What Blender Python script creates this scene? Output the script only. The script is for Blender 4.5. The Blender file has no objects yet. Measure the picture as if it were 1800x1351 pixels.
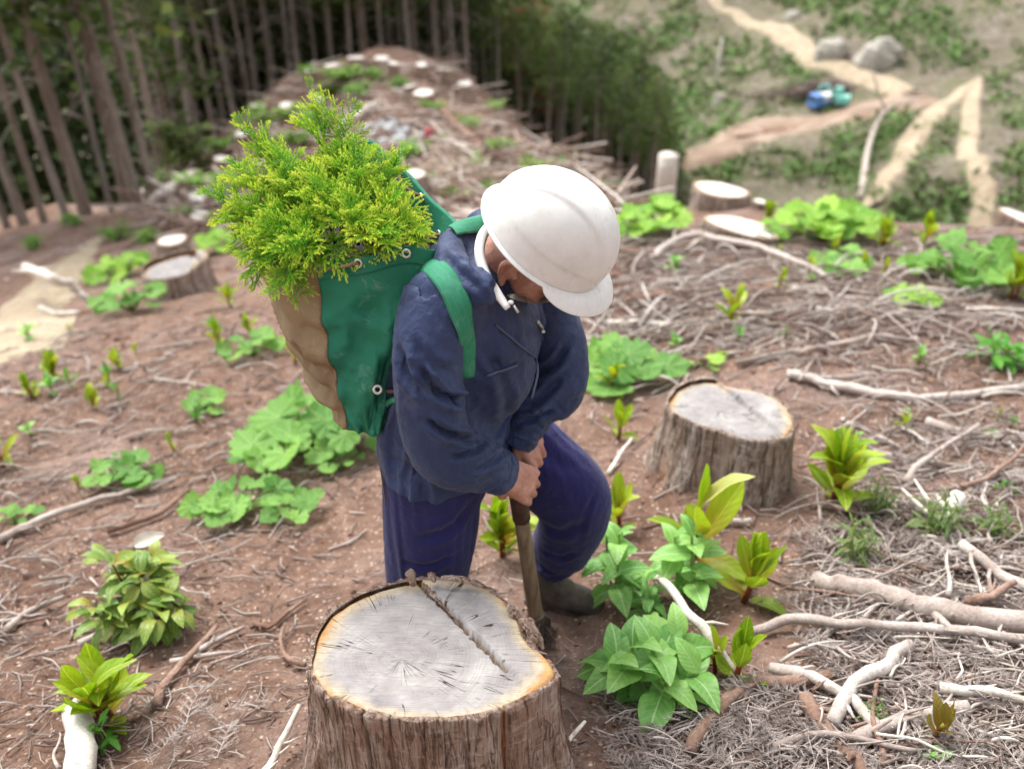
import bpy, bmesh, math, random
import numpy as np
from mathutils import Vector, Matrix, Quaternion
from mathutils.bvhtree import BVHTree

# ------------------------------------------------------------------ camera, light, exposure
SC = bpy.context.scene
COL = SC.collection
PITCH = math.radians(34.0)
FPX = 1600.0                      # focal length in photo pixels (photo is 1800 wide)
CAM = np.array([0.0, 0.0, 2.05])
cam_data = bpy.data.cameras.new('camera')
cam_data.sensor_width = 36.0
cam_data.lens = 36.0 * FPX / 1800.0
cam_data.clip_start = 0.02
cam_data.clip_end = 2000.0
cam_data.dof.use_dof = True
cam_data.dof.focus_distance = 1.86
cam_data.dof.aperture_fstop = 2.2
cam = bpy.data.objects.new('camera', cam_data)
cam.location = CAM
cam.rotation_euler = (math.pi / 2 - PITCH, 0, 0)
COL.objects.link(cam)
SC.camera = cam

SUN_EL, SUN_AZ = math.radians(58), math.radians(-35)   # azimuth from +Y towards +X
world = bpy.data.worlds.new('World')
SC.world = world
world.use_nodes = True
wn = world.node_tree
wn.nodes.clear()
w_out = wn.nodes.new('ShaderNodeOutputWorld')
w_bg = wn.nodes.new('ShaderNodeBackground')
w_sky = wn.nodes.new('ShaderNodeTexSky')
w_sky.sky_type = 'NISHITA'
w_sky.sun_disc = False
w_sky.sun_elevation = SUN_EL
w_sky.sun_rotation = SUN_AZ
w_sky.dust_density = 3.0
w_sky.ozone_density = 1.0
w_hs = wn.nodes.new('ShaderNodeHueSaturation')          # thin overcast: the sky is nearly white
w_hs.inputs['Saturation'].default_value = 0.22
wn.links.new(w_sky.outputs[0], w_hs.inputs['Color'])
wn.links.new(w_hs.outputs[0], w_bg.inputs['Color'])
w_bg.inputs['Strength'].default_value = 0.145
wn.links.new(w_bg.outputs[0], w_out.inputs['Surface'])

sun_data = bpy.data.lights.new('sun', 'SUN')
sun_data.energy = 1.5
sun_data.angle = math.radians(26)
sun_data.color = (1.0, 0.97, 0.92)
sun = bpy.data.objects.new('sun', sun_data)
sd = Vector((math.cos(SUN_EL) * math.sin(SUN_AZ), math.cos(SUN_EL) * math.cos(SUN_AZ), math.sin(SUN_EL)))
sun.rotation_euler = sd.to_track_quat('Z', 'Y').to_euler()
sun.location = (0, 0, 30)
COL.objects.link(sun)

SC.view_settings.view_transform = 'Standard'
SC.view_settings.look = 'None'
SC.view_settings.exposure = 1.38
SC.view_settings.gamma = 1.0
SC.view_settings.use_curve_mapping = False
SC.render.engine = 'CYCLES'
SC.cycles.use_denoising = True
SC.cycles.use_adaptive_sampling = True
SC.cycles.adaptive_threshold = 0.02
SC.cycles.max_bounces = 5
SC.cycles.diffuse_bounces = 2
SC.cycles.glossy_bounces = 2
SC.cycles.transmission_bounces = 3
SC.cycles.transparent_max_bounces = 4

# ------------------------------------------------------------------ helpers
RND = random.Random(11)
NPR = np.random.default_rng(5)
FWD = np.array([0.0, math.cos(PITCH), -math.sin(PITCH)])
UPV = np.array([0.0, math.sin(PITCH), math.cos(PITCH)])
RGT = np.array([1.0, 0.0, 0.0])

def ray(px, py):
    return FWD + RGT * ((px - 900.0) / FPX) + UPV * ((675.0 - py) / FPX)

def P(px, py, d):
    """world point seen at photo pixel (px, py) at depth d metres"""
    return Vector(CAM + ray(px, py) * d)

def pix(v):
    r = np.array(v) - CAM
    d = r @ FWD
    return 900 + FPX * (r @ RGT) / d, 675 - FPX * (r @ UPV) / d, d

def lin(h):
    """sRGB hex -> linear rgba"""
    c = [int(h[i:i + 2], 16) / 255 for i in (0, 2, 4)]
    return tuple(x / 12.92 if x <= .04045 else ((x + .055) / 1.055) ** 2.4 for x in c) + (1.0,)

def tag(o, label=None, cat=None, group=None, kind=None):
    if label: o['label'] = label
    if cat: o['category'] = cat
    if group: o['group'] = group
    if kind: o['kind'] = kind
    return o

def empty(name, loc=(0, 0, 0), rz=0.0):
    o = bpy.data.objects.new(name, None)
    o.empty_display_size = 0.05
    o.location = loc
    o.rotation_euler = (0, 0, rz)
    COL.objects.link(o)
    return o

def link(name, me, parent=None, loc=None):
    """one mesh object; world-space mesh data parented to an Empty keeps its place"""
    o = bpy.data.objects.new(name, me)
    COL.objects.link(o)
    if parent is not None:
        o.parent = parent
        if loc is None:
            o.matrix_parent_inverse = world_mat(parent).inverted()
    if loc is not None:
        o.location = loc
    return o

def world_mat(o):
    m = Matrix.LocRotScale(o.location, o.rotation_euler.to_quaternion(), o.scale)
    if o.parent is not None:
        m = world_mat(o.parent) @ o.matrix_parent_inverse @ m
    return m

def mesh(name, verts, faces, mats=None, smooth=True, uv=None, attrs=None, matidx=None):
    me = bpy.data.meshes.new(name)
    me.from_pydata([tuple(v) for v in verts], [], faces)
    if mats is not None:
        for m in (mats if isinstance(mats, (list, tuple)) else [mats]):
            me.materials.append(m)
    if matidx is not None:
        me.polygons.foreach_set('material_index', np.array(matidx, dtype=np.int32))
    if smooth:
        me.polygons.foreach_set('use_smooth', np.ones(len(me.polygons), dtype=bool))
    if uv is not None:
        l = me.uv_layers.new(name='UVMap')
        idx = np.zeros(len(me.loops), dtype=np.int32)
        me.loops.foreach_get('vertex_index', idx)
        l.data.foreach_set('uv', np.array(uv, dtype=np.float32)[idx].ravel())
    for k, a in (attrs or {}).items():
        at = me.attributes.new(k, 'FLOAT', 'POINT')
        at.data.foreach_set('value', np.array(a, dtype=np.float32))
    me.update()
    return me

class MB:
    """collects pieces of one mesh"""
    def __init__(s):
        s.v, s.f, s.mi, s.a, s.uv, s.n = [], [], [], [], [], 0
    def add(s, v, f, mi=0, a=0.0, uv=None):
        v = np.asarray(v, dtype=float).reshape(-1, 3)
        k = s.n
        s.v.append(v)
        s.f.extend([tuple(i + k for i in q) for q in f])
        s.mi.extend([mi] * len(f))
        s.a.append(np.full(len(v), a) if np.isscalar(a) else np.asarray(a, dtype=float))
        s.uv.append(np.zeros((len(v), 2)) if uv is None else np.asarray(uv, dtype=float))
        s.n += len(v)
        return s
    def mesh(s, name, mats, smooth=True):
        return mesh(name, np.concatenate(s.v), s.f, mats, smooth, np.concatenate(s.uv),
                    {'t': np.concatenate(s.a)}, s.mi)

def cross(a, b):
    return np.array([a[1] * b[2] - a[2] * b[1], a[2] * b[0] - a[0] * b[2], a[0] * b[1] - a[1] * b[0]])
def frame_of(t):
    t = np.asarray(t, float); t = t / (math.sqrt(t[0] * t[0] + t[1] * t[1] + t[2] * t[2]) + 1e-9)
    a = np.array([t[1], -t[0], 0.0]) if abs(t[2]) < .9 else np.array([0.0, t[2], -t[1]])
    a /= math.sqrt(a[0] * a[0] + a[1] * a[1] + a[2] * a[2])
    return t, a, cross(t, a)

def tube(pts, rad, n=6, cap=True, flat=1.0, rough=0.0, rng=None, up=None):
    """tapered tube along pts; returns verts, faces, t (0..1 along)"""
    pts = np.asarray([tuple(p) for p in pts], float)
    m = len(pts)
    rad = np.broadcast_to(np.asarray(rad, float), (m,))
    V, F, T = [], [], []
    tang = np.gradient(pts, axis=0)
    ref = None
    for i in range(m):
        t, a, b = frame_of(tang[i])
        if up is not None:
            b = np.asarray(up, float); a = cross(b, t); a /= np.linalg.norm(a) + 1e-9; b = cross(t, a)
        elif ref is not None:
            a = ref - t * (ref @ t); a /= np.linalg.norm(a) + 1e-9; b = cross(t, a)
        ref = a
        for k in range(n):
            an = 2 * math.pi * k / n
            r = rad[i] * (1 + (rough * (rng.random() - .5) * 2 if rough and rng else 0))
            V.append(pts[i] + a * math.cos(an) * r + b * math.sin(an) * r * flat)
            T.append(i / (m - 1))
    for i in range(m - 1):
        for k in range(n):
            k2 = (k + 1) % n
            F.append((i * n + k, i * n + k2, (i + 1) * n + k2, (i + 1) * n + k))
    if cap:
        F.append(tuple(range(n - 1, -1, -1)))
        F.append(tuple((m - 1) * n + k for k in range(n)))
    return np.array(V), F, np.array(T)

def spline(pts, n):
    """Catmull-Rom through pts, n samples"""
    p = np.asarray([tuple(q) for q in pts], float)
    if len(p) == 2:
        return np.linspace(p[0], p[1], n)
    q = np.vstack([2 * p[0] - p[1], p, 2 * p[-1] - p[-2]])
    out = []
    for u in np.linspace(0, len(p) - 1 - 1e-9, n):
        i = int(u); f = u - i
        a, b, c, d = q[i], q[i + 1], q[i + 2], q[i + 3]
        out.append(.5 * (2 * b + (c - a) * f + (2 * a - 5 * b + 4 * c - d) * f * f + (3 * b - a - 3 * c + d) * f ** 3))
    return np.array(out)

# value noise (vectorised)
_perm = np.random.default_rng(3).random((64, 64, 64))
def vnoise(p):
    p = np.asarray(p, float)
    i = np.floor(p).astype(int); f = p - i; f = f * f * (3 - 2 * f)
    r = 0
    for dx in (0, 1):
        for dy in (0, 1):
            for dz in (0, 1):
                w = (f[..., 0] if dx else 1 - f[..., 0]) * (f[..., 1] if dy else 1 - f[..., 1]) * (f[..., 2] if dz else 1 - f[..., 2])
                r = r + w * _perm[(i[..., 0] + dx) % 64, (i[..., 1] + dy) % 64, (i[..., 2] + dz) % 64]
    return r * 2 - 1
def fbm(p, o=4, g=.5):
    p = np.asarray(p, float); r = 0; a = 1
    for k in range(o):
        r = r + a * vnoise(p * 2 ** k + 17.3 * k); a *= g
    return r
def sstep(a, b, x):
    t = np.clip((x - a) / (b - a), 0, 1)
    return t * t * (3 - 2 * t)

# ---- material helper
class Mat:
    def __init__(s, name, rough=.8, spec=.3):
        s.m = bpy.data.materials.new(name); s.m.use_nodes = True
        s.t = s.m.node_tree; s.n = s.t.nodes
        s.b = next(x for x in s.n if x.type == 'BSDF_PRINCIPLED')
        s.b.inputs['Roughness'].default_value = rough
        s.b.inputs['Specular IOR Level'].default_value = spec
        s.co = s.n.new('ShaderNodeTexCoord')
    def lk(s, a, b): s.t.links.new(a, b)
    def vec(s, scale=(1, 1, 1), rot=(0, 0, 0), src='Object'):
        mp = s.n.new('ShaderNodeMapping'); s.lk(s.co.outputs[src], mp.inputs[0])
        mp.inputs['Scale'].default_value = scale; mp.inputs['Rotation'].default_value = rot
        return mp.outputs[0]
    def noise(s, scale, detail=4, rough=.55, vec=None, dist=0.0):
        n = s.n.new('ShaderNodeTexNoise'); n.inputs['Scale'].default_value = scale
        n.inputs['Detail'].default_value = detail; n.inputs['Roughness'].default_value = rough
        n.inputs['Distortion'].default_value = dist
        s.lk(vec if vec is not None else s.co.outputs['Object'], n.inputs['Vector'])
        return n.outputs['Fac']
    def voro(s, scale, feature='F1', out='Distance', vec=None):
        n = s.n.new('ShaderNodeTexVoronoi'); n.feature = feature; n.inputs['Scale'].default_value = scale
        s.lk(vec if vec is not None else s.co.outputs['Object'], n.inputs['Vector'])
        return n.outputs[out]
    def wave(s, scale, dist=2.0, vec=None, detail=2, dscale=1.0, typ='BANDS', d='X'):
        n = s.n.new('ShaderNodeTexWave'); n.wave_type = typ
        if typ == 'BANDS': n.bands_direction = d
        n.inputs['Scale'].default_value = scale; n.inputs['Distortion'].default_value = dist
        n.inputs['Detail'].default_value = detail; n.inputs['Detail Scale'].default_value = dscale
        s.lk(vec if vec is not None else s.co.outputs['Object'], n.inputs['Vector'])
        return n.outputs['Fac']
    def ramp(s, fac, stops, interp='LINEAR'):
        r = s.n.new('ShaderNodeValToRGB'); r.color_ramp.interpolation = interp
        e = r.color_ramp.elements
        while len(e) < len(stops): e.new(.5)
        for k, (p, c) in enumerate(stops):
            e[k].position = p
            e[k].color = lin(c) if isinstance(c, str) else ((c, c, c, 1) if np.isscalar(c) else tuple(c))
        s.lk(fac, r.inputs[0])
        return r.outputs[0]
    def mix(s, fac, a, b, mode='MIX'):
        n = s.n.new('ShaderNodeMix'); n.data_type = 'RGBA'; n.blend_type = mode
        for sock, val in ((n.inputs[0], fac), (n.inputs[6], a), (n.inputs[7], b)):
            if hasattr(val, 'links') or hasattr(val, 'is_linked'): s.lk(val, sock)
            elif isinstance(val, str): sock.default_value = lin(val)
            else: sock.default_value = val
        return n.outputs[2]
    def math(s, op, a, b=0.0, clamp=False):
        n = s.n.new('ShaderNodeMath'); n.operation = op; n.use_clamp = clamp
        for sock, val in ((n.inputs[0], a), (n.inputs[1], b)):
            if hasattr(val, 'is_linked'): s.lk(val, sock)
            else: sock.default_value = val
        return n.outputs[0]
    def attr(s, name):
        n = s.n.new('ShaderNodeAttribute'); n.attribute_name = name
        return n.outputs['Fac']
    def objrand(s):
        return s.n.new('ShaderNodeObjectInfo').outputs['Random']
    def sep(s, v):
        n = s.n.new('ShaderNodeSeparateXYZ'); s.lk(v, n.inputs[0]); return n.outputs
    def color(s, c):
        if hasattr(c, 'is_linked'): s.lk(c, s.b.inputs['Base Color'])
        else: s.b.inputs['Base Color'].default_value = lin(c) if isinstance(c, str) else c
        return s
    def bump(s, h, strength=.5, dist=.01):
        n = s.n.new('ShaderNodeBump'); n.inputs['Strength'].default_value = strength; n.inputs['Distance'].default_value = dist
        s.lk(h, n.inputs['Height'])
        prev = s.b.inputs['Normal']
        if prev.is_linked: s.lk(prev.links[0].from_socket, n.inputs['Normal'])
        s.lk(n.outputs[0], prev)
        return s
    def rough(s, r): s.lk(r, s.b.inputs['Roughness']); return s
    def translucent(s, color, fac=.35):
        """leaf: part of the light passes through"""
        t = s.n.new('ShaderNodeBsdfTranslucent'); mx = s.n.new('ShaderNodeMixShader')
        if hasattr(color, 'is_linked'): s.lk(color, t.inputs[0])
        else: t.inputs[0].default_value = lin(color)
        mx.inputs[0].default_value = fac
        out = next(x for x in s.n if x.type == 'OUTPUT_MATERIAL')
        s.lk(s.b.outputs[0], mx.inputs[1]); s.lk(t.outputs[0], mx.inputs[2]); s.lk(mx.outputs[0], out.inputs[0])
        return s
# ------------------------------------------------------------------ terrain
class TPS:
    """smooth height surface through control points"""
    def __init__(s, pts, lam=0.0):
        p = np.array(pts, float); s.xy = p[:, :2]; n = len(p)
        K = s.U(np.linalg.norm(s.xy[:, None] - s.xy[None], axis=2)) + lam * np.eye(n)
        Q = np.hstack([np.ones((n, 1)), s.xy])
        A = np.block([[K, Q], [Q.T, np.zeros((3, 3))]])
        s.w = np.linalg.solve(A, np.concatenate([p[:, 2], np.zeros(3)]))
    @staticmethod
    def U(r): return np.where(r > 0, r * r * np.log(np.maximum(r, 1e-9)), 0.0)
    def __call__(s, x, y):
        x = np.atleast_1d(np.asarray(x, float)); y = np.atleast_1d(np.asarray(y, float))
        out = np.empty(x.size); xf, yf = x.ravel(), y.ravel()
        for i in range(0, x.size, 20000):
            d = np.hypot(xf[i:i + 20000, None] - s.xy[None, :, 0], yf[i:i + 20000, None] - s.xy[None, :, 1])
            out[i:i + 20000] = s.U(d) @ s.w[:-3] + s.w[-3] + s.w[-2] * xf[i:i + 20000] + s.w[-1] * yf[i:i + 20000]
        return out.reshape(x.shape)

near_pts = [(0, 1.85, 0.0), (-.24, 1.75, .02), (-.1, 1.0, .30), (0, 0, .62), (-2, 0, .42), (2, 0, .85), (.7, 2.75, -.24),
            (-1.2, 1.6, -.05), (1.3, 1.4, .24), (-3, -3, 1.4), (3, -3, 1.9), (0, -4, 2.0), (-1.6, 3.0, -.52), (1.9, 3.2, -.22)]
for px, py, d in [(1310, 432, 7.4), (1270, 364, 8.8), (310, 525, 8.0), (1500, 392, 9.6), (1790, 405, 9.2), (1120, 380, 11),
                  (0, 600, 6.5), (100, 480, 13), (0, 402, 23), (150, 372, 25), (300, 350, 27), (420, 330, 20),
                  (450, 190, 34), (550, 122, 36), (640, 105, 37), (780, 122, 36), (870, 188, 33), (970, 275, 28),
                  (1060, 325, 21), (700, 240, 27), (800, 320, 18), (620, 330, 20), (560, 300, 25), (680, 420, 11),
                  (1790, 620, 4.6), (1500, 560, 5.0)]:
    near_pts.append(tuple(P(px, py, d)))
near_pts += [(5, 20, -9.5), (11, 20, -11), (11, 12, -5.5), (6, 13, -5.0), (4.5, 28, -13), (12, 40, -24), (3, 42, -17), (-6, 50, -16),
             (-14, 32, -12), (-22, 42, -17), (-25, 22, -10), (-12, 44, -14.5), (20, 10, -6), (9, 6.5, -1.3), (-10, 8, -4.2),
             (-9, 2, -1.2), (9, 0, .9), (-12, -8, 1.5), (12, -8, 3.5), (0, 62, -26), (-30, 62, -27), (14, 60, -36), (-40, 30, -17), (30, 25, -16)]
HN = TPS(near_pts)

def bumps(x, y):
    r = np.hypot(x, y)
    p = np.stack([x, y, 0 * x], -1)
    h = .022 * fbm(p * 2.6, 4) + .006 * vnoise(p * 19)
    return h * np.clip(r / 3, .7, 1.2) + sstep(9, 26, r) * .30 * fbm(p * .45 + 9, 4)

def H(x, y):
    x = np.asarray(x, float); y = np.asarray(y, float)
    # a shallow hole dug around the spade
    hole = -.055 * np.exp(-(((x - .10) / .15) ** 2 + ((y - 1.74) / .11) ** 2))
    # soil banked up round the foot of the right-hand stump
    heap = .12 * np.exp(-(((x - .77) / .42) ** 2 + ((y - 2.64) / .42) ** 2))
    return HN(x, y).reshape(x.shape) + bumps(x, y) + hole + heap

# height table on the same polar grid as the ground sheet
P_ANG = np.radians(np.linspace(-62, 62, 430)); P_RAD = np.exp(np.linspace(math.log(.4), math.log(72), 440))
_A, _R = np.meshgrid(P_ANG, P_RAD)
P_Z = H(_R * np.sin(_A), _R * np.cos(_A))
def HQ(x, y):
    """height of the ground sheet (table look-up)"""
    x = np.asarray(x, float); y = np.asarray(y, float)
    a = np.clip((np.arctan2(x, y) - P_ANG[0]) / (P_ANG[1] - P_ANG[0]), 0, 428.999)
    r = np.clip((np.log(np.hypot(x, y) + 1e-9) - math.log(.4)) / (math.log(72 / .4) / 439), 0, 438.999)
    i, j = r.astype(int), a.astype(int); f, g = r - i, a - j
    return (P_Z[i, j] * (1 - f) * (1 - g) + P_Z[i + 1, j] * f * (1 - g) + P_Z[i, j + 1] * (1 - f) * g + P_Z[i + 1, j + 1] * f * g)

_DS = np.exp(np.linspace(math.log(.6), math.log(70), 700))
def G(px, py, lift=0.0):
    """where the line of sight through a photo pixel meets the ground"""
    r = ray(px, py)
    q = CAM + _DS[:, None] * r
    below = q[:, 2] < HQ(q[:, 0], q[:, 1]) + lift
    k = int(np.argmax(below)) if below.any() else len(_DS) - 1
    a, b = _DS[max(k - 1, 0)], _DS[k]
    ts = np.linspace(a, b, 40); c = CAM + ts[:, None] * r
    k = int(np.argmax(c[:, 2] < HQ(c[:, 0], c[:, 1]) + lift))
    return Vector(c[k])

def hz(x, y): return float(HQ(np.array([x]), np.array([y]))[0])

def soil_material():
    m = Mat('soil', .95, .15)
    n1 = m.noise(1.7, 6, .65); n2 = m.noise(14, 6, .7); n3 = m.noise(120, 4, .7)
    base = m.ramp(n1, [(.25, '4c3a31'), (.48, '72584b'), (.75, '967d6e')])
    fine = m.ramp(n2, [(.3, '4a362c'), (.5, '765c4e'), (.72, 'a0897b')])
    c = m.mix(.55, base, fine)
    gr = m.ramp(n3, [(.3, .62), (.7, 1.3)])
    c = m.mix(1.0, c, gr, 'MULTIPLY')
    # fallen chips and needles lying in the soil
    vc = m.voro(70, 'F1', 'Color'); vd = m.voro(70)
    sx = m.sep(vc)
    chip = m.math('MULTIPLY', m.math('GREATER_THAN', sx[0], .74), m.math('LESS_THAN', vd, .36))
    c = m.mix(m.math('MULTIPLY', chip, .75), c, m.ramp(sx[1], [(0, '8a6f5e'), (.5, 'b59d8a'), (1, 'd6c8ba')]))
    # patches of weathered grey litter
    lit = m.ramp(m.noise(.9, 5, .6), [(.50, 0.0), (.64, 1.0)])
    lc = m.ramp(m.noise(60, 5, .75, vec=m.vec((1, .35, 1), (0, 0, .5))), [(.3, '6b5750'), (.5, '94817a'), (.7, 'b7a9a2')])
    c = m.mix(m.math('MULTIPLY', m.sep(m.co.outputs['Object'])[2], 0.0), c, c)
    c = m.mix(m.math('MULTIPLY', lit, .4), c, lc)
    m.color(c)
    m.bump(m.math('ADD', m.noise(38, 6, .75), m.math('MULTIPLY', m.noise(160, 4, .7), .4)), .9, .012)
    return m.m

def polar_ground():
    front = np.radians(np.linspace(-62, 62, 430))
    back = np.radians(np.linspace(62, 298, 44)[1:-1])
    ang = np.concatenate([front, back]); na = len(ang)
    rad = np.concatenate([[.12, .25], np.exp(np.linspace(math.log(.4), math.log(72), 440))]); nr = len(rad)
    A, Rr = np.meshgrid(ang, rad)
    x, y = Rr * np.sin(A), Rr * np.cos(A)
    z = H(x, y); z[2:, :430] = P_Z
    v = np.stack([x, y, z], -1).reshape(-1, 3)
    i = np.arange(nr - 1)[:, None] * na; k = np.arange(na)[None]; k2 = (k + 1) % na
    f = np.stack([i + k, i + na + k, i + na + k2, i + k2], -1).reshape(-1, 4)[:, ::-1]
    o = link('ground', mesh('ground', v, f.tolist(), soil_material()))
    tag(o, 'reddish brown soil slope littered with chips and twigs', 'ground', kind='structure')
polar_ground()

# the far side of the valley
far_pts = [tuple(P(*q)) for q in [
    (1180, 345, 70), (1350, 345, 66), (1520, 375, 50), (1560, 300, 58), (1640, 200, 72), (1720, 140, 84), (1800, 300, 52), (1720, 395, 45),
    (1800, 130, 88), (1900, 240, 62), (1640, 300, 54), (1480, 330, 64),
    (1250, 285, 92), (1420, 250, 100), (1530, 215, 108), (1200, 235, 122), (1330, 215, 122), (1460, 192, 126), (1590, 180, 124),
    (1300, 30, 186), (1250, -120, 236), (1450, 90, 152), (1560, 140, 134), (1700, 60, 140), (1110, 20, 196), (1000, 150, 168), (1100, 200, 146),
    (1850, 0, 150), (900, 0, 220), (600, 0, 262), (0, 0, 290), (1700, -120, 190), (2200, 50, 150), (300, 200, 230), (2300, 300, 70), (900, 300, 130)]]
far_pts += [(30, 22, -21), (60, 20, -20), (12, 48, -36)]
HF = TPS(far_pts, lam=2.0)
def hf(x, y):
    x = np.atleast_1d(np.asarray(x, float)); y = np.atleast_1d(np.asarray(y, float))
    p = np.stack([x, y, 0 * x], -1)
    k = np.clip(y / 120, .25, 1)
    return HF(x, y) + sstep(85, 130, y) * 2.2 * fbm(p * .035 + 5, 3) + k * (.7 * fbm(p * .09, 4) + .22 * vnoise(p * .6))
F_X, F_Y = np.linspace(-190, 260, 300), np.linspace(26, 340, 260)
_X, _Y = np.meshgrid(F_X, F_Y)
F_Z = hf(_X.ravel(), _Y.ravel()).reshape(_X.shape)
def hfq(x, y):
    """height of the far hillside (table look-up)"""
    a = np.clip((np.asarray(x, float) + 190) / (450 / 299), 0, 298.999); b = np.clip((np.asarray(y, float) - 26) / (314 / 259), 0, 258.999)
    i, j = b.astype(int), a.astype(int); f, g = b - i, a - j
    return F_Z[i, j] * (1 - f) * (1 - g) + F_Z[i + 1, j] * f * (1 - g) + F_Z[i, j + 1] * (1 - f) * g + F_Z[i + 1, j + 1] * f * g
def GF(px, py, lift=0.0):
    r = ray(px, py)
    ds = np.linspace(38, 300, 1600)
    q = CAM + ds[:, None] * r
    b = q[:, 2] < hfq(q[:, 0], q[:, 1]) + lift
    k = int(np.argmax(b)) if b.any() else len(ds) - 1
    return Vector(q[k])
def far_material():
    m = Mat('hillside_soil', .95, .1)
    n1 = m.noise(.05, 6, .65); n2 = m.noise(.5, 6, .7); n3 = m.noise(3, 4, .7)
    c = m.ramp(n2, [(.3, '4d5438'), (.45, '68684e'), (.55, '7b7265'), (.7, '8a8077')])
    g = m.ramp(n1, [(.35, '545e3c'), (.5, '6e6852'), (.65, '7c7067')])
    c = m.mix(.5, c, g)
    c = m.mix(1.0, c, m.ramp(n3, [(.3, .65), (.7, 1.3)]), 'MULTIPLY')
    m.color(c); m.bump(n3, .8, .3)
    return m.m
def far_mesh():
    xs, ys, X, Y, Z = F_X, F_Y, _X, _Y, F_Z
    v = np.stack([X, Y, Z], -1).reshape(-1, 3)
    n = len(xs); i = np.arange(len(ys) - 1)[:, None] * n; k = np.arange(n - 1)[None]
    f = np.stack([i + k, i + k + 1, i + n + k + 1, i + n + k], -1).reshape(-1, 4)
    o = link('hillside', mesh('hillside', v, f.tolist(), far_material()))
    tag(o, 'cleared hillside with green scrub across the valley', 'hillside', kind='structure')
far_mesh()

m = Mat('pale_sand', .95, .1)
c = m.ramp(m.noise(.9, 6, .7), [(.3, '8a7b66'), (.5, 'a2937d'), (.7, 'b8ab95')])
m.color(m.mix(1.0, c, m.ramp(m.noise(9, 4, .7), [(.3, .8), (.7, 1.15)]), 'MULTIPLY')); m.bump(m.noise(4, 5), .5, .2)
SAND = m.m

def draped(name, label, centre, widths, ground, getz, mat, lift=.25, n=60, cross=7, edge=.25, seed=1, kind='structure', cat='road'):
    c3 = spline([ground(x, y) for x, y in centre], n)
    w = np.interp(np.linspace(0, 1, n), np.linspace(0, 1, len(widths)), widths)
    tan = np.gradient(c3[:, :2], axis=0); tan /= np.linalg.norm(tan, axis=1)[:, None] + 1e-9
    nor = np.stack([-tan[:, 1], tan[:, 0]], 1)
    rng = np.random.default_rng(seed); V = []
    e1, e2 = fbm(np.stack([np.arange(n) * .35, np.zeros(n) + seed, np.zeros(n)], -1), 3), fbm(np.stack([np.arange(n) * .35, np.zeros(n) + seed + 9, np.zeros(n)], -1), 3)
    for i in range(n):
        for k in range(cross):
            u = k / (cross - 1) * 2 - 1
            off = u * w[i] / 2 * (1 + edge * (e1[i] if u < 0 else e2[i]))
            x, y = c3[i, :2] + nor[i] * off
            V.append((x, y, float(np.ravel(getz(np.array([x]), np.array([y])))[0]) + lift * (1 - .9 * u ** 4)))
    F = [(i * cross + k, i * cross + k + 1, (i + 1) * cross + k + 1, (i + 1) * cross + k) for i in range(n - 1) for k in range(cross - 1)]
    o = link(name, mesh(name, V, F, mat))
    tag(o, label, cat, kind=kind)
    return o
draped('dirt_road', 'pale dirt road winding down the far hillside',
       [(1240, -40), (1262, 8), (1300, 30), (1350, 48), (1400, 76), (1435, 105), (1490, 128), (1550, 148), (1592, 170)],
       [2.8, 3.2, 3.4, 3.6, 4.0, 4.2, 4.2, 4.4, 3.6], GF, hfq, SAND, .7, 90, 15, .12, seed=2)
draped('work_yard', 'bare brown landing at the end of the far dirt road',
       [(1205, 285), (1260, 268), (1330, 245), (1420, 220), (1500, 202), (1580, 186)], [4, 5, 9, 13, 14, 9], GF, hfq,
       None, .9, 70, 25, .2, 5, cat='landing')
m = Mat('landing_soil', .95, .1)
m.color(m.ramp(m.noise(.35, 6, .7), [(.3, '6d5c4e'), (.5, '8a7666'), (.65, 'a39284'), (.8, '8d847e')])); m.bump(m.noise(2, 5), .6, .3)
bpy.data.objects['work_yard'].data.materials.append(m.m)
draped('eroded_track', 'wide sandy track cut down the spur beyond the stumps',
       [(1724, 142), (1690, 163), (1640, 202), (1600, 255), (1565, 310), (1525, 375)], [1.2, 1.7, 2.0, 1.9, 1.6, 1.3], GF, hfq, SAND, .35, 70, 13, .14, seed=7, cat='track')
draped('eroded_track', 'narrow sandy gully running straight down the spur',
       [(1716, 146), (1706, 215), (1722, 290), (1730, 340), (1722, 420)], [1.3, 1.4, 1.3, 1.2, 1.1], GF, hfq, SAND, .35, 60, 13, .14, seed=8, cat='track')
# ------------------------------------------------------------------ the man with the spade
def remesh(name, parts, voxel, smooth_it=4, fac=.5):
    """fuses overlapping closed pieces into one continuous surface"""
    b = MB()
    for v, f in parts: b.add(v, f)
    o = bpy.data.objects.new('tmp', b.mesh('tmp', [], True)); COL.objects.link(o)
    r = o.modifiers.new('r', 'REMESH'); r.mode = 'VOXEL'; r.voxel_size = voxel; r.use_smooth_shade = True
    if smooth_it:
        s = o.modifiers.new('s', 'SMOOTH'); s.iterations = smooth_it; s.factor = fac
    dg = bpy.context.evaluated_depsgraph_get()
    me = bpy.data.meshes.new_from_object(o.evaluated_get(dg))
    old = o.data
    bpy.data.objects.remove(o); bpy.data.meshes.remove(old)
    me.name = name
    return me


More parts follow.
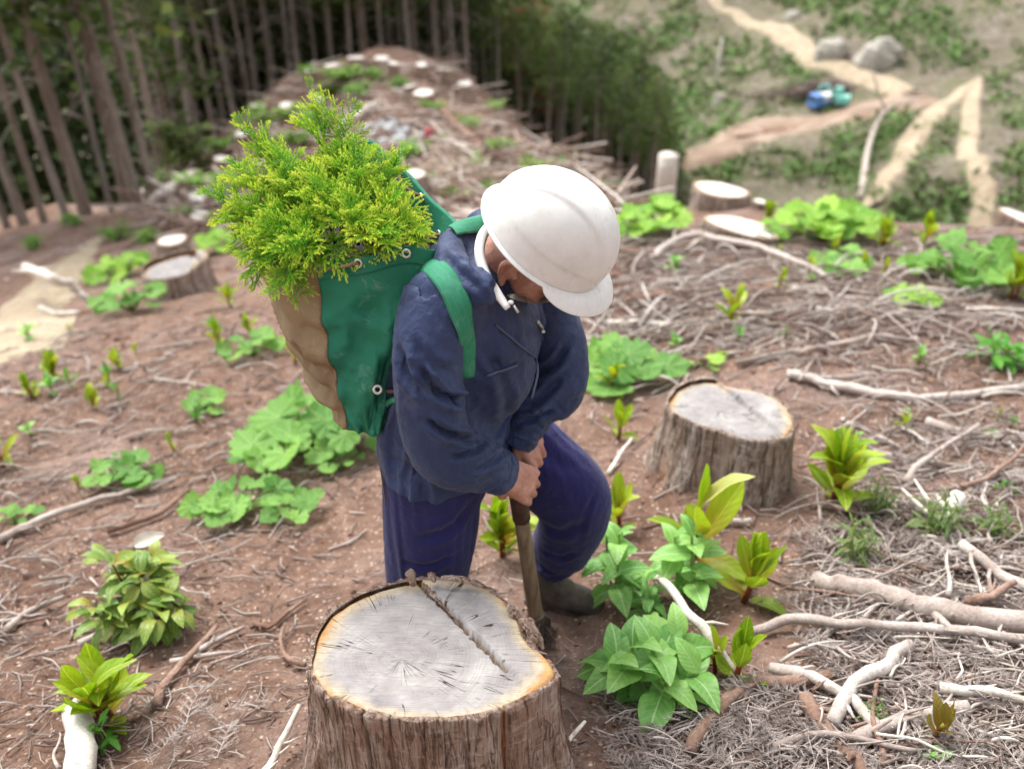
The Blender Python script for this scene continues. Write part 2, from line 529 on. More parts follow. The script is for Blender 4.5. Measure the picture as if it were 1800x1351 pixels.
def drape(me, inner_parts, pin_fn, frames=14, grow=.06, stiff=6.0, bend=.12, quality=5, voxel=.02):
    """lets the cloth buckle: the sheet is a little too large for the body inside it, hangs and folds on it"""
    inner = remesh('inner', inner_parts, voxel, 2)
    co_ = bpy.data.objects.new('tmp_inner', inner); COL.objects.link(co_)
    c = co_.modifiers.new('Collision', 'COLLISION'); co_.collision.thickness_outer = .004; co_.collision.cloth_friction = 12
    o = bpy.data.objects.new('tmp_cloth', me); COL.objects.link(o)
    g = o.vertex_groups.new(name='pin')
    for v in me.vertices:
        w = pin_fn(np.array(v.co))
        if w > 0: g.add([v.index], w, 'REPLACE')
    m_ = o.modifiers.new('Cloth', 'CLOTH'); s = m_.settings
    s.quality = quality; s.mass = .25; s.tension_stiffness = s.compression_stiffness = stiff; s.shear_stiffness = stiff * .4; s.bending_stiffness = bend
    s.tension_damping = s.compression_damping = 8; s.air_damping = 2.0
    s.vertex_group_mass = 'pin'; s.pin_stiffness = 1.0; s.shrink_min = -grow
    m_.collision_settings.use_self_collision = False; m_.collision_settings.distance_min = .006; m_.collision_settings.collision_quality = 2
    m_.point_cache.frame_start = 1; m_.point_cache.frame_end = frames + 1
    SC.frame_start, SC.frame_end = 1, frames + 1
    for f in range(1, frames + 1): SC.frame_set(f)
    dg = bpy.context.evaluated_depsgraph_get()
    out = bpy.data.meshes.new_from_object(o.evaluated_get(dg))
    bpy.data.objects.remove(o); bpy.data.objects.remove(co_); bpy.data.meshes.remove(inner); bpy.data.meshes.remove(me)
    SC.frame_set(1)
    return out

def refine(me, levels=1, smooth_it=1):
    o = bpy.data.objects.new('tmp', me); COL.objects.link(o)
    s = o.modifiers.new('s', 'SUBSURF'); s.levels = s.render_levels = levels
    if smooth_it:
        q = o.modifiers.new('q', 'SMOOTH'); q.iterations = smooth_it; q.factor = .4
    out = bpy.data.meshes.new_from_object(o.evaluated_get(bpy.context.evaluated_depsgraph_get()))
    bpy.data.objects.remove(o); bpy.data.meshes.remove(me)
    out.polygons.foreach_set('use_smooth', np.ones(len(out.polygons), dtype=bool)); 
    return out

def ell_tube(pts, ra, rb, side, n=20, steps=24):
    """tube with elliptical sections: ra along `side`, rb across; round ends"""
    p = spline(pts, steps)
    u = np.linspace(0, len(pts) - 1, steps)
    ra = np.interp(u, range(len(pts)), ra); rb = np.interp(u, range(len(pts)), rb)
    sides = np.array([np.asarray(side, float)] * len(pts)) if np.ndim(side) == 1 else np.asarray(side, float)
    sv = np.stack([np.interp(u, range(len(pts)), sides[:, k]) for k in range(3)], 1)
    tan = np.gradient(p, axis=0); V, F = [], []
    for i in range(steps):
        t = tan[i] / np.linalg.norm(tan[i]); a = sv[i] - t * (sv[i] @ t); a /= np.linalg.norm(a); b = cross(t, a)
        for k in range(n):
            an = 2 * math.pi * k / n
            V.append(p[i] + a * ra[i] * math.cos(an) + b * rb[i] * math.sin(an))
    for i in range(steps - 1):
        for k in range(n):
            F.append((i * n + k, i * n + (k + 1) % n, (i + 1) * n + (k + 1) % n, (i + 1) * n + k))
    k0 = len(V); V.append(p[0] - (tan[0] / np.linalg.norm(tan[0])) * min(ra[0], rb[0]) * .5)
    V.append(p[-1] + (tan[-1] / np.linalg.norm(tan[-1])) * min(ra[-1], rb[-1]) * .5)
    for k in range(n):
        F.append((k0, (k + 1) % n, k)); F.append((k0 + 1, (steps - 1) * n + k, (steps - 1) * n + (k + 1) % n))
    return np.array(V), F

def ball(c, r, axes=None, n=16, m=10):
    r = np.broadcast_to(np.asarray(r, float), (3,)); ax = np.eye(3) if axes is None else np.asarray(axes, float)
    V, F = [], []
    for i in range(1, m):
        th = math.pi * i / m
        for k in range(n):
            ph = 2 * math.pi * k / n
            V.append(np.asarray(c) + ax.T @ (r * np.array([math.sin(th) * math.cos(ph), math.sin(th) * math.sin(ph), math.cos(th)])))
    for i in range(m - 2):
        for k in range(n):
            F.append((i * n + k, (i + 1) * n + k, (i + 1) * n + (k + 1) % n, i * n + (k + 1) % n))
    a = len(V); V.append(np.asarray(c) + ax.T @ (r * np.array([0, 0, 1]))); V.append(np.asarray(c) - ax.T @ (r * np.array([0, 0, 1])))
    for k in range(n):
        F.append((a, k, (k + 1) % n)); F.append((a + 1, (m - 2) * n + (k + 1) % n, (m - 2) * n + k))
    return np.array(V), F

def nv(v): v = np.asarray(v, float); return v / np.linalg.norm(v)

FACE = nv((.95, -.30, 0)); LEFT = nv((.30, .95, 0)); UPZ = np.array([0, 0, 1.0])
PEL = np.array([-.165, 1.78, .70])
SH_R = np.array(P(755, 545, 1.82)); SH_L = np.array(P(872, 405, 2.08))
NECK = (SH_R + SH_L) / 2 + np.array([.03, 0, .03])
EL_R = np.array(P(768, 765, 1.95)); WR_R = np.array(P(885, 832, 2.10)); HD_R = np.array(P(928, 858, 2.16))
EL_L = np.array(P(985, 640, 2.16)); WR_L = np.array(P(908, 775, 2.22)); HD_L = np.array(P(938, 800, 2.24))
HEAD = np.array(P(970, 404, 1.84))
CROWN = nv((.55, -.30, .78)); FDIR = nv(np.array([.80, -.14, -.58]) - CROWN * (np.array([.80, -.14, -.58]) @ CROWN)); HLEFT = cross(CROWN, FDIR)
HIP_R = PEL - LEFT * .085; HIP_L = PEL + LEFT * .085
KN_R = np.array(P(752, 975, 2.36)); AN_R = np.array((-.25, 1.76, .09))
KN_L = np.array(P(1012, 872, 2.40)); AN_L = np.array(P(962, 1000, 2.66))

def crease(me, lines, bvh=None):
    """cloth folds: each line is (pixel polyline, width m, depth m); dents the cloth along it and lifts one flank"""
    n = len(me.vertices); co = np.zeros(n * 3); me.vertices.foreach_get('co', co); co = co.reshape(-1, 3)
    no = np.zeros(n * 3); me.vertices.foreach_get('normal', no); no = no.reshape(-1, 3)
    if bvh is None: bvh = BVHTree.FromPolygons([tuple(c) for c in co], [tuple(p.vertices) for p in me.polygons])
    disp = np.zeros(n)
    for pl, w, dep in lines:
        pts = []
        for x, y in spline([(a, b, 0) for a, b in pl], 10)[:, :2]:
            d = Vector(ray(x, y)).normalized(); hit = bvh.ray_cast(Vector(CAM), d)
            if hit[0] is not None: pts.append(np.array(hit[0]))
        if len(pts) < 2: continue
        best = np.full(n, 1e9); par = np.zeros(n)
        L = len(pts) - 1
        for i in range(L):
            a, b = pts[i], pts[i + 1]; ab = b - a; q = max(ab @ ab, 1e-9)
            t = np.clip((co - a) @ ab / q, 0, 1)
            d = np.linalg.norm(co - a - t[:, None] * ab, axis=1)
            m_ = d < best; best[m_] = d[m_]; par[m_] = (i + t[m_]) / L
        fade = np.clip(np.minimum(par, 1 - par) * 5, .12, 1)
        s = best / w
        disp += fade * dep * (-1.15 * np.exp(-(s * 1.5) ** 2) + .55 * np.exp(-((s - 1.25) / .55) ** 2))
    co += no * disp[:, None]
    me.vertices.foreach_set('co', co.ravel()); me.update()
    return bvh

def wrinkle(me, amp, scale, stretch=(1, 1, 1), ridged=True, seed=0):
    n = len(me.vertices); co = np.zeros(n * 3); me.vertices.foreach_get('co', co); co = co.reshape(-1, 3)
    no = np.zeros(n * 3); me.vertices.foreach_get('normal', no); no = no.reshape(-1, 3)
    q = co * np.array(stretch) * scale + seed
    q = q + .6 * np.stack([vnoise(q * .6 + 5), vnoise(q * .6 + 15), vnoise(q * .6 + 25)], -1)
    f = fbm(q, 3)
    if ridged: f = .45 - np.abs(f) * 1.6
    co += no * (f * amp)[:, None]
    me.vertices.foreach_set('co', co.ravel()); me.update()

def cut(me, planes, thick=.0025):
    """opens the cloth at cuffs, hem and neck"""
    bm = bmesh.new(); bm.from_mesh(me)
    for pt, no, rad in planes:
        pt, no = Vector(pt), Vector(no)
        vs = [v for v in bm.verts if (v.co - pt).length < rad]
        s = set(vs)
        es = [e for e in bm.edges if e.verts[0] in s and e.verts[1] in s]
        fs = [f for f in bm.faces if all(v in s for v in f.verts)]
        bmesh.ops.bisect_plane(bm, geom=vs + es + fs, plane_co=pt, plane_no=no)
        kill = [f for f in bm.faces if (f.calc_center_median() - pt).length < rad and (f.calc_center_median() - pt).dot(no) > 0]
        bmesh.ops.delete(bm, geom=kill, context='FACES')
    bm.to_mesh(me); bm.free()
    return me

# ---- materials of the man
def cloth_mat(name, c1, c2, dusty, weave=900, rough=.75, sheen=.15, dustf=.5):
    m = Mat(name, rough, .25)
    c = m.ramp(m.noise(6, 5, .6), [(.3, c1), (.7, c2)])
    d = m.ramp(m.noise(9, 7, .7), [(.55, 0.0), (.78, 1.0)])
    c = m.mix(m.math('MULTIPLY', d, dustf), c, dusty)
    m.color(c)
    m.b.inputs['Sheen Weight'].default_value = sheen * .4; m.b.inputs['Sheen Roughness'].default_value = .5
    m.bump(m.noise(weave, 2, .5), .12, .002)
    m.bump(m.noise(38, 6, .65, vec=m.vec((1, 1, .6)), dist=.8), .6, .008)
    return m.m
JACKET = cloth_mat('navy_nylon', '263150', '364366', '62687e', rough=.55, sheen=.25)
TROUSER = cloth_mat('indigo_cotton', '1f1e4b', '2a295e', '454466', rough=.9, sheen=.3, dustf=.3)
m = Mat('skin', .5, .35)
c = m.ramp(m.noise(22, 5, .65), [(.3, '9c6855'), (.55, 'bf8e7b'), (.75, 'd3a896')])
m.color(m.mix(m.math('MULTIPLY', m.ramp(m.noise(150, 3), [(.5, 0.0), (.7, 1.0)]), .3), c, '8a4a3c')); m.bump(m.noise(160, 4, .6), .4, .003)
m.b.inputs['Subsurface Weight'].default_value = .12; m.b.inputs['Subsurface Radius'].default_value = (.012, .005, .003)
SKIN = m.m
m = Mat('rubber_boot', .7, .3)
m.color(m.ramp(m.noise(11, 6, .7), [(.35, '3a3431'), (.55, '57504b'), (.75, '7a675a')])); m.bump(m.noise(60, 4), .3, .004)
BOOT = m.m

person = empty('person', (float(PEL[0]), float(PEL[1]), 0.0))
tag(person, 'man in navy jacket and white hard hat bending over a spade', 'person')

# ---- jacket
def jacket_parts(k=1.0, ex=0.0, hood=True):
    """k scales the girth; ex lengthens the open ends so that they can be cut off"""
    mid = PEL * .45 + NECK * .55
    back = -FACE * .05
    sc = lambda l: [q * k for q in l]
    wr = nv(WR_R - EL_R) * ex; wl = nv(WR_L - EL_L) * ex
    parts = [ell_tube([PEL + np.array([0, 0, -.16]), PEL + (-.01, -.02, .0), mid + back * .6, NECK + back * .9 - (0, 0, .10), NECK + (0.02, 0, -.005)],
                      sc([.198, .202, .198, .188, .085]), sc([.176, .168, .152, .13, .075]), LEFT, 28, 30),
             ell_tube([SH_R + (0.0, .0, -.005), NECK - (0, 0, .075), SH_L], sc([.082, .10, .082]), sc([.075, .095, .075]), UPZ, 20, 20),
             ell_tube([SH_R + (0.02, .05, .01), SH_R * .6 + EL_R * .4 + (-.012, 0, 0), EL_R + (-.006, 0, -.012), EL_R * .45 + WR_R * .55 + (0, 0, -.008), WR_R + wr],
                      sc([.078, .076, .068, .060, .052]), sc([.080, .076, .066, .056, .047]), LEFT, 24, 34),
             ell_tube([SH_L + (0.0, -.04, .0), SH_L * .5 + EL_L * .5 + (.03, 0, 0), EL_L + (.012, 0, -.01), EL_L * .5 + WR_L * .5, WR_L + wl],
                      sc([.074, .070, .064, .056, .050]), sc([.074, .070, .062, .054, .047]), LEFT, 24, 34),
             ball(mid + FACE * .05 + (0, 0, .03), np.array((.14, .17, .19)) * k, [FACE, LEFT, UPZ])]
    if hood:
        nk = NECK + (0.02, -.03, .0)
        parts.append(ell_tube([nk - LEFT * .13 + FACE * .05 - (0, 0, .0), nk - LEFT * .085 - FACE * .05 + (0, 0, .02), nk - FACE * .075 + (0, 0, .02), nk + LEFT * .08 - FACE * .05 + (0, 0, .02), nk + LEFT * .12 + FACE * .03],
                              [.030, .045, .045, .042, .03], [.028, .034, .036, .034, .028], UPZ, 16, 24))
    return parts
def jacket():
    full = jacket_parts(1.0, .03); inner = jacket_parts(.84, -.02)
    hem = PEL + np.array([0, 0, .025])
    # body of the jacket
    me = remesh('jacket', [full[0], full[1], full[4], full[5]], .0125, 4)
    cut(me, [(hem, nv((-.12, .25, -1)), .36), (NECK + FACE * .06 + (0, 0, .02), nv(CROWN * .6 + FACE * .6 + UPZ * .2), .11)])
    def pin(c):
        w = 0.0
        if c[2] > NECK[2] - .07: w = max(w, sstep(NECK[2] - .08, NECK[2] - .01, c[2]))
        if min(np.linalg.norm(c - SH_R), np.linalg.norm(c - SH_L)) < .10: w = max(w, .8)
        return float(w)
    me = drape(me, [inner[0], inner[1], inner[4], inner[5], inner[2], inner[3]], pin, 11, .055, bend=.15, quality=4)
    me = refine(me, 1, 1)
    crease(me, TORSO_FOLDS); wrinkle(me, .0020, 22, (1, 1, 1), True, 19); wrinkle(me, .0010, 46, (1, 1, 1), True, 9)
    def finish(me, nm, parent):
        me.materials.clear(); me.materials.append(JACKET); me.name = nm
        o = link(nm, me, parent); so = o.modifiers.new('thickness', 'SOLIDIFY'); so.thickness = .004; so.offset = -1
        return o
    o = finish(me, 'jacket', person)
    tag(o, 'dusty navy nylon jacket with folded hood')
    # sleeves
    for tb, inn, sh, el, wr, fl, gr in ((full[2], inner[2], SH_R, EL_R, WR_R, SLEEVE_FOLDS, .085), (full[3], inner[3], SH_L, EL_L, WR_L, FAR_FOLDS, .075)):
        me = remesh('sleeve', [tb], .0105, 3)
        cut(me, [(wr, nv(wr - el), .11), (sh + UPZ * .035, UPZ, .02)])
        ax = nv(el - sh)
        def pin(c, sh=sh, wr=wr, el=el):
            if (c - wr) @ nv(wr - el) > -.022 and np.linalg.norm(c - wr) < .1: return 1.0
            return float(1 - sstep(.03, .075, (c - sh) @ nv(el - sh)))
        me = drape(me, [inn], pin, 12, gr, bend=.08, quality=4)
        me = refine(me, 1, 1)
        crease(me, fl); wrinkle(me, .0020, 24, (1, 1, 1), True, 15); wrinkle(me, .0010, 50, (1, 1, 1), True, 5)
        finish(me, 'sleeve', o)
    return o
TORSO_FOLDS = [([(860, 610), (890, 680), (890, 740)], .02, .008), ([(840, 600), (870, 640), (920, 640)], .016, .005), ([(780, 440), (800, 470), (860, 520)], .014, .008),
               ([(815, 420), (830, 460), (880, 520)], .012, .008), ([(655, 790), (700, 815), (760, 830)], .02, .004)]
SLEEVE_FOLDS = [([(735, 640), (770, 690), (815, 705)], .013, .024), ([(800, 700), (845, 740), (872, 775)], .012, .026), ([(745, 735), (790, 762), (850, 775)], .012, .020),
                ([(790, 805), (830, 792), (862, 765)], .012, .015), ([(700, 600), (715, 660), (760, 700)], .017, .012), ([(830, 830), (860, 815), (890, 790)], .010, .009), ([(720, 590), (760, 640), (800, 650)], .016, .008)]
FAR_FOLDS = [([(1000, 600), (975, 640), (935, 660)], .014, .016), ([(990, 660), (950, 700), (915, 720)], .014, .014), ([(975, 720), (940, 735), (905, 740)], .012, .012)]
jacket()

# ---- trousers
def trouser_parts(k=1.0):
    sc = lambda l: [q * k for q in l]
    return [ball(PEL + (0, 0, -.03), np.array((.165, .175, .16)) * k, [FACE, LEFT, UPZ]),
            ell_tube([HIP_R + (0, 0, .02), HIP_R * .5 + KN_R * .5 + (.005, 0, -.01), KN_R, KN_R * .4 + AN_R * .6, AN_R + (0, 0, .05), AN_R + (0, 0, -.02)],
                     sc([.118, .122, .11, .104, .092, .08]), sc([.12, .122, .108, .10, .09, .08]), LEFT, 24, 34),
            ell_tube([HIP_L + (0.02, 0, 0), HIP_L * .5 + KN_L * .5 + (.01, 0, .03), KN_L + (.012, 0, .01), KN_L * .5 + AN_L * .5 + (.02, 0, 0), AN_L + (.022, 0, .07), AN_L + (.015, 0, -.01)],
                     sc([.116, .112, .096, .086, .080, .066]), sc([.114, .110, .092, .084, .078, .066]), LEFT, 24, 34)]
def trousers():
    me = remesh('trousers', trouser_parts(), .0125, 4)
    cut(me, [(AN_L + (.018, 0, .045), nv((-.05, 0.25, -1)), .16), (AN_R + (0, 0, .03), (0, 0, -1), .16), (PEL + (0, 0, .06), (0, 0, 1), .3)])
    def pin(c):
        if c[2] > PEL[2] - .02: return 1.0
        for q in (AN_L + (.018, 0, .045), AN_R + (0, 0, .03)):
            if abs(c[2] - q[2]) < .03 and np.linalg.norm(c - q) < .14: return .3
        return 0.0
    me = drape(me, trouser_parts(.80), pin, 11, .03, bend=.5, quality=4)
    me = refine(me, 1, 1)
    crease(me, [([(945, 915), (985, 935), (1030, 915)], .024, .006), ([(950, 965), (985, 980), (1015, 968)], .014, .006), ([(930, 760), (965, 800), (1010, 830)], .024, .005), ([(1048, 860), (1030, 905), (1015, 960)], .012, .004), ([(830, 880), (790, 930), (720, 950)], .022, .006), ([(700, 985), (750, 995), (800, 975)], .016, .006)])
    wrinkle(me, .0010, 40, (1, 1, 1), True, 29)
    me.materials.clear(); me.materials.append(TROUSER); me.name = 'trousers'
    o = link('trousers', me, person)
    so = o.modifiers.new('thickness', 'SOLIDIFY'); so.thickness = .004; so.offset = -1
    tag(o, 'baggy indigo work trousers')
trousers()

# ---- body (head, neck, hands and all that the clothes hide), one surface
def finger(pts, r):
    return ell_tube(pts, r, r, (0.3, .2, .9), 10, 14)
def hand(w, k, up, thumb_side, grip):
    """w wrist, k middle knuckle, up = back of hand, thumb_side = towards the thumb, grip = point the fingers close on"""
    w, k, up, ts, g = (np.asarray(q, float) for q in (w, k, up, thumb_side, grip))
    ax = nv(k - w); up = nv(up - ax * (up @ ax)); ts = nv(cross(up, ax)) * (1 if cross(up, ax) @ ts > 0 else -1)
    L = np.linalg.norm(k - w); out = []
    out.append(ell_tube([w - ax * .02, w + ax * L * .4, k - ax * .012, k], [.030, .043, .047, .040], [.023, .021, .017, .012], ts, 16, 16))
    lens = [.044, .048, .046, .038]
    for i, off in enumerate((.036, .0125, -.0115, -.034)):
        b = k + ts * off - ax * (.004 + .006 * (i == 3)) + up * (.004 if i in (1, 2) else 0)
        f1 = b + ax * .026 * (lens[i] / .04) - up * .022
        f2 = f1 - up * .024 - ax * .012
        f3 = f2 - ax * .024 - up * .002
        out.append(finger([b - ax * .02, b, f1, f2, f3], [.0105, .0112, .0098, .0088, .0076]))
    tb = w + ax * L * .25 + ts * .030 - up * .006
    t1 = tb + ts * .016 + ax * .026 - up * .018; t2 = t1 + ax * .022 - up * .022 - ts * .014
    out.append(finger([tb - ts * .015, tb, t1, t2], [.015, .0145, .0115, .0095]))
    return out
def body():
    parts = []
    # trunk and limbs under the clothes
    parts.append(ell_tube([PEL - (0, 0, .04), PEL * .5 + NECK * .5 - FACE * .03, NECK - (0, 0, .08), NECK], [.10, .10, .09, .05], [.08, .08, .07, .05], LEFT, 20, 20))
    parts.append(ell_tube([SH_R, EL_R, WR_R], [.036, .036, .028], [.036, .034, .024], LEFT, 14, 20))
    parts.append(ell_tube([NECK - (0, 0, .05), SH_R], [.05, .036], [.05, .036], UPZ, 14, 8))
    parts.append(ell_tube([NECK - (0, 0, .05), SH_L], [.05, .036], [.05, .036], UPZ, 14, 8))
    parts.append(ell_tube([SH_L, EL_L, WR_L], [.036, .036, .028], [.036, .034, .024], LEFT, 14, 20))
    parts.append(ell_tube([HIP_R, KN_R, AN_R, AN_R - (0, 0, .05)], [.08, .055, .035, .035], [.08, .055, .035, .035], LEFT, 14, 20))
    parts.append(ell_tube([HIP_L, KN_L, AN_L, AN_L - (0, 0, .05)], [.08, .055, .035, .035], [.08, .055, .035, .035], LEFT, 14, 20))
    # neck and head
    H0 = HEAD - CROWN * .05
    parts.append(ell_tube([NECK - (0, 0, .03), NECK * .5 + H0 * .5 - CROWN * .02, H0 - FDIR * .02], [.058, .055, .055], [.058, .055, .055], HLEFT, 18, 12))
    ax = [FDIR, HLEFT, CROWN]
    parts.append(ball(H0 + CROWN * .02, (.092, .074, .095), ax, 24, 16))
    parts.append(ball(H0 - CROWN * .062 + FDIR * .030, (.062, .060, .062), ax, 20, 14))            # jaw and cheeks
    parts.append(ball(H0 - CROWN * .100 + FDIR * .062, (.026, .030, .022), ax))                     # chin
    parts.append(ell_tube([H0 + FDIR * .085 - CROWN * .0, H0 + FDIR * .108 - CROWN * .040, H0 + FDIR * .094 - CROWN * .050], [.010, .015, .012], [.012, .014, .010], HLEFT, 12, 10))
    parts.append(ball(H0 - CROWN * .070 + FDIR * .084, (.012, .024, .009), ax))                      # lips
    for s in (-1, 1):                                                                                # cheek bones, ears
        parts.append(ball(H0 + FDIR * .060 - CROWN * .020 + HLEFT * s * .045, (.020, .018, .018), ax))
        e = H0 + HLEFT * s * .084 - FDIR * .020 - CROWN * .032
        q = [e + CROWN * .020 + FDIR * .016, e + CROWN * .034 - FDIR * .004 + HLEFT * s * .010, e + CROWN * .016 - FDIR * .022 + HLEFT * s * .013, e - CROWN * .014 - FDIR * .012 + HLEFT * s * .008, e - CROWN * .036 + FDIR * .006 + HLEFT * s * .003]
        parts.append(ell_tube(q, [.006, .007, .0075, .009, .010], [.006, .006, .006, .006, .007], HLEFT, 10, 20))
        parts.append(ball(e - FDIR * .004, (.020, .007, .027), ax))
        parts.append(ball(e + FDIR * .016 - CROWN * .004, (.006, .007, .009), ax))
    # hands
    parts += hand(WR_R - nv(WR_R - EL_R) * .015, HD_R + (0.010, 0, .006), nv((.15, -.75, .65)), nv((-.5, -.3, -.6)), HD_R)
    parts += hand(WR_L - nv(WR_L - EL_L) * .015, HD_L + (0.01, 0, .012), nv((.45, -.45, .75)), nv((-.2, -.8, -.2)), HD_L)
    me = remesh('body', parts, .0035, 2)
    me.materials.append(SKIN)
    return link('body', me, person)
body()

# ---- boots
def boot(an, toe_dir, name_label, shaft):
    t = nv(toe_dir); s = cross(UPZ, t); g = np.array([an[0], an[1], 0.0]); g[2] = hz(an[0], an[1]) + .006
    z = lambda f, h, l=0: g + t * f + UPZ * h + s * l
    parts = [ell_tube([z(-.055, .045), z(.02, .05), z(.10, .045), z(.165, .036)], [.038, .042, .047, .036], [.044, .050, .042, .030], s, 20, 22),
             ell_tube([np.array(an) + shaft, z(-.012, .12), z(-.012, .05)], [.052, .047, .044], [.055, .05, .046], s, 18, 14),
             ell_tube([z(-.01, .11), z(.045, .075), z(.10, .05)], [.036, .038, .036], [.036, .036, .03], s, 16, 12)]
    sole = [ell_tube([z(-.06, .012), z(.02, .014), z(.10, .013), z(.175, .014)], [.038, .036, .049, .034], [.016, .016, .016, .014], s, 20, 20)]
    me = remesh('boot', parts + sole, .005, 5)
    wrinkle(me, .0015, 30, (1, 1, 3), True, 4)
    me.materials.append(BOOT)
    return tag(link('boot', me, person), name_label)
boot(AN_L + np.array([.0, 0, 0]), (.94, -.30, 0), 'worn grey rubber boot planted forward beside the spade', np.array([0, 0, .11]))
boot(AN_R, (.85, -.5, 0), None, np.array([0, 0, .10]))

# ---- hard hat
def hardhat():
    c0 = HEAD - CROWN * .035
    A, B, Hh = .142, .118, .150
    nph, nt = 160, 60
    V, F = [], []
    def dome(ph, t):
        """t 0 at rim .. 1 at crown"""
        e = t * math.pi / 2
        cr = math.cos(e) ** .82; h = math.sin(e) ** .95
        x, y = math.cos(ph), math.sin(ph)
        a = A * (1.02 if x > 0 else 1.0)
        r = np.array([a * x * cr, B * y * cr, Hh * h])
        n = np.array([x * cr / a, y * cr / B, h / Hh]); n /= np.linalg.norm(n)
        # raised middle panel, wide over the forehead, and a pressed step above the peak
        wy = abs(r[1]); f = r[0] / A
        half = .050 + .012 * f
        band = (1 - sstep(half - .006, half + .006, wy)) * sstep(.10, .30, t)
        d = .0045 * band
        side = sstep(.20, .26, t + .20 * max(f, 0) * (1 - min(1, wy / .10))) * sstep(-.9, .1, f)
        d += .0032 * side
        return r + n * d
    T = np.linspace(0, 1, nt)
    for i in range(nt):
        for k in range(nph):
            V.append(dome(2 * math.pi * k / nph, T[i] * .995))
    for i in range(nt - 1):
        for k in range(nph):
            F.append((i * nph + k, i * nph + (k + 1) % nph, (i + 1) * nph + (k + 1) % nph, (i + 1) * nph + k))
    F.append(tuple((nt - 1) * nph + k for k in range(nph)))
    W = lambda V_: np.array([c0 + FDIR * p[0] + HLEFT * p[1] + CROWN * p[2] for p in V_])
    m = Mat('white_plastic', .32, .5)
    c = m.ramp(m.noise(14, 6, .65), [(.3, 'd8d7d1'), (.7, 'eae9e5')])
    sp = m.ramp(m.voro(46), [(.03, 1.0), (.075, 0.0)])
    c = m.mix(m.math('MULTIPLY', sp, m.math('GREATER_THAN', m.sep(m.voro(46, 'F1', 'Color'))[0], .72)), c, '8a7256')
    gr = m.ramp(m.noise(40, 8, .75), [(.58, 0.0), (.74, 1.0)])
    c = m.mix(m.math('MULTIPLY', gr, .45), c, 'a3947a')
    sp2 = m.ramp(m.voro(19), [(.02, 1.0), (.05, 0.0)])
    c = m.mix(m.math('MULTIPLY', sp2, m.math('GREATER_THAN', m.sep(m.voro(19, 'F1', 'Color'))[1], .6)), c, '7d5a3c')
    sc_ = m.ramp(m.noise(1, 6, .8, vec=m.vec((90, 14, 40), (.4, .2, .8)), dist=1.5), [(.62, 0.0), (.68, 1.0)])
    c = m.mix(m.math('MULTIPLY', sc_, .35), c, '8f8878')
    m.color(c); m.rough(m.ramp(m.noise(25, 5), [(.3, .22), (.7, .5)])); m.bump(m.noise(90, 3), .06, .002)
    shell = link('hard_hat', mesh('hard_hat', W(V), F, m.m), person)
    so = shell.modifiers.new('thickness', 'SOLIDIFY'); so.thickness = .003; so.offset = -1
    tag(shell, 'scuffed white hard hat with a short peak')
    # brim: a narrow gutter all round, growing into the peak at the front
    V, F = [], []
    nr = 9
    for k in range(nph):
        ph = 2 * math.pi * k / nph; x, y = math.cos(ph), math.sin(ph)
        b = dome(ph, 0.02)
        pk = max(0.0, (x - .28) / .72) ** .55 if x > .28 else 0.0
        wd = .009 + .044 * pk
        d = np.array([x / A, y / B, 0]); d[1] *= (1 - .55 * pk); d /= np.linalg.norm(d)
        for i in range(nr):
            u = i / (nr - 1)
            p = b + d * wd * u + np.array([0, 0, 1]) * (-.004 * u - .016 * pk * u ** 1.4 + .004 * pk * math.sin(u * math.pi))
            p[2] -= .010 * pk * (y * 1.1) ** 2 * u
            V.append(p)
    for k in range(nph):
        for i in range(nr - 1):
            k2 = (k + 1) % nph
            F.append((k * nr + i, k * nr + i + 1, k2 * nr + i + 1, k2 * nr + i))
    br = link('brim', mesh('brim', W(V), F, m.m), shell)
    so = br.modifiers.new('thickness', 'SOLIDIFY'); so.thickness = .0042; so.offset = 0
    bv = br.modifiers.new('round', 'BEVEL'); bv.width = .0012; bv.segments = 2; bv.limit_method = 'ANGLE'
hardhat()

# short hair under the hat
m = Mat('dark_grey_hair', .8, .2); m.color(m.ramp(m.noise(1, 4, vec=m.vec((300, 300, 60))), [(.3, '1d1a18'), (.7, '4a4541')])); m.bump(m.noise(1, 3, vec=m.vec((500, 500, 60))), .6, .003)
H0_ = HEAD - CROWN * .05
v, f = ball(H0_ + CROWN * .012 - FDIR * .016, (.088, .0765, .086), [FDIR, HLEFT, CROWN], 28, 20)
keep = [q for q in f if all(((v[i] - H0_) @ CROWN > -.035) for i in q)]
tag(link('hair', mesh('hair', v, keep, m.m), person), 'short dark grey hair below the hat rim')
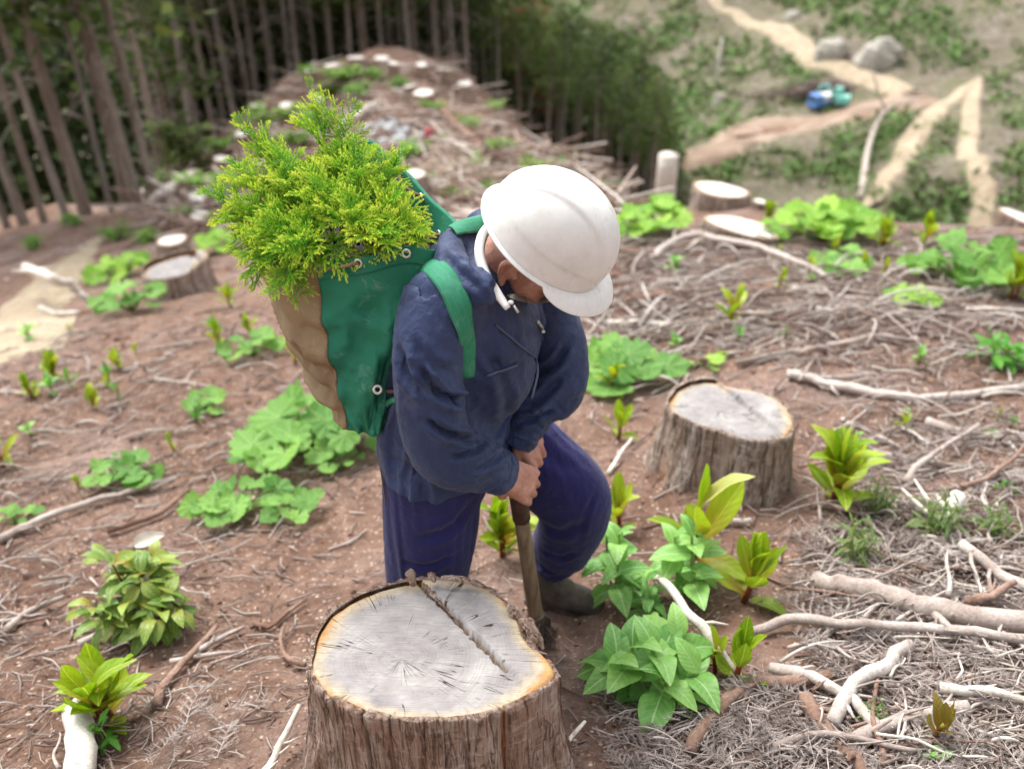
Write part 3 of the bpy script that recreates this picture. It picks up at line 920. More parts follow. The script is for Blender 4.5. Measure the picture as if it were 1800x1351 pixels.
# ------------------------------------------------------------------ tree stumps
def wood_top_material(name='sawn_wood_grey', orange=1.0):
    m = Mat(name, .85, .2)
    uv = m.n.new('ShaderNodeUVMap').outputs[0]
    s = m.sep(uv)
    wob = m.noise(7, 3, .5, vec=uv)
    r = m.math('SQRT', m.math('ADD', m.math('MULTIPLY', s[0], s[0]), m.math('MULTIPLY', s[1], s[1])))
    ang = m.math('ARCTAN2', s[1], s[0])
    rr = m.math('ADD', r, m.math('MULTIPLY', wob, .035))
    t = m.attr('t')
    ring = m.math('SINE', m.math('MULTIPLY', rr, 900.0))
    ring2 = m.noise(1.0, 2, .5, vec=None)
    comb = m.n.new('ShaderNodeCombineXYZ'); m.lk(m.math('MULTIPLY', rr, 160.0), comb.inputs[0]); m.lk(m.math('MULTIPLY', ang, .25), comb.inputs[1])
    rn = m.noise(1.0, 3, .6, vec=comb.outputs[0])
    blot = m.noise(9, 6, .65, vec=uv)
    c = m.ramp(blot, [(.3, '6e6a6c'), (.5, '918d8c'), (.7, 'adaaa6')])
    c = m.mix(m.math('MULTIPLY', m.ramp(rn, [(.35, 1.0), (.6, 0.0)]), .45), c, '857d78')
    c = m.mix(m.math('MULTIPLY', m.math('MULTIPLY', m.math('ADD', ring, 1.0), .5), .22), c, '9d958f')
    # sapwood: cream, then orange brown at the bark
    tt = m.math('ADD', t, m.math('MULTIPLY', m.math('SUBTRACT', m.noise(6, 5, .7, vec=uv), .5), .42))
    sap = m.ramp(tt, [(.83, 0.0), (.97, 1.0)])
    c = m.mix(m.math('MULTIPLY', sap, .85), c, m.ramp(m.noise(24, 5, .7, vec=uv), [(.3, '94805c'), (.5, 'b3a284'), (.75, 'c4b9a5')]))
    rim = m.ramp(m.math('ADD', t, m.math('MULTIPLY', m.math('SUBTRACT', m.noise(5, 4, .7, vec=uv), .5), .35)), [(.94, 0.0), (1.02, 1.0)])
    c = m.mix(m.math('MULTIPLY', rim, .7 * orange), c, m.ramp(m.noise(30, 4, .7, vec=uv), [(.3, '8c5322'), (.6, 'bd8340'), (.8, 'cfa768')]))
    # drying cracks running out from the pith
    cv = m.n.new('ShaderNodeCombineXYZ'); m.lk(m.math('MULTIPLY', ang, 9.0), cv.inputs[0]); m.lk(m.math('MULTIPLY', r, 3.0), cv.inputs[1])
    cn = m.noise(1.0, 2, .5, vec=cv.outputs[0])
    crack = m.math('LESS_THAN', m.math('ABSOLUTE', m.math('SUBTRACT', cn, .5)), .011)
    gate = m.ramp(m.noise(14, 3, .6, vec=uv), [(.50, 0.0), (.60, 1.0)])
    ck = m.math('MULTIPLY', crack, gate)
    c = m.mix(ck, c, '3b3431')
    # torn fibres in the felling split
    tf = m.noise(1.0, 5, .7, vec=m_map(m, uv, (30, 300, 1), -.75))
    c = m.mix(m.ramp(m.math('ADD', m.attr('torn'), m.math('MULTIPLY', m.math('SUBTRACT', tf, .5), .5)), [(.25, 0.0), (.5, .95)]), c, m.ramp(tf, [(.3, '4a382e'), (.5, '84705f'), (.7, 'b3a392')]))
    # saw marks
    saw = m.noise(1.0, 3, .6, vec=(lambda mp: mp)(m_map(m, uv, (14, 420, 1), .42)))
    c = m.mix(1.0, c, m.ramp(saw, [(.35, .84), (.65, 1.1)]), 'MULTIPLY')
    m.color(c)
    m.bump(m.math('ADD', m.math('MULTIPLY', saw, .5), m.math('MULTIPLY', rn, .5)), .45, .002)
    m.bump(m.math('SUBTRACT', 1.0, ck), .8, .004)
    return m.m
def m_map(m, v, scale, rot):
    mp = m.n.new('ShaderNodeMapping'); m.lk(v, mp.inputs[0]); mp.inputs['Scale'].default_value = scale
    mp.inputs['Rotation'].default_value = (0, 0, rot); return mp.outputs[0]
WOODTOP = wood_top_material()
m = Mat('sawn_wood_pale', .85, .2)
uv = m.n.new('ShaderNodeUVMap').outputs[0]
c = m.ramp(m.noise(8, 6, .7, vec=uv), [(.3, 'c2bbb3'), (.6, 'dcd7cf'), (.8, 'e9e5dd')])
m.color(m.mix(m.ramp(m.math('ADD', m.attr('t'), m.math('MULTIPLY', m.noise(5, 4, .7, vec=uv), .2)), [(.98, 0.0), (1.1, .8)]), c, 'a98a66')); m.bump(m.noise(60, 4, vec=uv), .3, .004)
WOODPALE = m.m
def bark_material(name, stops, dark='3c2a22', sc=1.0):
    m = Mat(name, .9, .15)
    v = m.vec((26 * sc, 26 * sc, 3.2 * sc)); v2 = m.vec((130 * sc, 130 * sc, 9 * sc)); v3 = m.vec((12 * sc, 12 * sc, 60 * sc))
    n1 = m.noise(1, 6, .7, vec=v, dist=.6); n2 = m.noise(1, 5, .7, vec=v2, dist=.4); n3 = m.noise(1, 5, .75, vec=v3, dist=.5)
    c = m.ramp(n1, stops)
    c = m.mix(1.0, c, m.ramp(n2, [(.25, .35), (.5, 1.0), (.75, 1.5)]), 'MULTIPLY')
    c = m.mix(m.ramp(n3, [(.52, 0.0), (.66, .65)]), c, stops[-1][1])
    c = m.mix(m.ramp(n1, [(.30, .9), (.40, 0.0)]), c, dark)
    fs = m.noise(1, 3, .6, vec=m.vec((42 * sc, 42 * sc, 2.6 * sc)), dist=1.0)
    fis = m.ramp(m.math('ABSOLUTE', m.math('SUBTRACT', fs, .5)), [(.008, 1.0), (.03, 0.0)])
    c = m.mix(m.math('MULTIPLY', fis, .65), c, dark)
    c = m.mix(m.math('MULTIPLY', m.ramp(m.objrand(), [(0, 0.0), (1, 1.0)]), .22), c, '9a6a48')
    m.color(c)
    m.bump(m.math('ADD', n1, m.math('MULTIPLY', n2, .8)), 1.0, .016); m.bump(n3, .8, .006); m.bump(m.math('SUBTRACT', 1.0, fis), .8, .010)
    return m.m
BARK = bark_material('cedar_bark', [(.3, '86695a'), (.46, 'a68c7c'), (.6, 'bba99b'), (.8, 'd8cdc2')], '5a4232')
BARKP = bark_material('pale_cedar_bark', [(.3, '8a7565'), (.46, 'a99789'), (.6, 'c2b4a8'), (.8, 'ded5cb')], '5e4636')
INNER = bark_material('inner_bark', [(.3, '6d3f25'), (.5, 'a06238'), (.7, 'b98052')], '4a2a18')

def stump(label, top, normal, outline, height, flare=.22, plates=24, plate_deg=(9, 17), top_mat=None, groove=None, seed=1, nth=200, nr=44,
          step=None, pith=(0, 0), name='tree_stump', group=None, res=1.0, lean=(0, 0), bark=None):
    """outline: list of (x, y) in the cut plane around `top`; groove: (p, q, width, depth) in that plane"""
    rng = random.Random(seed)
    n = nv(normal); ex = nv(np.array([1.0, 0, 0]) - n * n[0]); ey = cross(n, ex)
    top = np.asarray(tuple(top), float)
    oa = np.array([(math.atan2(y, x), math.hypot(x, y)) for x, y in outline]); oa = oa[np.argsort(oa[:, 0])]
    th = np.linspace(-math.pi, math.pi, nth, endpoint=False)
    # periodic smooth interpolation of the outline radius
    A = np.concatenate([oa[:, 0] - 2 * math.pi, oa[:, 0], oa[:, 0] + 2 * math.pi]); Rr = np.tile(oa[:, 1], 3)
    R0 = np.interp(th, A, Rr)
    ker = np.array([1, 3, 4, 3, 1.]) / 12
    R0 = np.convolve(np.concatenate([R0[-2:], R0, R0[:2]]), ker, 'valid')
    R0 *= 1 + .010 * fbm(np.stack([np.cos(th) * 6, np.sin(th) * 6, np.full(nth, seed * 1.7)], -1), 3)
    V, F, MI, T, UV, GA = [], [], [], [], [], []
    rs = np.linspace(0, 1, nr) ** .85
    for i in range(nr):
        x = rs[i] * R0 * np.cos(th); y = rs[i] * R0 * np.sin(th)
        gr = np.zeros(nth)
        z = .0016 * fbm(np.stack([x * 30, y * 30, x * 0 + seed], -1), 3)
        if step is not None:                     # felling hinge: one side cut lower
            a, b, dz = step; d = nv(np.array([b[0] - a[0], b[1] - a[1], 0]))
            s = (x - a[0]) * -d[1] + (y - a[1]) * d[0] + .004 * vnoise(np.stack([x * 90, y * 90, x * 0], -1))
            z = z + dz * sstep(-.002, .004, -s)
        if groove is not None:
            for (a, b, w, dep) in groove:
                a_, b_ = np.array(a), np.array(b); ab = b_ - a_
                t = np.clip(((x - a_[0]) * ab[0] + (y - a_[1]) * ab[1]) / (ab @ ab), 0, 1)
                d = np.hypot(x - a_[0] - t * ab[0], y - a_[1] - t * ab[1]) + .004 * vnoise(np.stack([x * 120, y * 120, x * 0 + 3], -1))
                gq = (1 - sstep(w * .5, w, d)) * (1 - .5 * t); z = z - dep * gq; gr = np.maximum(gr, gq)
        z = z - .006 * sstep(.97, 1.0, rs[i])
        V.append(top + np.outer(x, ex) + np.outer(y, ey) + np.outer(z, n))
        GA.append(gr); T.append(np.full(nth, rs[i])); UV.append(np.stack([x - pith[0], y - pith[1]], 1))
    nz = 22
    lv = np.array([lean[0], lean[1], 0.0])
    def wall(thk, u, off):
        """point on the trunk at angle index arrays, u 0 top..1 base, offset off outwards"""
        r = np.interp(thk, np.concatenate([th, th + 2 * math.pi]), np.tile(R0, 2)) 
        lobes = 1 + flare * np.clip(u, 0, 2) ** 1.7 * (1 + .55 * np.sin(thk * 5 + seed) + .3 * np.sin(thk * 3 + 2 * seed))
        x = (r * lobes + off) * np.cos(thk); y = (r * lobes + off) * np.sin(thk)
        base = np.outer(x, ex) + np.outer(y, ey)
        w = np.array(u)[:, None] if np.ndim(u) else u
        base[:, 2] *= (1 - np.clip(np.ravel(w) * 3, 0, 1)) if np.ndim(u) else (1 - min(1, u * 3))
        return top + base + np.outer(np.ones(len(thk)) * 0 - (np.ravel(u) if np.ndim(u) else u) * height, UPZ) + (lv * (np.array(u)[:, None] if np.ndim(u) else u))
    for j in range(1, nz + 1):
        u = j / nz
        off = -.002 + .006 * fbm(np.stack([np.cos(th) * 9, np.sin(th) * 9, np.full(nth, u * 1.2 + seed)], -1), 3)
        V.append(wall(th, u, off)); T.append(np.full(nth, 1.0)); UV.append(np.zeros((nth, 2))); GA.append(np.zeros(nth))
    V = np.concatenate(V)
    for i in range(nr + nz - 1):
        for k in range(nth):
            k2 = (k + 1) % nth
            if i == 0: F.append((k, nth + k, nth + k2)); MI.append(0)
            else: F.append((i * nth + k, (i + 1) * nth + k, (i + 1) * nth + k2, i * nth + k2)); MI.append(0 if i < nr - 1 else 1)
    base = top - UPZ * height
    root = empty(name, tuple(base))
    tag(root, label, 'stump', group)
    link('wood', mesh('wood', V, F, [top_mat or WOODTOP, INNER], True, np.concatenate(UV), {'t': np.concatenate(T), 'torn': np.concatenate(GA)}, MI), root)
    # bark plates
    a = rng.uniform(0, .4); end = a + 2 * math.pi; k = 0
    while a < end - .05:
        wdt = math.radians(rng.uniform(*plate_deg)); b = min(a + wdt, end)
        gap = math.radians(rng.choice([.08, .1, .15, .2, .3, 1.8])) * rng.uniform(.6, 1.3)
        nc, nl = max(4, int(12 * res)), max(8, int(34 * res))
        u0 = .010 + rng.choice([0.0, 0.0, .005, .01, .03]) * rng.random(); thick = rng.uniform(.005, .010)
        Vp = []
        tha = np.linspace(a, b - gap, nc)
        for j in range(nl):
            uj = u0 + (1.04 - u0) * j / (nl - 1)
            sh = .012 * vnoise(np.array([[uj * 6, k * 3.1, seed]]))[0]
            tk = tha + sh
            uu = uj + (.012 * vnoise(np.stack([tk * 30, np.full(nc, k * 1.), np.full(nc, 0.)], -1)) if j == 0 else 0) * np.ones(nc)
            ed = np.minimum(np.arange(nc), nc - 1 - np.arange(nc))
            off = thick * (.8 + .2 * np.clip(ed / 1.2, 0, 1)) + .0055 * fbm(np.stack([tk * 22, np.full(nc, uj * 3.5 + k), np.full(nc, seed * .7)], -1), 4) \
                + .004 * np.abs(vnoise(np.stack([tk * 60, np.full(nc, uj * 9.), np.full(nc, seed * 1.)], -1)))
            off = off + rng.choice([0, 0, .004]) * (j < 3)
            Vp.append(wall(((tk + math.pi) % (2 * math.pi)) - math.pi, uu, off))
        Vp = np.concatenate(Vp)
        Vi = []
        for j in range(nl):
            uj = u0 + (1.04 - u0) * j / (nl - 1)
            Vi.append(wall(((tha + math.pi) % (2 * math.pi)) - math.pi, np.full(nc, uj), np.full(nc, -.003)))
        Vi = np.concatenate(Vi); N = nl * nc
        Fp = [(j * nc + i, (j + 1) * nc + i, (j + 1) * nc + i + 1, j * nc + i + 1) for j in range(nl - 1) for i in range(nc - 1)]
        Fp += [(i + 1, N + i + 1, N + i, i) for i in range(nc - 1)]
        Fp += [(j * nc, N + j * nc, N + (j + 1) * nc, (j + 1) * nc) for j in range(nl - 1)]
        Fp += [((j + 1) * nc - 1, (j + 2) * nc - 1, N + (j + 2) * nc - 1, N + (j + 1) * nc - 1) for j in range(nl - 1)]
        link('bark_plate', mesh('bark_plate', np.concatenate([Vp, Vi]), Fp, bark or BARK, True), root)
        a = b; k += 1
    return root

def on_plane(px, py, top, normal):
    n = nv(normal); ex = nv(np.array([1.0, 0, 0]) - n * n[0]); ey = cross(n, ex)
    r = ray(px, py); t = ((np.asarray(tuple(top)) - CAM) @ n) / (r @ n); q = CAM + r * t - np.asarray(tuple(top))
    return float(q @ ex), float(q @ ey)

# the big stump in front
S1T, S1N = P(765, 1140, 1.80), nv((.02, .20, 1))
o1 = [on_plane(x, y, S1T, S1N) for x, y in [(546, 1160), (553, 1120), (580, 1075), (615, 1050), (660, 1032), (720, 1017), (780, 1016), (830, 1022), (875, 1045), (905, 1080),
      (918, 1115), (935, 1138), (962, 1155), (975, 1178), (968, 1195), (940, 1212), (905, 1228), (860, 1245), (800, 1255), (740, 1257), (680, 1250), (630, 1238), (590, 1216), (560, 1190)]]
q = lambda x, y: on_plane(x, y, S1T, S1N)
s1 = stump('big grey-topped stump with split bark in front of the man', S1T, S1N, o1, .46, .30, 30, (9, 26), WOODTOP,
           groove=[(q(738, 1018), q(890, 1168), .0055, .034)], step=(q(738, 1016), q(900, 1176), -.012), seed=3, nth=260, nr=72, pith=q(705, 1148))
# torn hinge fibres standing in the split
for k, (x0, y0, x1, y1, h) in enumerate([(742, 1019, 775, 1050, .012), (756, 1034, 812, 1088, .008), (752, 1024, 790, 1058, .014)]):
    a, b = q(x0, y0), q(x1, y1)
    n_ = S1N; ex = nv(np.array([1.0, 0, 0]) - n_ * n_[0]); ey = cross(n_, ex); T0 = np.array(S1T)
    pts = [T0 + ex * (a[0] + (b[0] - a[0]) * t) + ey * (a[1] + (b[1] - a[1]) * t) + n_ * (h - .020) for t in np.linspace(0, 1, 14)]
    v, f, t = tube(pts, np.interp(np.linspace(0, 1, 14), [0, .2, .7, 1], [.0022, .003, .002, .0004]), 5, True, 1.6, .25, RND)
    link('hinge_splinter', mesh('hinge_splinter', v, f, BARK, False), s1)
# loose bark slabs at its far rim
def slab(root, pix_a, pix_b, d, w, th, seed, mat=None):
    rng = random.Random(seed); a, b = np.array(P(pix_a[0], pix_a[1], d)), np.array(P(pix_b[0], pix_b[1], d))
    pts = spline([a, (a + b) / 2 + np.array([0, .004, .006]), b], 12)
    v, f, t = tube(pts, w * np.interp(np.linspace(0, 1, 12), [0, .1, .5, .85, 1], [.5, .9, 1.0, .8, .3]), 8, True, th / w, .12, rng)
    link('bark_slab', mesh('bark_slab', v, f, mat or BARK, False), root)
slab(s1, (716, 1002), (728, 1030), 1.98, .013, .006, 1); slab(s1, (752, 1012), (765, 1022), 1.98, .010, .008, 2)
slab(s1, (775, 1014), (848, 1030), 1.97, .007, .005, 3); slab(s1, (893, 1062), (925, 1118), 1.90, .012, .008, 4)
slab(s1, (915, 1085), (955, 1140), 1.86, .014, .008, 5); slab(s1, (926, 1090), (938, 1110), 1.87, .011, .009, 6)

# the stump behind, to the right of the man
S2T, S2N = P(1284, 718, 3.20), nv((-.05, .06, 1))
q2 = lambda x, y: on_plane(x, y, S2T, S2N)
o2 = [q2(x, y) for x, y in [(1173, 705), (1185, 685), (1210, 668), (1245, 662), (1262, 665), (1275, 678), (1300, 683), (1340, 690), (1370, 705), (1388, 725), (1395, 745), (1385, 762), (1350, 770), (1310, 768), (1270, 752), (1220, 738), (1185, 722)]]
stump('grey-topped stump with pale peeling bark to the right of the man', S2T, S2N, o2, .38, .30, 22, (14, 30), WOODTOP,
      step=(q2(1268, 672), q2(1350, 738), -.02), seed=8, nth=160, nr=40, pith=q2(1265, 712), bark=BARKP)

def round_outline(a, b, seed, notch=None, n=26):
    rng = random.Random(seed); out = []
    ph = [rng.uniform(0, 6.28) for _ in range(4)]
    for k in range(n):
        t = 2 * math.pi * k / n
        r = 1 + .07 * math.sin(2 * t + ph[0]) + .05 * math.sin(3 * t + ph[1]) + .03 * math.sin(5 * t + ph[2])
        out.append((a * r * math.cos(t), b * r * math.sin(t)))
    return out
# further stumps: centre pixel of the cut, depth, half width, half depth, height, tilt
for (px, py, d, a, b, h, nrm, lab, mat, sd) in [
    (1308, 397, 7.4, .30, .26, .32, (.22, .10, 1), 'broad white-topped stump beside the clump of round leaves beyond the man', WOODPALE, 21),
    (1268, 332, 8.8, .28, .22, .38, (.16, .05, 1), 'white-topped stump standing highest beyond the hard hat', WOODPALE, 22),
    (1338, 353, 8.6, .075, .05, .20, (.1, 0, 1), 'small pale stub just behind the two white-topped stumps', WOODPALE, 27),
    (305, 462, 8.0, .28, .25, .46, (-.12, -.02, 1), 'grey notched stump among weeds left of the backpack', WOODTOP, 23),
    (302, 421, 11.5, .20, .15, .28, (-.1, 0, 1), 'pale stump right behind the notched grey stump', WOODPALE, 24),
    (1795, 380, 9.6, .22, .19, .40, (.3, 0, 1), 'dark-barked stump cut off by the picture edge near the sandy gully', WOODPALE, 25),
    (722, 305, 13.5, .23, .17, .25, (0, -.05, 1), 'pale stump just above the far rim of the backpack', WOODPALE, 26)]:
    o = round_outline(a, b, sd)
    stump(lab, P(px, py, d), nv(nrm), o, h, .25, 12, (22, 40), mat, groove=[((a * .3, b), (a, -b * .2), .03, .05)] if sd == 23 else None,
          step=((a * .35, b), (a * .75, -b), -.05) if sd == 23 else None, seed=sd, nth=72, nr=14, res=.45, bark=BARKP)
# ------------------------------------------------------------------ spade
def spade():
    base = np.array(P(946, 1112, 2.60)); topp = np.array(P(908, 850, 2.17))
    root = empty('spade', tuple(base)); tag(root, 'old wooden-handled spade pushed into the soil under the man\'s hands', 'spade')
    m = Mat('worn_handle_wood', .7, .3)
    ax = nv(topp - base)
    c = m.ramp(m.noise(1, 6, .7, vec=m.vec((60, 60, 5))), [(.3, '5b4634'), (.5, '84705a'), (.7, 'a08b72')]); m.color(c); m.bump(m.noise(1, 5, vec=m.vec((120, 120, 8))), .4, .002)
    s = base + (topp - base) * .13
    v, f, t = tube([s + (topp - s) * u for u in np.linspace(0, 1, 16)], [.0215 - .003 * u for u in np.linspace(0, 1, 16)], 20)
    link('handle', mesh('handle', v, f, m.m), root)
    g = Mat('dark_grip', .6, .35); g.color(g.ramp(g.noise(40, 5), [(.3, '33221c'), (.7, '5c4034')])); g.bump(g.noise(150, 3), .3, .002)
    a = base + (topp - base) * .80
    v, f, t = tube([a + (topp - a) * u for u in np.linspace(0, 1.02, 8)], .0225, 20)
    gr = link('grip', mesh('grip', v, f, g.m), root)
    sc = base + (topp - base) * .845 - FWD * .0215
    v, f = ball(sc, .0035); link('screw', mesh('screw', v, f, g.m), gr)
    st = Mat('worn_steel', .45, .5); st.b.inputs['Metallic'].default_value = .8
    st.color(st.ramp(st.noise(18, 6, .7), [(.3, '4f463e'), (.6, '8b857d'), (.8, 'b5b1ab')])); st.rough(st.ramp(st.noise(30, 4), [(.3, .3), (.7, .7)]))
    v, f, t = tube([base + (topp - base) * u for u in (.10, .115, .13, .145, .16)], [.0235, .0245, .026, .0255, .024], 20)
    link('ferrule', mesh('ferrule', v, f, st.m), root)
    # narrow blade
    sd = nv(cross(ax, FACE)); fr = cross(sd, ax); V, F = [], []
    n = 9
    for i, u in enumerate(np.linspace(0, 1, 14)):
        p = base + ax * (.085 - .30 * u); w = np.interp(u, [0, .12, .3, .8, 1], [.022, .03, .062, .058, .02])
        for k in range(n):
            x = k / (n - 1) * 2 - 1; V.append(p + sd * x * w + fr * (.016 * (x * x) + .020 * math.exp(-(x * 3) ** 2) * (1 - u)))
    F = [(i * n + k, i * n + k + 1, (i + 1) * n + k + 1, (i + 1) * n + k) for i in range(13) for k in range(n - 1)]
    b = link('blade', mesh('blade', V, F, st.m), root); so = b.modifiers.new('thickness', 'SOLIDIFY'); so.thickness = .003
spade()

# ------------------------------------------------------------------ backpack
def canvas(name, c1, c2, scuff, sf=.5):
    m = Mat(name, .7, .3)
    c = m.ramp(m.noise(5, 5, .6), [(.3, c1), (.7, c2)])
    s = m.ramp(m.noise(16, 8, .75, dist=.8), [(.56, 0.0), (.72, 1.0)])
    s2 = m.ramp(m.noise(1, 6, .8, vec=m.vec((18, 18, 60), (.3, .5, 0)), dist=1.2), [(.62, 0.0), (.70, 1.0)])
    c = m.mix(m.math('MULTIPLY', s, sf), c, scuff); c = m.mix(m.math('MULTIPLY', s2, sf), c, scuff)
    m.color(c); m.bump(m.noise(700, 2), .15, .002); m.bump(m.noise(40, 4), .2, .005)
    return m.m
GREEN = canvas('green_canvas', '17634a', '2b7f63', '86a898', .55)
BROWN = canvas('brown_canvas', '79644a', '97805f', 'b7a58a', .35)
LINING = canvas('dark_lining', '2a1f1c', '3b2c27', '4d3c35', .2)
m = Mat('cord', .9, .2); m.color(m.ramp(m.noise(60, 4), [(.3, '7b5f48'), (.7, 'a78b70')])); m.bump(m.wave(300, 1), .5, .002); CORD = m.m
m = Mat('eyelet_metal', .35, .5); m.color('cfcac2'); m.b.inputs['Metallic'].default_value = .6; EYE = m.m

RIM = [(772, 436, 1.86), (715, 432, 1.835), (640, 450, 1.85), (556, 464, 1.88), (488, 476, 1.95), (444, 425, 2.05), (440, 350, 2.14), (515, 285, 2.21),
       (640, 246, 2.22), (690, 284, 2.16), (752, 342, 2.07), (800, 398, 1.97)]
BOT = [(668, 758, 2.06), (655, 764, 2.04), (640, 764, 2.04), (612, 752, 2.06), (588, 738, 2.10), (580, 715, 2.16), (580, 690, 2.24), (600, 670, 2.32),
       (640, 680, 2.36), (655, 700, 2.32), (668, 720, 2.24), (676, 740, 2.14)]
def ring_spline(pts, n):
    p = np.array([tuple(P(*q)) for q in pts]); m_ = len(p); out = []
    for u in np.linspace(0, m_, n, endpoint=False):
        i = int(u); f = u - i; a, b, c, d = p[(i - 1) % m_], p[i % m_], p[(i + 1) % m_], p[(i + 2) % m_]
        out.append(.5 * (2 * b + (c - a) * f + (2 * a - 5 * b + 4 * c - d) * f * f + (3 * b - a - 3 * c + d) * f ** 3))
    return np.array(out)
NS, NT = 240, 90
bagR, bagB = ring_spline(RIM, NS), ring_spline(BOT, NS)
bag = empty('backpack', tuple(bagB.mean(0)))
tag(bag, 'green and brown canvas backpack full of seedlings on the man\'s back', 'backpack')
def bag_grid():
    t = np.linspace(0, 1, NT)[:, None, None]
    g = bagR[None] * (1 - t) + bagB[None] * t
    cen = g.mean(1, keepdims=True); out = g - cen; out /= np.linalg.norm(out, axis=2, keepdims=True) + 1e-9
    tt = t[..., 0]; s = np.linspace(0, 12, NS, endpoint=False)[None]
    # belly, sag folds towards the bottom, ruffled seam between the two cloths
    d = .018 * np.sin(math.pi * tt) * np.ones_like(s)
    q = np.stack([s * 1.1 + 0 * tt, tt * 5 + .35 * s, 0 * s + 0 * tt + 4], -1)
    d = d + (.5 - np.abs(fbm(q, 3)) * 1.7) * .014 * sstep(.05, .4, tt)
    seam = np.exp(-((s - 3.0) / .35) ** 2)
    d = d + seam * .012 * np.sin(tt * 26 + 1.0) * sstep(.12, .4, tt)
    brown = sstep(3.0, 3.5, s) * (1 - sstep(7.2, 8, s))
    d = d + brown * .010 * np.sin(tt * 34 + s * 1.2) * sstep(.35, .7, tt)
    d = d + .012 * np.sin(tt * 9 - s * 2.4) * np.exp(-((s - 1.6) / 1.2) ** 2) * sstep(.05, .3, tt)
    d = d + .004 * np.sin(s * 4.2) * (1 - sstep(0, .12, tt))
    return g + out * d[..., None], out
bagG, bagO = bag_grid()
def bag_panel(name, s0, s1, mat, label=None, t0=0, t1=NT - 1, off=0.0, thick=.003):
    i0, i1 = int(s0 / 12 * NS), int(s1 / 12 * NS)
    idx = [k % NS for k in range(i0, i1 + 1)]; w = len(idx)
    V = (bagG[t0:t1 + 1][:, idx] + bagO[t0:t1 + 1][:, idx] * off).reshape(-1, 3)
    h = t1 - t0 + 1
    F = [(i * w + k, i * w + k + 1, (i + 1) * w + k + 1, (i + 1) * w + k) for i in range(h - 1) for k in range(w - 1)]
    o = link(name, mesh(name, V, F, mat), bag)
    so = o.modifiers.new('thickness', 'SOLIDIFY'); so.thickness = thick; so.offset = 0
    if label: o['label'] = label
    return o
bag_panel('side_panel', -.9, 3.0, GREEN, 'scuffed green canvas side panel')
bag_panel('back_panel', 3.02, 7.98, BROWN, 'creased brown canvas back panel')
bag_panel('side_panel', 8.0, 11.1, GREEN, 'green canvas side panel on the far side')
bag_panel('hem_band', -.9, 3.0, GREEN, None, 0, 7, .003, .004)
bag_panel('hem_band', 8.0, 11.1, GREEN, None, 0, 8, .003, .004)
# piping on the seam and closed bottom, dark inside
v, f, t = tube(bagG[::2, int(3.0 / 12 * NS)] + bagO[::2, int(3.0 / 12 * NS)] * .003, .0028, 6)
link('piping', mesh('piping', v, f, CORD), bag)
V = list(bagG[-1]) + [bagG[-1].mean(0)]
link('bottom_panel', mesh('bottom_panel', V, [(k, (k + 1) % NS, NS) for k in range(NS)], BROWN), bag)
lev = 26
V = list(bagG[lev] - bagO[lev] * .006) + [bagG[lev].mean(0)]
link('root_bundle', mesh('root_bundle', V, [((k + 1) % NS, k, NS) for k in range(NS)], LINING), bag)
bag_panel('lining', 0, 11.95, LINING, None, 10, 44, -.006, .001)

bag_bvh = BVHTree.FromPolygons([tuple(c) for c in bagG.reshape(-1, 3)], [(i * NS + k, i * NS + (k + 1) % NS, (i + 1) * NS + (k + 1) % NS, (i + 1) * NS + k) for i in range(NT - 1) for k in range(NS)])
def on_bvh(bvh, px, py, off=.004, fall=1.95):
    d = Vector(ray(px, py)).normalized(); h = bvh.ray_cast(Vector(CAM), d)
    if h[0] is None: return P(px, py, fall), -d
    n = h[1] if h[1].dot(d) < 0 else -h[1]
    return h[0] + n * off, n
def torus(c, n, R, r, a=20, b=8):
    n, u, w = frame_of(n); V, F = [], []
    for i in range(a):
        t = 2 * math.pi * i / a; e = u * math.cos(t) + w * math.sin(t)
        for k in range(b):
            s = 2 * math.pi * k / b; V.append(np.asarray(c) + e * (R + r * math.cos(s)) + np.asarray(n) * r * math.sin(s))
    F = [(i * b + k, ((i + 1) % a) * b + k, ((i + 1) % a) * b + (k + 1) % b, i * b + (k + 1) % b) for i in range(a) for k in range(b)]
    return np.array(V), F
eyes = []
for x, y in [(563, 470), (632, 461), (715, 444), (775, 412)]:
    p, n = on_bvh(bag_bvh, x, y, .007); v, f = torus(p, n, .0075, .0026); link('eyelet', mesh('eyelet', v, f, EYE), bag); eyes.append((np.array(p), np.array(n)))
for x, y in [(745, 346), (705, 306)]:
    p, n = on_bvh(bag_bvh, x, y, .009); v, f = torus(p, n, .0075, .0026); link('eyelet', mesh('eyelet', v, f, EYE), bag); eyes.append((np.array(p), np.array(n)))
for i, j in ((0, 1), (2, 3), (4, 5)):
    a, b = eyes[i], eyes[j]
    pts = spline([a[0] - a[1] * .004, a[0] * .8 + b[0] * .2 + a[1] * .007, (a[0] + b[0]) / 2 + a[1] * .009 - np.array([0, 0, .004]), a[0] * .2 + b[0] * .8 + b[1] * .007, b[0] - b[1] * .004], 20)
    v, f, t = tube(pts, .0042, 8); link('drawstring', mesh('drawstring', v, f, CORD), bag)

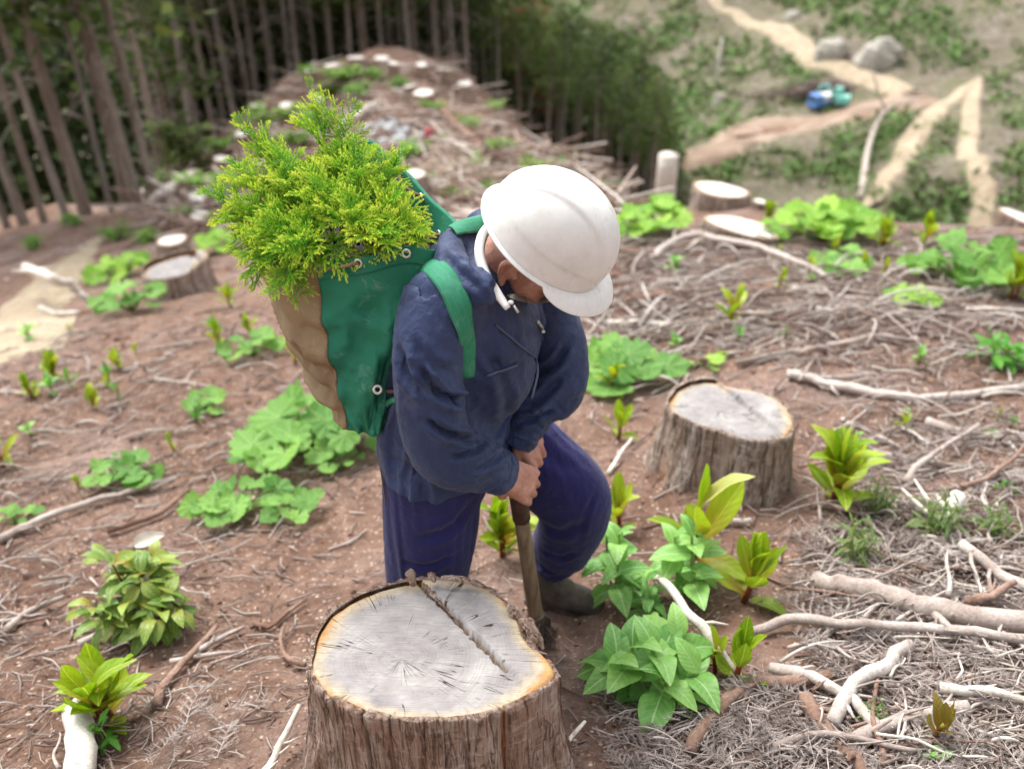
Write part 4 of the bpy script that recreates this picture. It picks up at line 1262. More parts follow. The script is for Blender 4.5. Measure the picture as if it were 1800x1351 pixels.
# straps over the jacket
jk = bpy.data.objects['jacket'].data
jk_bvh = BVHTree.FromPolygons([tuple(v.co) for v in jk.vertices], [tuple(p.vertices) for p in jk.polygons])
m = Mat('green_strap', .7, .3)
uv = m.n.new('ShaderNodeUVMap').outputs[0]; s_ = m.sep(uv)
c = m.ramp(m.noise(9, 5, .6), [(.3, '1c7553'), (.7, '379172')])
stitch = m.math('LESS_THAN', m.math('ABSOLUTE', m.math('SUBTRACT', m.math('FRACT', m.math('MULTIPLY', s_[0], 4.0)), .5)), .07)
c = m.mix(m.math('MULTIPLY', stitch, .45), c, '6f7a4e')
c = m.mix(m.math('MULTIPLY', m.ramp(m.noise(30, 6, .7), [(.5, 0.0), (.7, 1.0)]), .3), c, '86b09c')
m.color(c); m.bump(m.noise(500, 2), .2, .002); m.bump(stitch, .3, -.002)
STRAP = m.m
def strap(pixels, width, name='shoulder_strap', off=.006, n=40, widen=None, label=None):
    pp = spline([(x, y, 0) for x, y in pixels], n)[:, :2]
    C, N = zip(*[on_bvh(jk_bvh, x, y, off, 1.9) for x, y in pp]); C = np.array([tuple(c) for c in C]); N = np.array([tuple(c) for c in N])
    for _ in range(6):
        C[1:-1] = C[1:-1] * .5 + (C[:-2] + C[2:]) * .25; N[1:-1] = N[1:-1] * .4 + (N[:-2] + N[2:]) * .3
    T = np.gradient(C, axis=0); V, UV = [], []
    k = 9
    for i in range(n):
        s = nv(cross(N[i], T[i])); w = width * (1 if widen is None else np.interp(i / (n - 1), [0, .5, 1], widen))
        for j in range(k):
            u = j / (k - 1) * 2 - 1
            V.append(C[i] + s * u * w / 2 - nv(N[i]) * .006 * u * u + nv(N[i]) * .003); UV.append(((u + 1) / 2, i * .02))
    F = [(i * k + j, i * k + j + 1, (i + 1) * k + j + 1, (i + 1) * k + j) for i in range(n - 1) for j in range(k - 1)]
    o = link(name, mesh(name, V, F, STRAP, True, UV), bag); so = o.modifiers.new('thickness', 'SOLIDIFY'); so.thickness = .004; so.offset = 0
    if label: o['label'] = label
    return o
strap([(748, 462), (775, 480), (800, 520), (815, 570), (820, 620), (818, 660)], .046, label='green stitched strap over the near shoulder', widen=(1.0, 1.05, .8))
strap([(796, 408), (820, 400), (850, 394), (890, 390)], .040, label='green stitched strap over the far shoulder')
strap([(668, 722), (684, 706), (700, 700)], .012, 'strap_tail', .006, 14)
p, n = on_bvh(jk_bvh, 664, 684, .014); v, f = torus(p, n, .008, .0034); link('buckle_ring', mesh('buckle_ring', v, f, EYE), bag)
pts = [on_bvh(jk_bvh, x, y, .008)[0] for x, y in ((657, 681), (670, 683), (690, 684), (705, 684))]
v, f, t = tube(spline(pts, 10), .0042, 8); link('drawstring', mesh('drawstring', v, f, CORD), bag)
# frayed strap ends hanging below the jacket
for x in (668, 676):
    a = np.array(P(x, 820, 2.12)); b = np.array(P(x + 4, 900, 2.2)); b[0] = a[0] + .004; b[1] = a[1]
    v, f, t = tube([a, (a + b) / 2 + (.002, 0, 0), b], [.004, .0045, .0035], 6, True, .3); link('strap_tail', mesh('strap_tail', v, f, CORD), bag)

# white shirt collar showing at the neck, chin strap, collar stud, zip
m = Mat('white_cotton', .85, .2); m.color(m.ramp(m.noise(20, 4), [(.3, 'd2cfcb'), (.7, 'e6e4e0')])); m.bump(m.noise(300, 2), .2, .002); WHITEC = m.m
def ribbon(pix_list, width, mat, name, parent, thick=.002, n=24, tilt=None, uvw=True):
    C = spline([P(*q) for q in pix_list], n); T = np.gradient(C, axis=0); V = []
    k = 5; view = -FWD if tilt is None else nv(tilt)
    for i in range(n):
        s = nv(cross(view, T[i])); w = width if np.isscalar(width) else np.interp(i / (n - 1), np.linspace(0, 1, len(width)), width)
        for j in range(k):
            u = j / (k - 1) * 2 - 1; V.append(C[i] + s * u * w / 2 + view * .004 * (1 - u * u))
    F = [(i * k + j, i * k + j + 1, (i + 1) * k + j + 1, (i + 1) * k + j) for i in range(n - 1) for j in range(k - 1)]
    o = link(name, mesh(name, V, F, mat), parent); so = o.modifiers.new('thickness', 'SOLIDIFY'); so.thickness = thick; so.offset = 0
    return o
ribbon([(862, 395, 1.86), (848, 415, 1.845), (843, 445, 1.83), (852, 480, 1.815), (872, 512, 1.80), (893, 542, 1.79)], [.020, .021, .020, .020, .018, .012], WHITEC, 'shirt_collar', person, .002)
m = Mat('grey_webbing', .8, .2); m.color(m.ramp(m.noise(60, 3), [(.3, '6b665c'), (.7, '918b7e')])); m.bump(m.noise(500, 2), .4, .002); WEB = m.m

bd = bpy.data.objects['body'].data
bd_bvh = BVHTree.FromPolygons([tuple(v.co) for v in bd.vertices], [tuple(p.vertices) for p in bd.polygons])
def on_body(px, py, off): p, n = on_bvh(bd_bvh, px, py, off, 1.80); return p
pts = spline([on_body(x, y, .004) for x, y in ((890, 515), (903, 521), (925, 523), (950, 525), (972, 526))], 16)
v, f, t = tube(pts, [.006] * 16, 8, True, .3, up=-FWD); link('chin_strap', mesh('chin_strap', v, f, WEB), person)
v, f = ball(on_body(898, 531, .006), (.006, .006, .0045)); link('collar_stud', mesh('collar_stud', v, f, WHITEC), person)
a, b = on_body(903, 536, .006), on_body(911, 549, .006); v, f, t = tube([a, b], .0028, 10); link('zip_pull', mesh('zip_pull', v, f, EYE), person)
def seam(pixels, width, mat, name, off=.004, n=16):
    C = [on_bvh(jk_bvh, x, y, off, 1.9) for x, y in spline([(x, y, 0) for x, y in pixels], n)[:, :2]]
    pts = np.array([tuple(c[0]) for c in C]); pts[1:-1] = pts[1:-1] * .5 + (pts[:-2] + pts[2:]) * .25
    v, f, t = tube(pts, width, 6); link(name, mesh(name, v, f, mat), bpy.data.objects['jacket'])
m = Mat('dark_zip', .5, .4); m.color('4a5268'); ZIP = m.m
seam([(855, 658), (882, 650), (908, 640)], .0030, ZIP, 'pocket_zip')
seam([(870, 570), (905, 600), (945, 640), (935, 700)], .0026, ZIP, 'front_seam')
seam([(942, 565), (950, 575), (955, 582)], .004, EYE, 'zip_pull')
# ------------------------------------------------------------------ leaves
def leaf_mat(name, c_lo, c_hi, vein, red=None, trans=.35, rough=.42, nv_=8.0, veinf=.45, holes=False):
    m = Mat(name, rough, .4)
    uv = m.n.new('ShaderNodeUVMap').outputs[0]; s = m.sep(uv)
    au = m.math('ABSOLUTE', s[0])
    rnd = m.objrand()
    k = m.math('ADD', m.math('MULTIPLY', m.noise(3.0, 4, .6, vec=uv), .7), m.math('MULTIPLY', rnd, .45))
    c = m.ramp(k, [(.2, c_lo), (.8, c_hi)])
    w = m.math('FRACT', m.math('MULTIPLY', m.math('SUBTRACT', s[1], m.math('MULTIPLY', au, .28)), nv_))
    vn = m.math('LESS_THAN', m.math('ABSOLUTE', m.math('SUBTRACT', w, .5)), .055)
    mid = m.math('LESS_THAN', au, .045)
    vv = m.math('MAXIMUM', m.math('MULTIPLY', vn, veinf), m.math('MULTIPLY', mid, .85))
    c = m.mix(vv, c, vein)
    if red:
        rd = m.math('MULTIPLY', m.ramp(s[1], [(.0, 1.0), (.75, .0)]), m.ramp(rnd, [(.35, .1), (.9, .8)]))
        c = m.mix(rd, c, red)
    spot = m.ramp(m.noise(26, 4, .7, vec=uv), [(.66, 0.0), (.74, .75)])
    c = m.mix(m.math('MULTIPLY', spot, m.ramp(rnd, [(.2, .2), (.8, 1.0)])), c, '8a7a3a')
    m.color(c)
    h = m.math('SUBTRACT', m.math('ABSOLUTE', m.math('SUBTRACT', w, .5)), m.math('MULTIPLY', mid, .5))
    m.bump(h, .5, .0025); m.bump(m.noise(40, 3, vec=uv), .25, .001)
    m.translucent(m.mix(1.0, c, (1.15, 1.15, .55, 1), 'MULTIPLY'), trans)
    return m.m
L_FRESH = leaf_mat('leaf_fresh', '4f9040', '9ccb6c', 'b4d492', None, .35, .42, 8.0, .3)
L_SHOOT = leaf_mat('leaf_shoot', '5a8a12', 'a3bd2c', 'c9c95a', '9a4a22', .4, .38, 7.0, .25)
L_ROUND = leaf_mat('leaf_round', '3c7428', '86b452', '9cc470', None, .38, .6, 5.0, .12)
L_ROUND_B = leaf_mat('leaf_round_bright', '4c8a1c', 'a6ce50', 'b9d676', None, .4, .6, 5.0, .12)
L_DARK = leaf_mat('leaf_shrub', '3f6f2c', '93ad48', 'a9bd6a', 'b08a3a', .3, .4, 6.0, .15)
L_YOUNG = leaf_mat('leaf_young_pale', '8aa544', 'c3cc7e', 'b5a95e', 'b08a4a', .42, .45, 8.0, .45)
L_RED = leaf_mat('leaf_reddish', '5c5a26', '8a8434', 'b0603a', '84402a', .35, .4, 8.0, .3)
L_FERN = leaf_mat('leaf_weed', '2f7a1e', '5fa02e', '8abf52', None, .35, .5, 6.0, .2)
L_WISP = leaf_mat('leaf_wisp', '3f5a2a', '6f8a48', '8a9a5a', '7a4a32', .3, .5, 5.0, .1)
m = Mat('red_stem', .6, .3); m.color(m.ramp(m.attr('t'), [(0, '54201a'), (.7, '84412a'), (1, '7f8a34')])); RSTEM = m.m
m = Mat('green_stem', .6, .3); m.color(m.ramp(m.noise(30, 3), [(.3, '5f7d35'), (.7, '86a557')])); GSTEM = m.m
m = Mat('dead_leaf', .9, .1); m.color(m.ramp(m.objrand(), [(0, 'b9ac98'), (.5, 'cfc5b2'), (1, 'd8d2c4')])); m.bump(m.noise(120, 4), .4, .003); DEADLEAF = m.m

def leaf_mesh(name, wl, bend, fold, mat, nl=12, nw=6, tip=1.0, wav=.02, seed=0, lobes=0, shape='ovate'):
    """unit-length leaf along +Y, face up +Z"""
    V, F, UV, T = [], [], [], []
    rng = random.Random(seed)
    for i in range(nl + 1):
        v = i / nl
        if shape == 'ovate': w = (math.sin(math.pi * v ** .86) ** .72) * (1 - .22 * v ** 2)
        elif shape == 'lance': w = math.sin(math.pi * v ** 1.2) ** .75
        else: w = math.sin(math.pi * v ** .6) ** .55
        if i == 0: w = .03
        if i == nl: w = .015
        if lobes and 0 < i < nl: w *= 1 + .16 * math.sin(v * math.pi * lobes)
        a = bend * v * v
        y = v * (1 - .18 * abs(bend) * v); z = math.sin(a) * v * .55 if True else 0
        for j in range(nw + 1):
            u = j / nw * 2 - 1
            x = u * w * wl * .5
            zz = z + abs(u) * w * wl * fold + wav * math.sin(v * 14 + u * 3 + seed) * abs(u) * .6 + wav * .6 * (rng.random() - .5) * abs(u)
            V.append((x, y, zz)); UV.append((u * w, v)); T.append(v)
    n = nw + 1
    F = [(i * n + j, i * n + j + 1, (i + 1) * n + j + 1, (i + 1) * n + j) for i in range(nl) for j in range(nw)]
    return mesh(name, V, F, mat, True, UV, {'t': T})
def round_leaf_mesh(name, mat, seed, lobes=9, cup=.12, nr=5, na=36):
    rng = random.Random(seed); V, UV, T = [(0, 0, 0)], [(0, 0)], [0]
    ph = rng.uniform(0, 6)
    for i in range(1, nr + 1):
        for k in range(na):
            a = -math.pi / 2 + .18 + (2 * math.pi - .36) * k / (na - 1)
            rr = (.92 + .30 * abs(math.sin(a * lobes / 2 + ph)) ** .7 + .10 * math.sin(3 * a + ph) + .05 * rng.uniform(-1, 1) - .18 * math.exp(-((a + math.pi / 2) / .3) ** 2)) * i / nr
            x, y = rr * math.cos(a) * .52, rr * math.sin(a) * .5
            z = cup * (rr ** 2) * .5 - .05 * math.cos(a * lobes / 2 + ph) ** 2 * rr + .07 * math.sin(a * 2 + seed) * rr
            V.append((x, y, z)); UV.append((math.sin(a * 3.5) * rr, rr)); T.append(rr)
    F = [(0, 1 + k, 2 + k) for k in range(na - 1)]
    F += [(1 + i * na + k, 1 + (i + 1) * na + k, 1 + (i + 1) * na + k + 1, 1 + i * na + k + 1) for i in range(nr - 1) for k in range(na - 1)]
    return mesh(name, V, F, mat, True, UV, {'t': T})
def variants(fn, n=5): return [fn(k) for k in range(n)]
LV = {
    'fresh': variants(lambda k: leaf_mesh('leaf', .56, -.5 - .25 * k, .10 + .03 * (k % 3), L_FRESH, 14, 8, seed=k, wav=.018)),
    'shoot': variants(lambda k: leaf_mesh('leaf', .34, .5 - .35 * k, .16, L_SHOOT, 14, 6, seed=k + 9, shape='lance', wav=.014)),
    'young': variants(lambda k: leaf_mesh('leaf', .36, -.5 - .4 * k, .12, L_YOUNG, 14, 8, seed=k + 19, wav=.02), 3),
    'red': variants(lambda k: leaf_mesh('leaf', .36, .3 - .4 * k, .10, L_RED, 14, 6, seed=k + 29, wav=.012), 3),
    'round': variants(lambda k: round_leaf_mesh('leaf', L_ROUND, k, 7 + k)),
    'bright': variants(lambda k: round_leaf_mesh('leaf', L_ROUND_B, k + 7, 7 + k)),
    'shrub': variants(lambda k: leaf_mesh('leaf', .46, -.4 - .3 * k, .10, L_DARK, 7, 4, seed=k + 39, wav=.01)),
    'fern': variants(lambda k: leaf_mesh('leaf', .30, -.2 - .3 * k, .10, L_FERN, 8, 4, seed=k + 49, lobes=5, shape='lance')),
    'wisp': variants(lambda k: leaf_mesh('leaf', .13, -.3 - .3 * k, .1, L_WISP, 5, 2, seed=k + 69, shape='lance')),
    'dead': variants(lambda k: leaf_mesh('leaf', .45, -.8 - .3 * k, .2, DEADLEAF, 8, 4, seed=k + 59, wav=.05), 3),
}
def place(me, parent, base, direc, normal, size, roll=0.0, name='leaf', wmul=1.0):
    y = nv(direc); z = np.asarray(normal, float); z = z - y * (z @ y)
    if np.linalg.norm(z) < 1e-4: z = frame_of(y)[1]
    z = nv(z); x = cross(y, z)
    if roll: x, z = x * math.cos(roll) + z * math.sin(roll), z * math.cos(roll) - x * math.sin(roll)
    M_ = Matrix(((x[0] * size * wmul, y[0] * size, z[0] * size, base[0]), (x[1] * size * wmul, y[1] * size, z[1] * size, base[1]), (x[2] * size * wmul, y[2] * size, z[2] * size, base[2]), (0, 0, 0, 1)))
    o = bpy.data.objects.new(name, me); COL.objects.link(o)
    o.parent = parent; o.matrix_parent_inverse = world_mat(parent).inverted(); o.matrix_basis = M_
    return o

def az(a, el): return np.array([math.cos(el) * math.sin(a), math.cos(el) * math.cos(a), math.sin(el)])

def shoot_plant(label, px, py, hpx, seed, leaves=9, stems=1, group=None, kind='shoot', base=None, young=0, name='shoot_plant', spread=.5, size=None):
    """upright shoot: reddish stem, long leaves standing up and opening outwards"""
    rng = random.Random(seed); b = np.array(G(px, py)) if base is None else np.array(base)
    d = pix(b)[2]; h = hpx * d / FPX / .88
    root = empty(name, tuple(b), rng.uniform(0, 6)); tag(root, label, 'plant', group)
    for s in range(stems):
        a0 = rng.uniform(0, 6.28); lean = rng.uniform(.03, .16) + .10 * (stems > 1)
        top = b + np.array([math.cos(a0) * lean, math.sin(a0) * lean, 1]) * h * rng.uniform(.42, .58)
        pts = spline([b - UPZ * .015 + rng.uniform(-.1, .1) * .1, (b + top) / 2 + np.array([rng.uniform(-.05, .05), rng.uniform(-.05, .05), 0]) * h, top], 8)
        v, f, t = tube(pts, np.linspace(.044, .028, 8) * min(h, .22), 7)
        link('stem', mesh('stem', v, f, RSTEM, True, None, {'t': t}), root)
        for k in range(leaves):
            u = (k + .5) / leaves; a = k * 2.4 + rng.uniform(-.3, .3)
            p = pts[min(7, int(1 + u * 7))]
            el = math.radians(np.interp(u, [0, .35, 1], [18, 56, 82]) + rng.uniform(-12, 12)) * (1.0 if spread < .6 else .8)
            L = h * np.interp(u, [0, .4, 1], [.38, .58, .55]) * rng.uniform(.8, 1.15) * (size or 1)
            dirv = az(a, el)
            kk = kind
            if young and u > .55 and rng.random() < young: kk = 'young'
            nn = UPZ if el < 1.2 else -az(a, 0)
            nn = UPZ * math.cos(el) - az(a, 0) * math.sin(el)
            place(rng.choice(LV[kk]), root, p, dirv, nn, L, rng.uniform(-.4, .4))
    return root
def rosette_plant(label, px, py, wpx, seed, leaves=26, group=None, kind='fresh', height=.55, base=None, name='broadleaf_plant', heads=5):
    """bushy plant: several short stems each carrying a whorl of broad leaves"""
    rng = random.Random(seed); b = np.array(G(px, py)) if base is None else np.array(base)
    d = pix(b)[2]; w = wpx * d / FPX
    root = empty(name, tuple(b)); tag(root, label, 'plant', group)
    for hh in range(heads):
        a = hh * 2.4 + rng.uniform(-.3, .3); r = w * .30 * math.sqrt((hh + .3) / heads) * (0 if hh == 0 else 1)
        top = b + np.array([math.cos(a) * r, math.sin(a) * r, w * height * (1 - .35 * (r / (w * .3)) ** 2) * rng.uniform(.8, 1.1)])
        pts = spline([b - UPZ * .01, b * .5 + top * .5 + np.array([math.cos(a), math.sin(a), 0]) * w * .04, top], 7)
        v, f, t = tube(pts, np.linspace(.016, .010, 7) * w * 1.2, 6); link('stem', mesh('stem', v, f, GSTEM, True, None, {'t': t}), root)
        m_ = max(4, leaves // heads)
        for k in range(m_):
            u = (k + .5) / m_; aa = a + k * 2.4 + rng.uniform(-.3, .3)
            p = pts[min(6, int(2 + u * 5))]
            el = math.radians(np.interp(u, [0, .5, 1], [-2, 22, 62]) + rng.uniform(-10, 10))
            L = w * np.interp(u, [0, .5, 1], [.40, .40, .24]) * rng.uniform(.85, 1.15)
            nn = UPZ * math.cos(el) - az(aa, 0) * math.sin(el)
            place(rng.choice(LV[kind]), root, p, az(aa, el), nn, L, rng.uniform(-.35, .35))
    return root
def umbrella_plant(label, px, py, wpx, seed, leaves=12, group=None, kind='round', base=None, name='butterbur_plant', hgt=.35, leaf=.30):
    """round lobed leaves on long stalks, held flat"""
    rng = random.Random(seed); b = np.array(G(px, py)) if base is None else np.array(base)
    d = pix(b)[2]; w = wpx * d / FPX
    root = empty(name, tuple(b)); tag(root, label, 'plant', group)
    mb = MB()
    for k in range(leaves):
        a = k * 2.4 + rng.uniform(-.4, .4); r = w * .46 * math.sqrt((k + .4) / leaves)
        x, y = b[0] + math.cos(a) * r, b[1] + math.sin(a) * r
        z = hz(x, y) + w * hgt * rng.uniform(.35, 1.0) * (1 - .5 * (r / (w * .5)) ** 2)
        p = np.array([x, y, z]); o_ = np.array([math.cos(a), math.sin(a), 0])
        pts = spline([b + o_ * .02 * w, b * .45 + p * .55 + UPZ * w * .05, p], 6)
        v, f, t = tube(pts, .008 * w + .0008, 5); mb.add(v, f, 0, t)
        n = nv(UPZ + o_ * rng.uniform(-.2, .8) + np.array([rng.uniform(-.5, .5), rng.uniform(-.7, .3), 0]))
        place(rng.choice(LV[kind]), root, p, o_ * .9 + np.array([rng.uniform(-.5, .5), rng.uniform(-.5, .5), 0]), n, w * leaf * rng.uniform(.45, 1.15))
    link('stalks', mb.mesh('stalks', GSTEM), root)
    return root

# ---- in front, right of the man
rosette_plant('bushy broadleaf plant with pointed green leaves right of the front stump', 1140, 1215, 270, 3, 36, height=.42, heads=6)
shoot_plant('tallest shoot with pale drooping young leaves before the right stump', 1205, 1000, 215, 5, 7, young=.5, size=1.0)
shoot_plant('leafy red-stemmed shoot between the tall shoot and the fallen pole', 1308, 1055, 165, 6, 12)
shoot_plant('short red-stemmed shoot above the crooked branch', 1292, 1195, 130, 7, 9)
shoot_plant('slim shoot squeezed between the broadleaf plant and the red-stemmed shoot', 1258, 1180, 95, 72, 6)
rosette_plant('loose green plant at the foot of the tall shoot', 1200, 1045, 180, 8, 24, height=.75, heads=4)
rosette_plant('green plant with broad ribbed leaves beside the man\'s boot', 1078, 1045, 160, 9, 22, height=1.0, heads=3)
rosette_plant('dense leafy plant between the boot and the tall shoot', 1132, 1060, 110, 77, 14, height=.6, heads=3)
shoot_plant('pale green shoot right behind the man\'s knee', 1085, 935, 110, 10, 8)
rosette_plant('low leafy plant touching the toe of the boot', 1140, 1075, 110, 73, 14, height=.4, heads=3)
shoot_plant('narrow-leaved shoot standing between the man\'s legs', 888, 975, 130, 12, 10, 2)
shoot_plant('thick red-stemmed shoot right of the peeling stump', 1465, 880, 150, 13, 11, 2)
shoot_plant('small reddish shoot among dry twigs in the lower right corner', 1640, 1310, 110, 14, 8, kind='red')
rosette_plant('small green plant under the reddish shoot in the lower right corner', 1650, 1345, 80, 74, 8, heads=2, height=.3)
shoot_plant('long-leaved green shoot in the lower left corner', 190, 1270, 165, 15, 12, 2, spread=.7)
rosette_plant('dark leafy weed at the foot of the lower left shoot', 190, 1310, 100, 16, 12, kind='fern', heads=3)
shoot_plant('yellow-green shoot left of the stump behind the man', 1085, 772, 75, 17, 8)
umbrella_plant('round-leaved plant behind the man\'s elbow', 1085, 660, 200, 18, 16, kind='round', hgt=.3)
umbrella_plant('lone pair of round leaves above the peeling stump', 1240, 648, 90, 75, 4, kind='bright')
shoot_plant('small weed shoot beside the round-leaved plant', 1075, 690, 70, 76, 7)

# ---- the shrub on the left
def shrub(label, px, py, wpx, hpx, seed, n=170):
    rng = random.Random(seed); b = np.array(G(px, py)); d = pix(b)[2]; w = wpx * d / FPX; h = hpx * d / FPX
    root = empty('shrub', tuple(b)); tag(root, label, 'shrub')
    tips = []
    for k in range(16):
        a = rng.uniform(0, 6.28); r = w * .5 * math.sqrt(rng.random()); t = b + np.array([math.cos(a) * r, math.sin(a) * r * .8, h * (1 - .5 * (r / (w * .5)) ** 2) * rng.uniform(.6, 1)])
        pts = spline([b, b * .5 + t * .5 - UPZ * h * .05, t], 6); v, f, _ = tube(pts[:5], np.linspace(.006, .003, 5), 5)
        link('stem', mesh('stem', v, f, RSTEM, True, None, {'t': _ * .6}), root); tips.append(pts)
    for k in range(n):
        pts = rng.choice(tips); u = rng.uniform(.35, 1); p = pts[int(u * 5)]; a = rng.uniform(0, 6.28); el = rng.uniform(-.3, .9)
        kind = 'dead' if rng.random() < .08 else 'shrub'
        L = w * rng.uniform(.13, .22); q = p + az(a, el) * L * rng.uniform(0, .5)
        place(rng.choice(LV[kind]), root, q, az(a, el if kind == 'shrub' else -1.0), UPZ * math.cos(el) - az(a, 0) * math.sin(el), L * (1 if kind == 'shrub' else .6), rng.uniform(-.5, .5))
    place(LV['dead'][0], root, b + np.array([.03, 0, h * .95]), (.8, .2, .35), (0, -.6, .8), .10)
shrub('rounded evergreen shrub with withered pale flowers on the left slope', 262, 1100, 250, 205, 4, 340)

# ---- blurred plants further off
A_ = 'round-leaved plants growing on the slope'; B_ = 'leafy shoots sprouting on the slope'
for i, (px, py, w, n, kind, lab) in enumerate([
    (545, 800, 260, 20, 'round', 'big round-leaved clump below the backpack'),
    (420, 900, 170, 13, 'round', 'flat round-leaved plant down-left of the backpack clump'),
    (520, 905, 110, 9, 'round', 'grey-green round-leaved plant beside the trouser leg'),
    (225, 845, 130, 9, 'round', 'pale round-leaved plant alone on the left slope'),
    (445, 625, 110, 10, 'round', 'small lobed plant left of the brown canvas'),
    (365, 720, 85, 8, 'round', 'small pale plant on bare soil left of the backpack'),
    (600, 825, 90, 7, 'round', 'last round leaves peeping out behind the jacket hem'),
    (1130, 410, 150, 22, 'bright', 'bright leafy clump just right of the hard hat'),
    (1110, 350, 110, 12, 'bright', 'bright leafy clump at the edge of the drop behind the hard hat'),
    (1440, 425, 190, 26, 'bright', 'large bright clump right of the white-topped stumps'),
    (1640, 380, 100, 14, 'bright', 'bright green clump below the sandy gully'),
    (1690, 500, 210, 16, 'round', 'wide round-leaved plant by the right edge, below the gully'),
    (1480, 480, 110, 8, 'round', 'thin scatter of round leaves below the large bright clump'),
    (1600, 540, 100, 8, 'bright', 'small round-leaved plant left of the serrated weed'),
    (230, 545, 130, 14, 'round', 'round-leaved clump in front of the sandy bank'),
    (210, 490, 110, 12, 'bright', 'leafy clump left of the notched grey stump'),
    (30, 920, 90, 6, 'round', 'half-seen round-leaved plant at the left edge'),
    (400, 440, 110, 12, 'bright', 'leafy clump between the notched stump and the seedlings')]):
    umbrella_plant(lab, px, py, w, 100 + i, int(n * 1.5), A_, kind, leaf=.24 if n > 12 else .28, hgt=.42)
for i, (px, py, h, n, st, lab) in enumerate([
    (405, 540, 50, 9, 1, 'bright green shoot right of the notched stump'),
    (385, 608, 52, 9, 1, 'yellow-green shoot below the notched stump'),
    (438, 590, 42, 7, 1, 'tiny yellowish shoot beside the brown canvas'),
    (165, 718, 52, 9, 1, 'rounded green shoot standing alone on the left slope'),
    (95, 668, 55, 9, 2, 'bushy yellow-green shoot in the left litter'),
    (60, 700, 48, 9, 2, 'reddish-tipped shoot near the left edge'),
    (208, 652, 45, 8, 1, 'star-shaped shoot right of the bushy pair'),
    (10, 820, 80, 9, 1, 'shoot cut by the left picture edge'),
    (520, 640, 60, 8, 1, 'shoot half behind the brown canvas'),
    (1282, 575, 85, 8, 1, 'single shoot amid the dry branches right of the hard hat'),
    (1372, 505, 42, 7, 1, 'small round shoot above the dry branches'),
    (1550, 440, 60, 9, 2, 'leafy shoot right of the large bright clump'),
    (1622, 435, 70, 8, 1, 'tall-stemmed shoot below the sandy gully'),
    (1775, 530, 90, 8, 2, 'dark red-stemmed shoot near the right edge'),
    (1350, 390, 40, 9, 2, 'olive shoot beside the white-topped stump'),
    (140, 855, 30, 8, 1, 'low grassy tuft on the left slope')]):
    shoot_plant(lab, px, py, h, 200 + i, n, st, B_)
rosette_plant('serrated fern-like weed by the right edge', 1760, 640, 120, 31, 30, kind='fern', heads=3, height=.35)
rosette_plant('small bright weed on bare soil at the right', 1740, 775, 55, 32, 8, kind='fresh', heads=2, height=.3)
rosette_plant('tiny leafy weed near the right edge above the twigs', 1770, 865, 55, 33, 7, kind='fern', heads=2, height=.3)
for i, (px, py, w, lab) in enumerate([(1500, 985, 110, 'wispy green weed rising over the fallen pole'), (1540, 905, 90, 'thin weed with dark stalk above the wispy one'),
                                      (1640, 945, 120, 'feathery weed by the upright white snag'), (1740, 945, 90, 'feathery weed right of the upright white snag'), (1530, 1275, 70, 'tiny weed in the twigs at the bottom')]):
    rosette_plant(lab, px, py, w, 300 + i, 60, kind='wisp', heads=9, height=.75, name='weed')

# small shoots dotted between the larger ones
_r = random.Random(44)
for (x0, y0, x1, y1, n, lab, grp) in [(20, 580, 480, 800, 13, 'small leafy shoot dotted over the blurred slope left of the backpack', 'small shoots left of the backpack'),
                                     (1180, 420, 1780, 640, 12, 'small leafy shoot dotted among the dry branches right of the hard hat', 'small shoots right of the hard hat'),
                                     (1400, 660, 1780, 860, 5, 'small leafy shoot on the bare soil right of the peeling stump', 'small shoots right of the peeling stump')]:
    for k in range(n):
        shoot_plant(lab, _r.uniform(x0, x1), _r.uniform(y0, y1), _r.uniform(20, 42), 500 + k + int(x0), _r.randrange(5, 8), 1, grp, kind=_r.choice(['shoot', 'fern', 'fresh']))
# ------------------------------------------------------------------ cedar seedlings in the backpack
m = Mat('cedar_foliage', .55, .35)
c = m.ramp(m.math('ADD', m.attr('t'), m.math('MULTIPLY', m.math('SUBTRACT', m.objrand(), .5), .35)), [(.0, '2f7a30'), (.3, '5fae34'), (.58, 'a2d03c'), (1.0, 'dde65c')])
m.color(c); m.translucent(m.mix(1.0, c, (1.1, 1.1, .6, 1), 'MULTIPLY'), .3)
CEDAR = m.m
m = Mat('cedar_stem', .7, .2); m.color(m.ramp(m.attr('t'), [(0, '5b4a2a'), (.5, '6b7a28'), (1, '8f9f30')])); CSTEM = m.m
def needles(mb, a, b, t0, t1, n, L, rng, curl=.0):
    """awl-shaped needles all round the twig a-b"""
    a, b = np.asarray(a), np.asarray(b); t, u, w = frame_of(b - a)
    mb.add(*tube([a, (a + b) / 2, b], [.0011, .0009, .0005], 3, False)[:2], 1, (t0 + t1) / 2)
    for k in range(n):
        s = (k + .6) / n; p = a + (b - a) * s; an = k * 2.4 + rng.uniform(-.3, .3)
        e = u * math.cos(an) + w * math.sin(an)
        l = L * (1 - .35 * s) * rng.uniform(.8, 1.15)
        q = p + (t * .72 + e * .62) * l * .6; q2 = q + (t * .9 + e * .1) * l * .5
        sd = cross(t, e) * .0013
        mb.add([p - sd, p + sd, q + sd * .9, q - sd * .9, q2], [(0, 1, 2, 3), (3, 2, 4)], 0, t0 + (t1 - t0) * s)
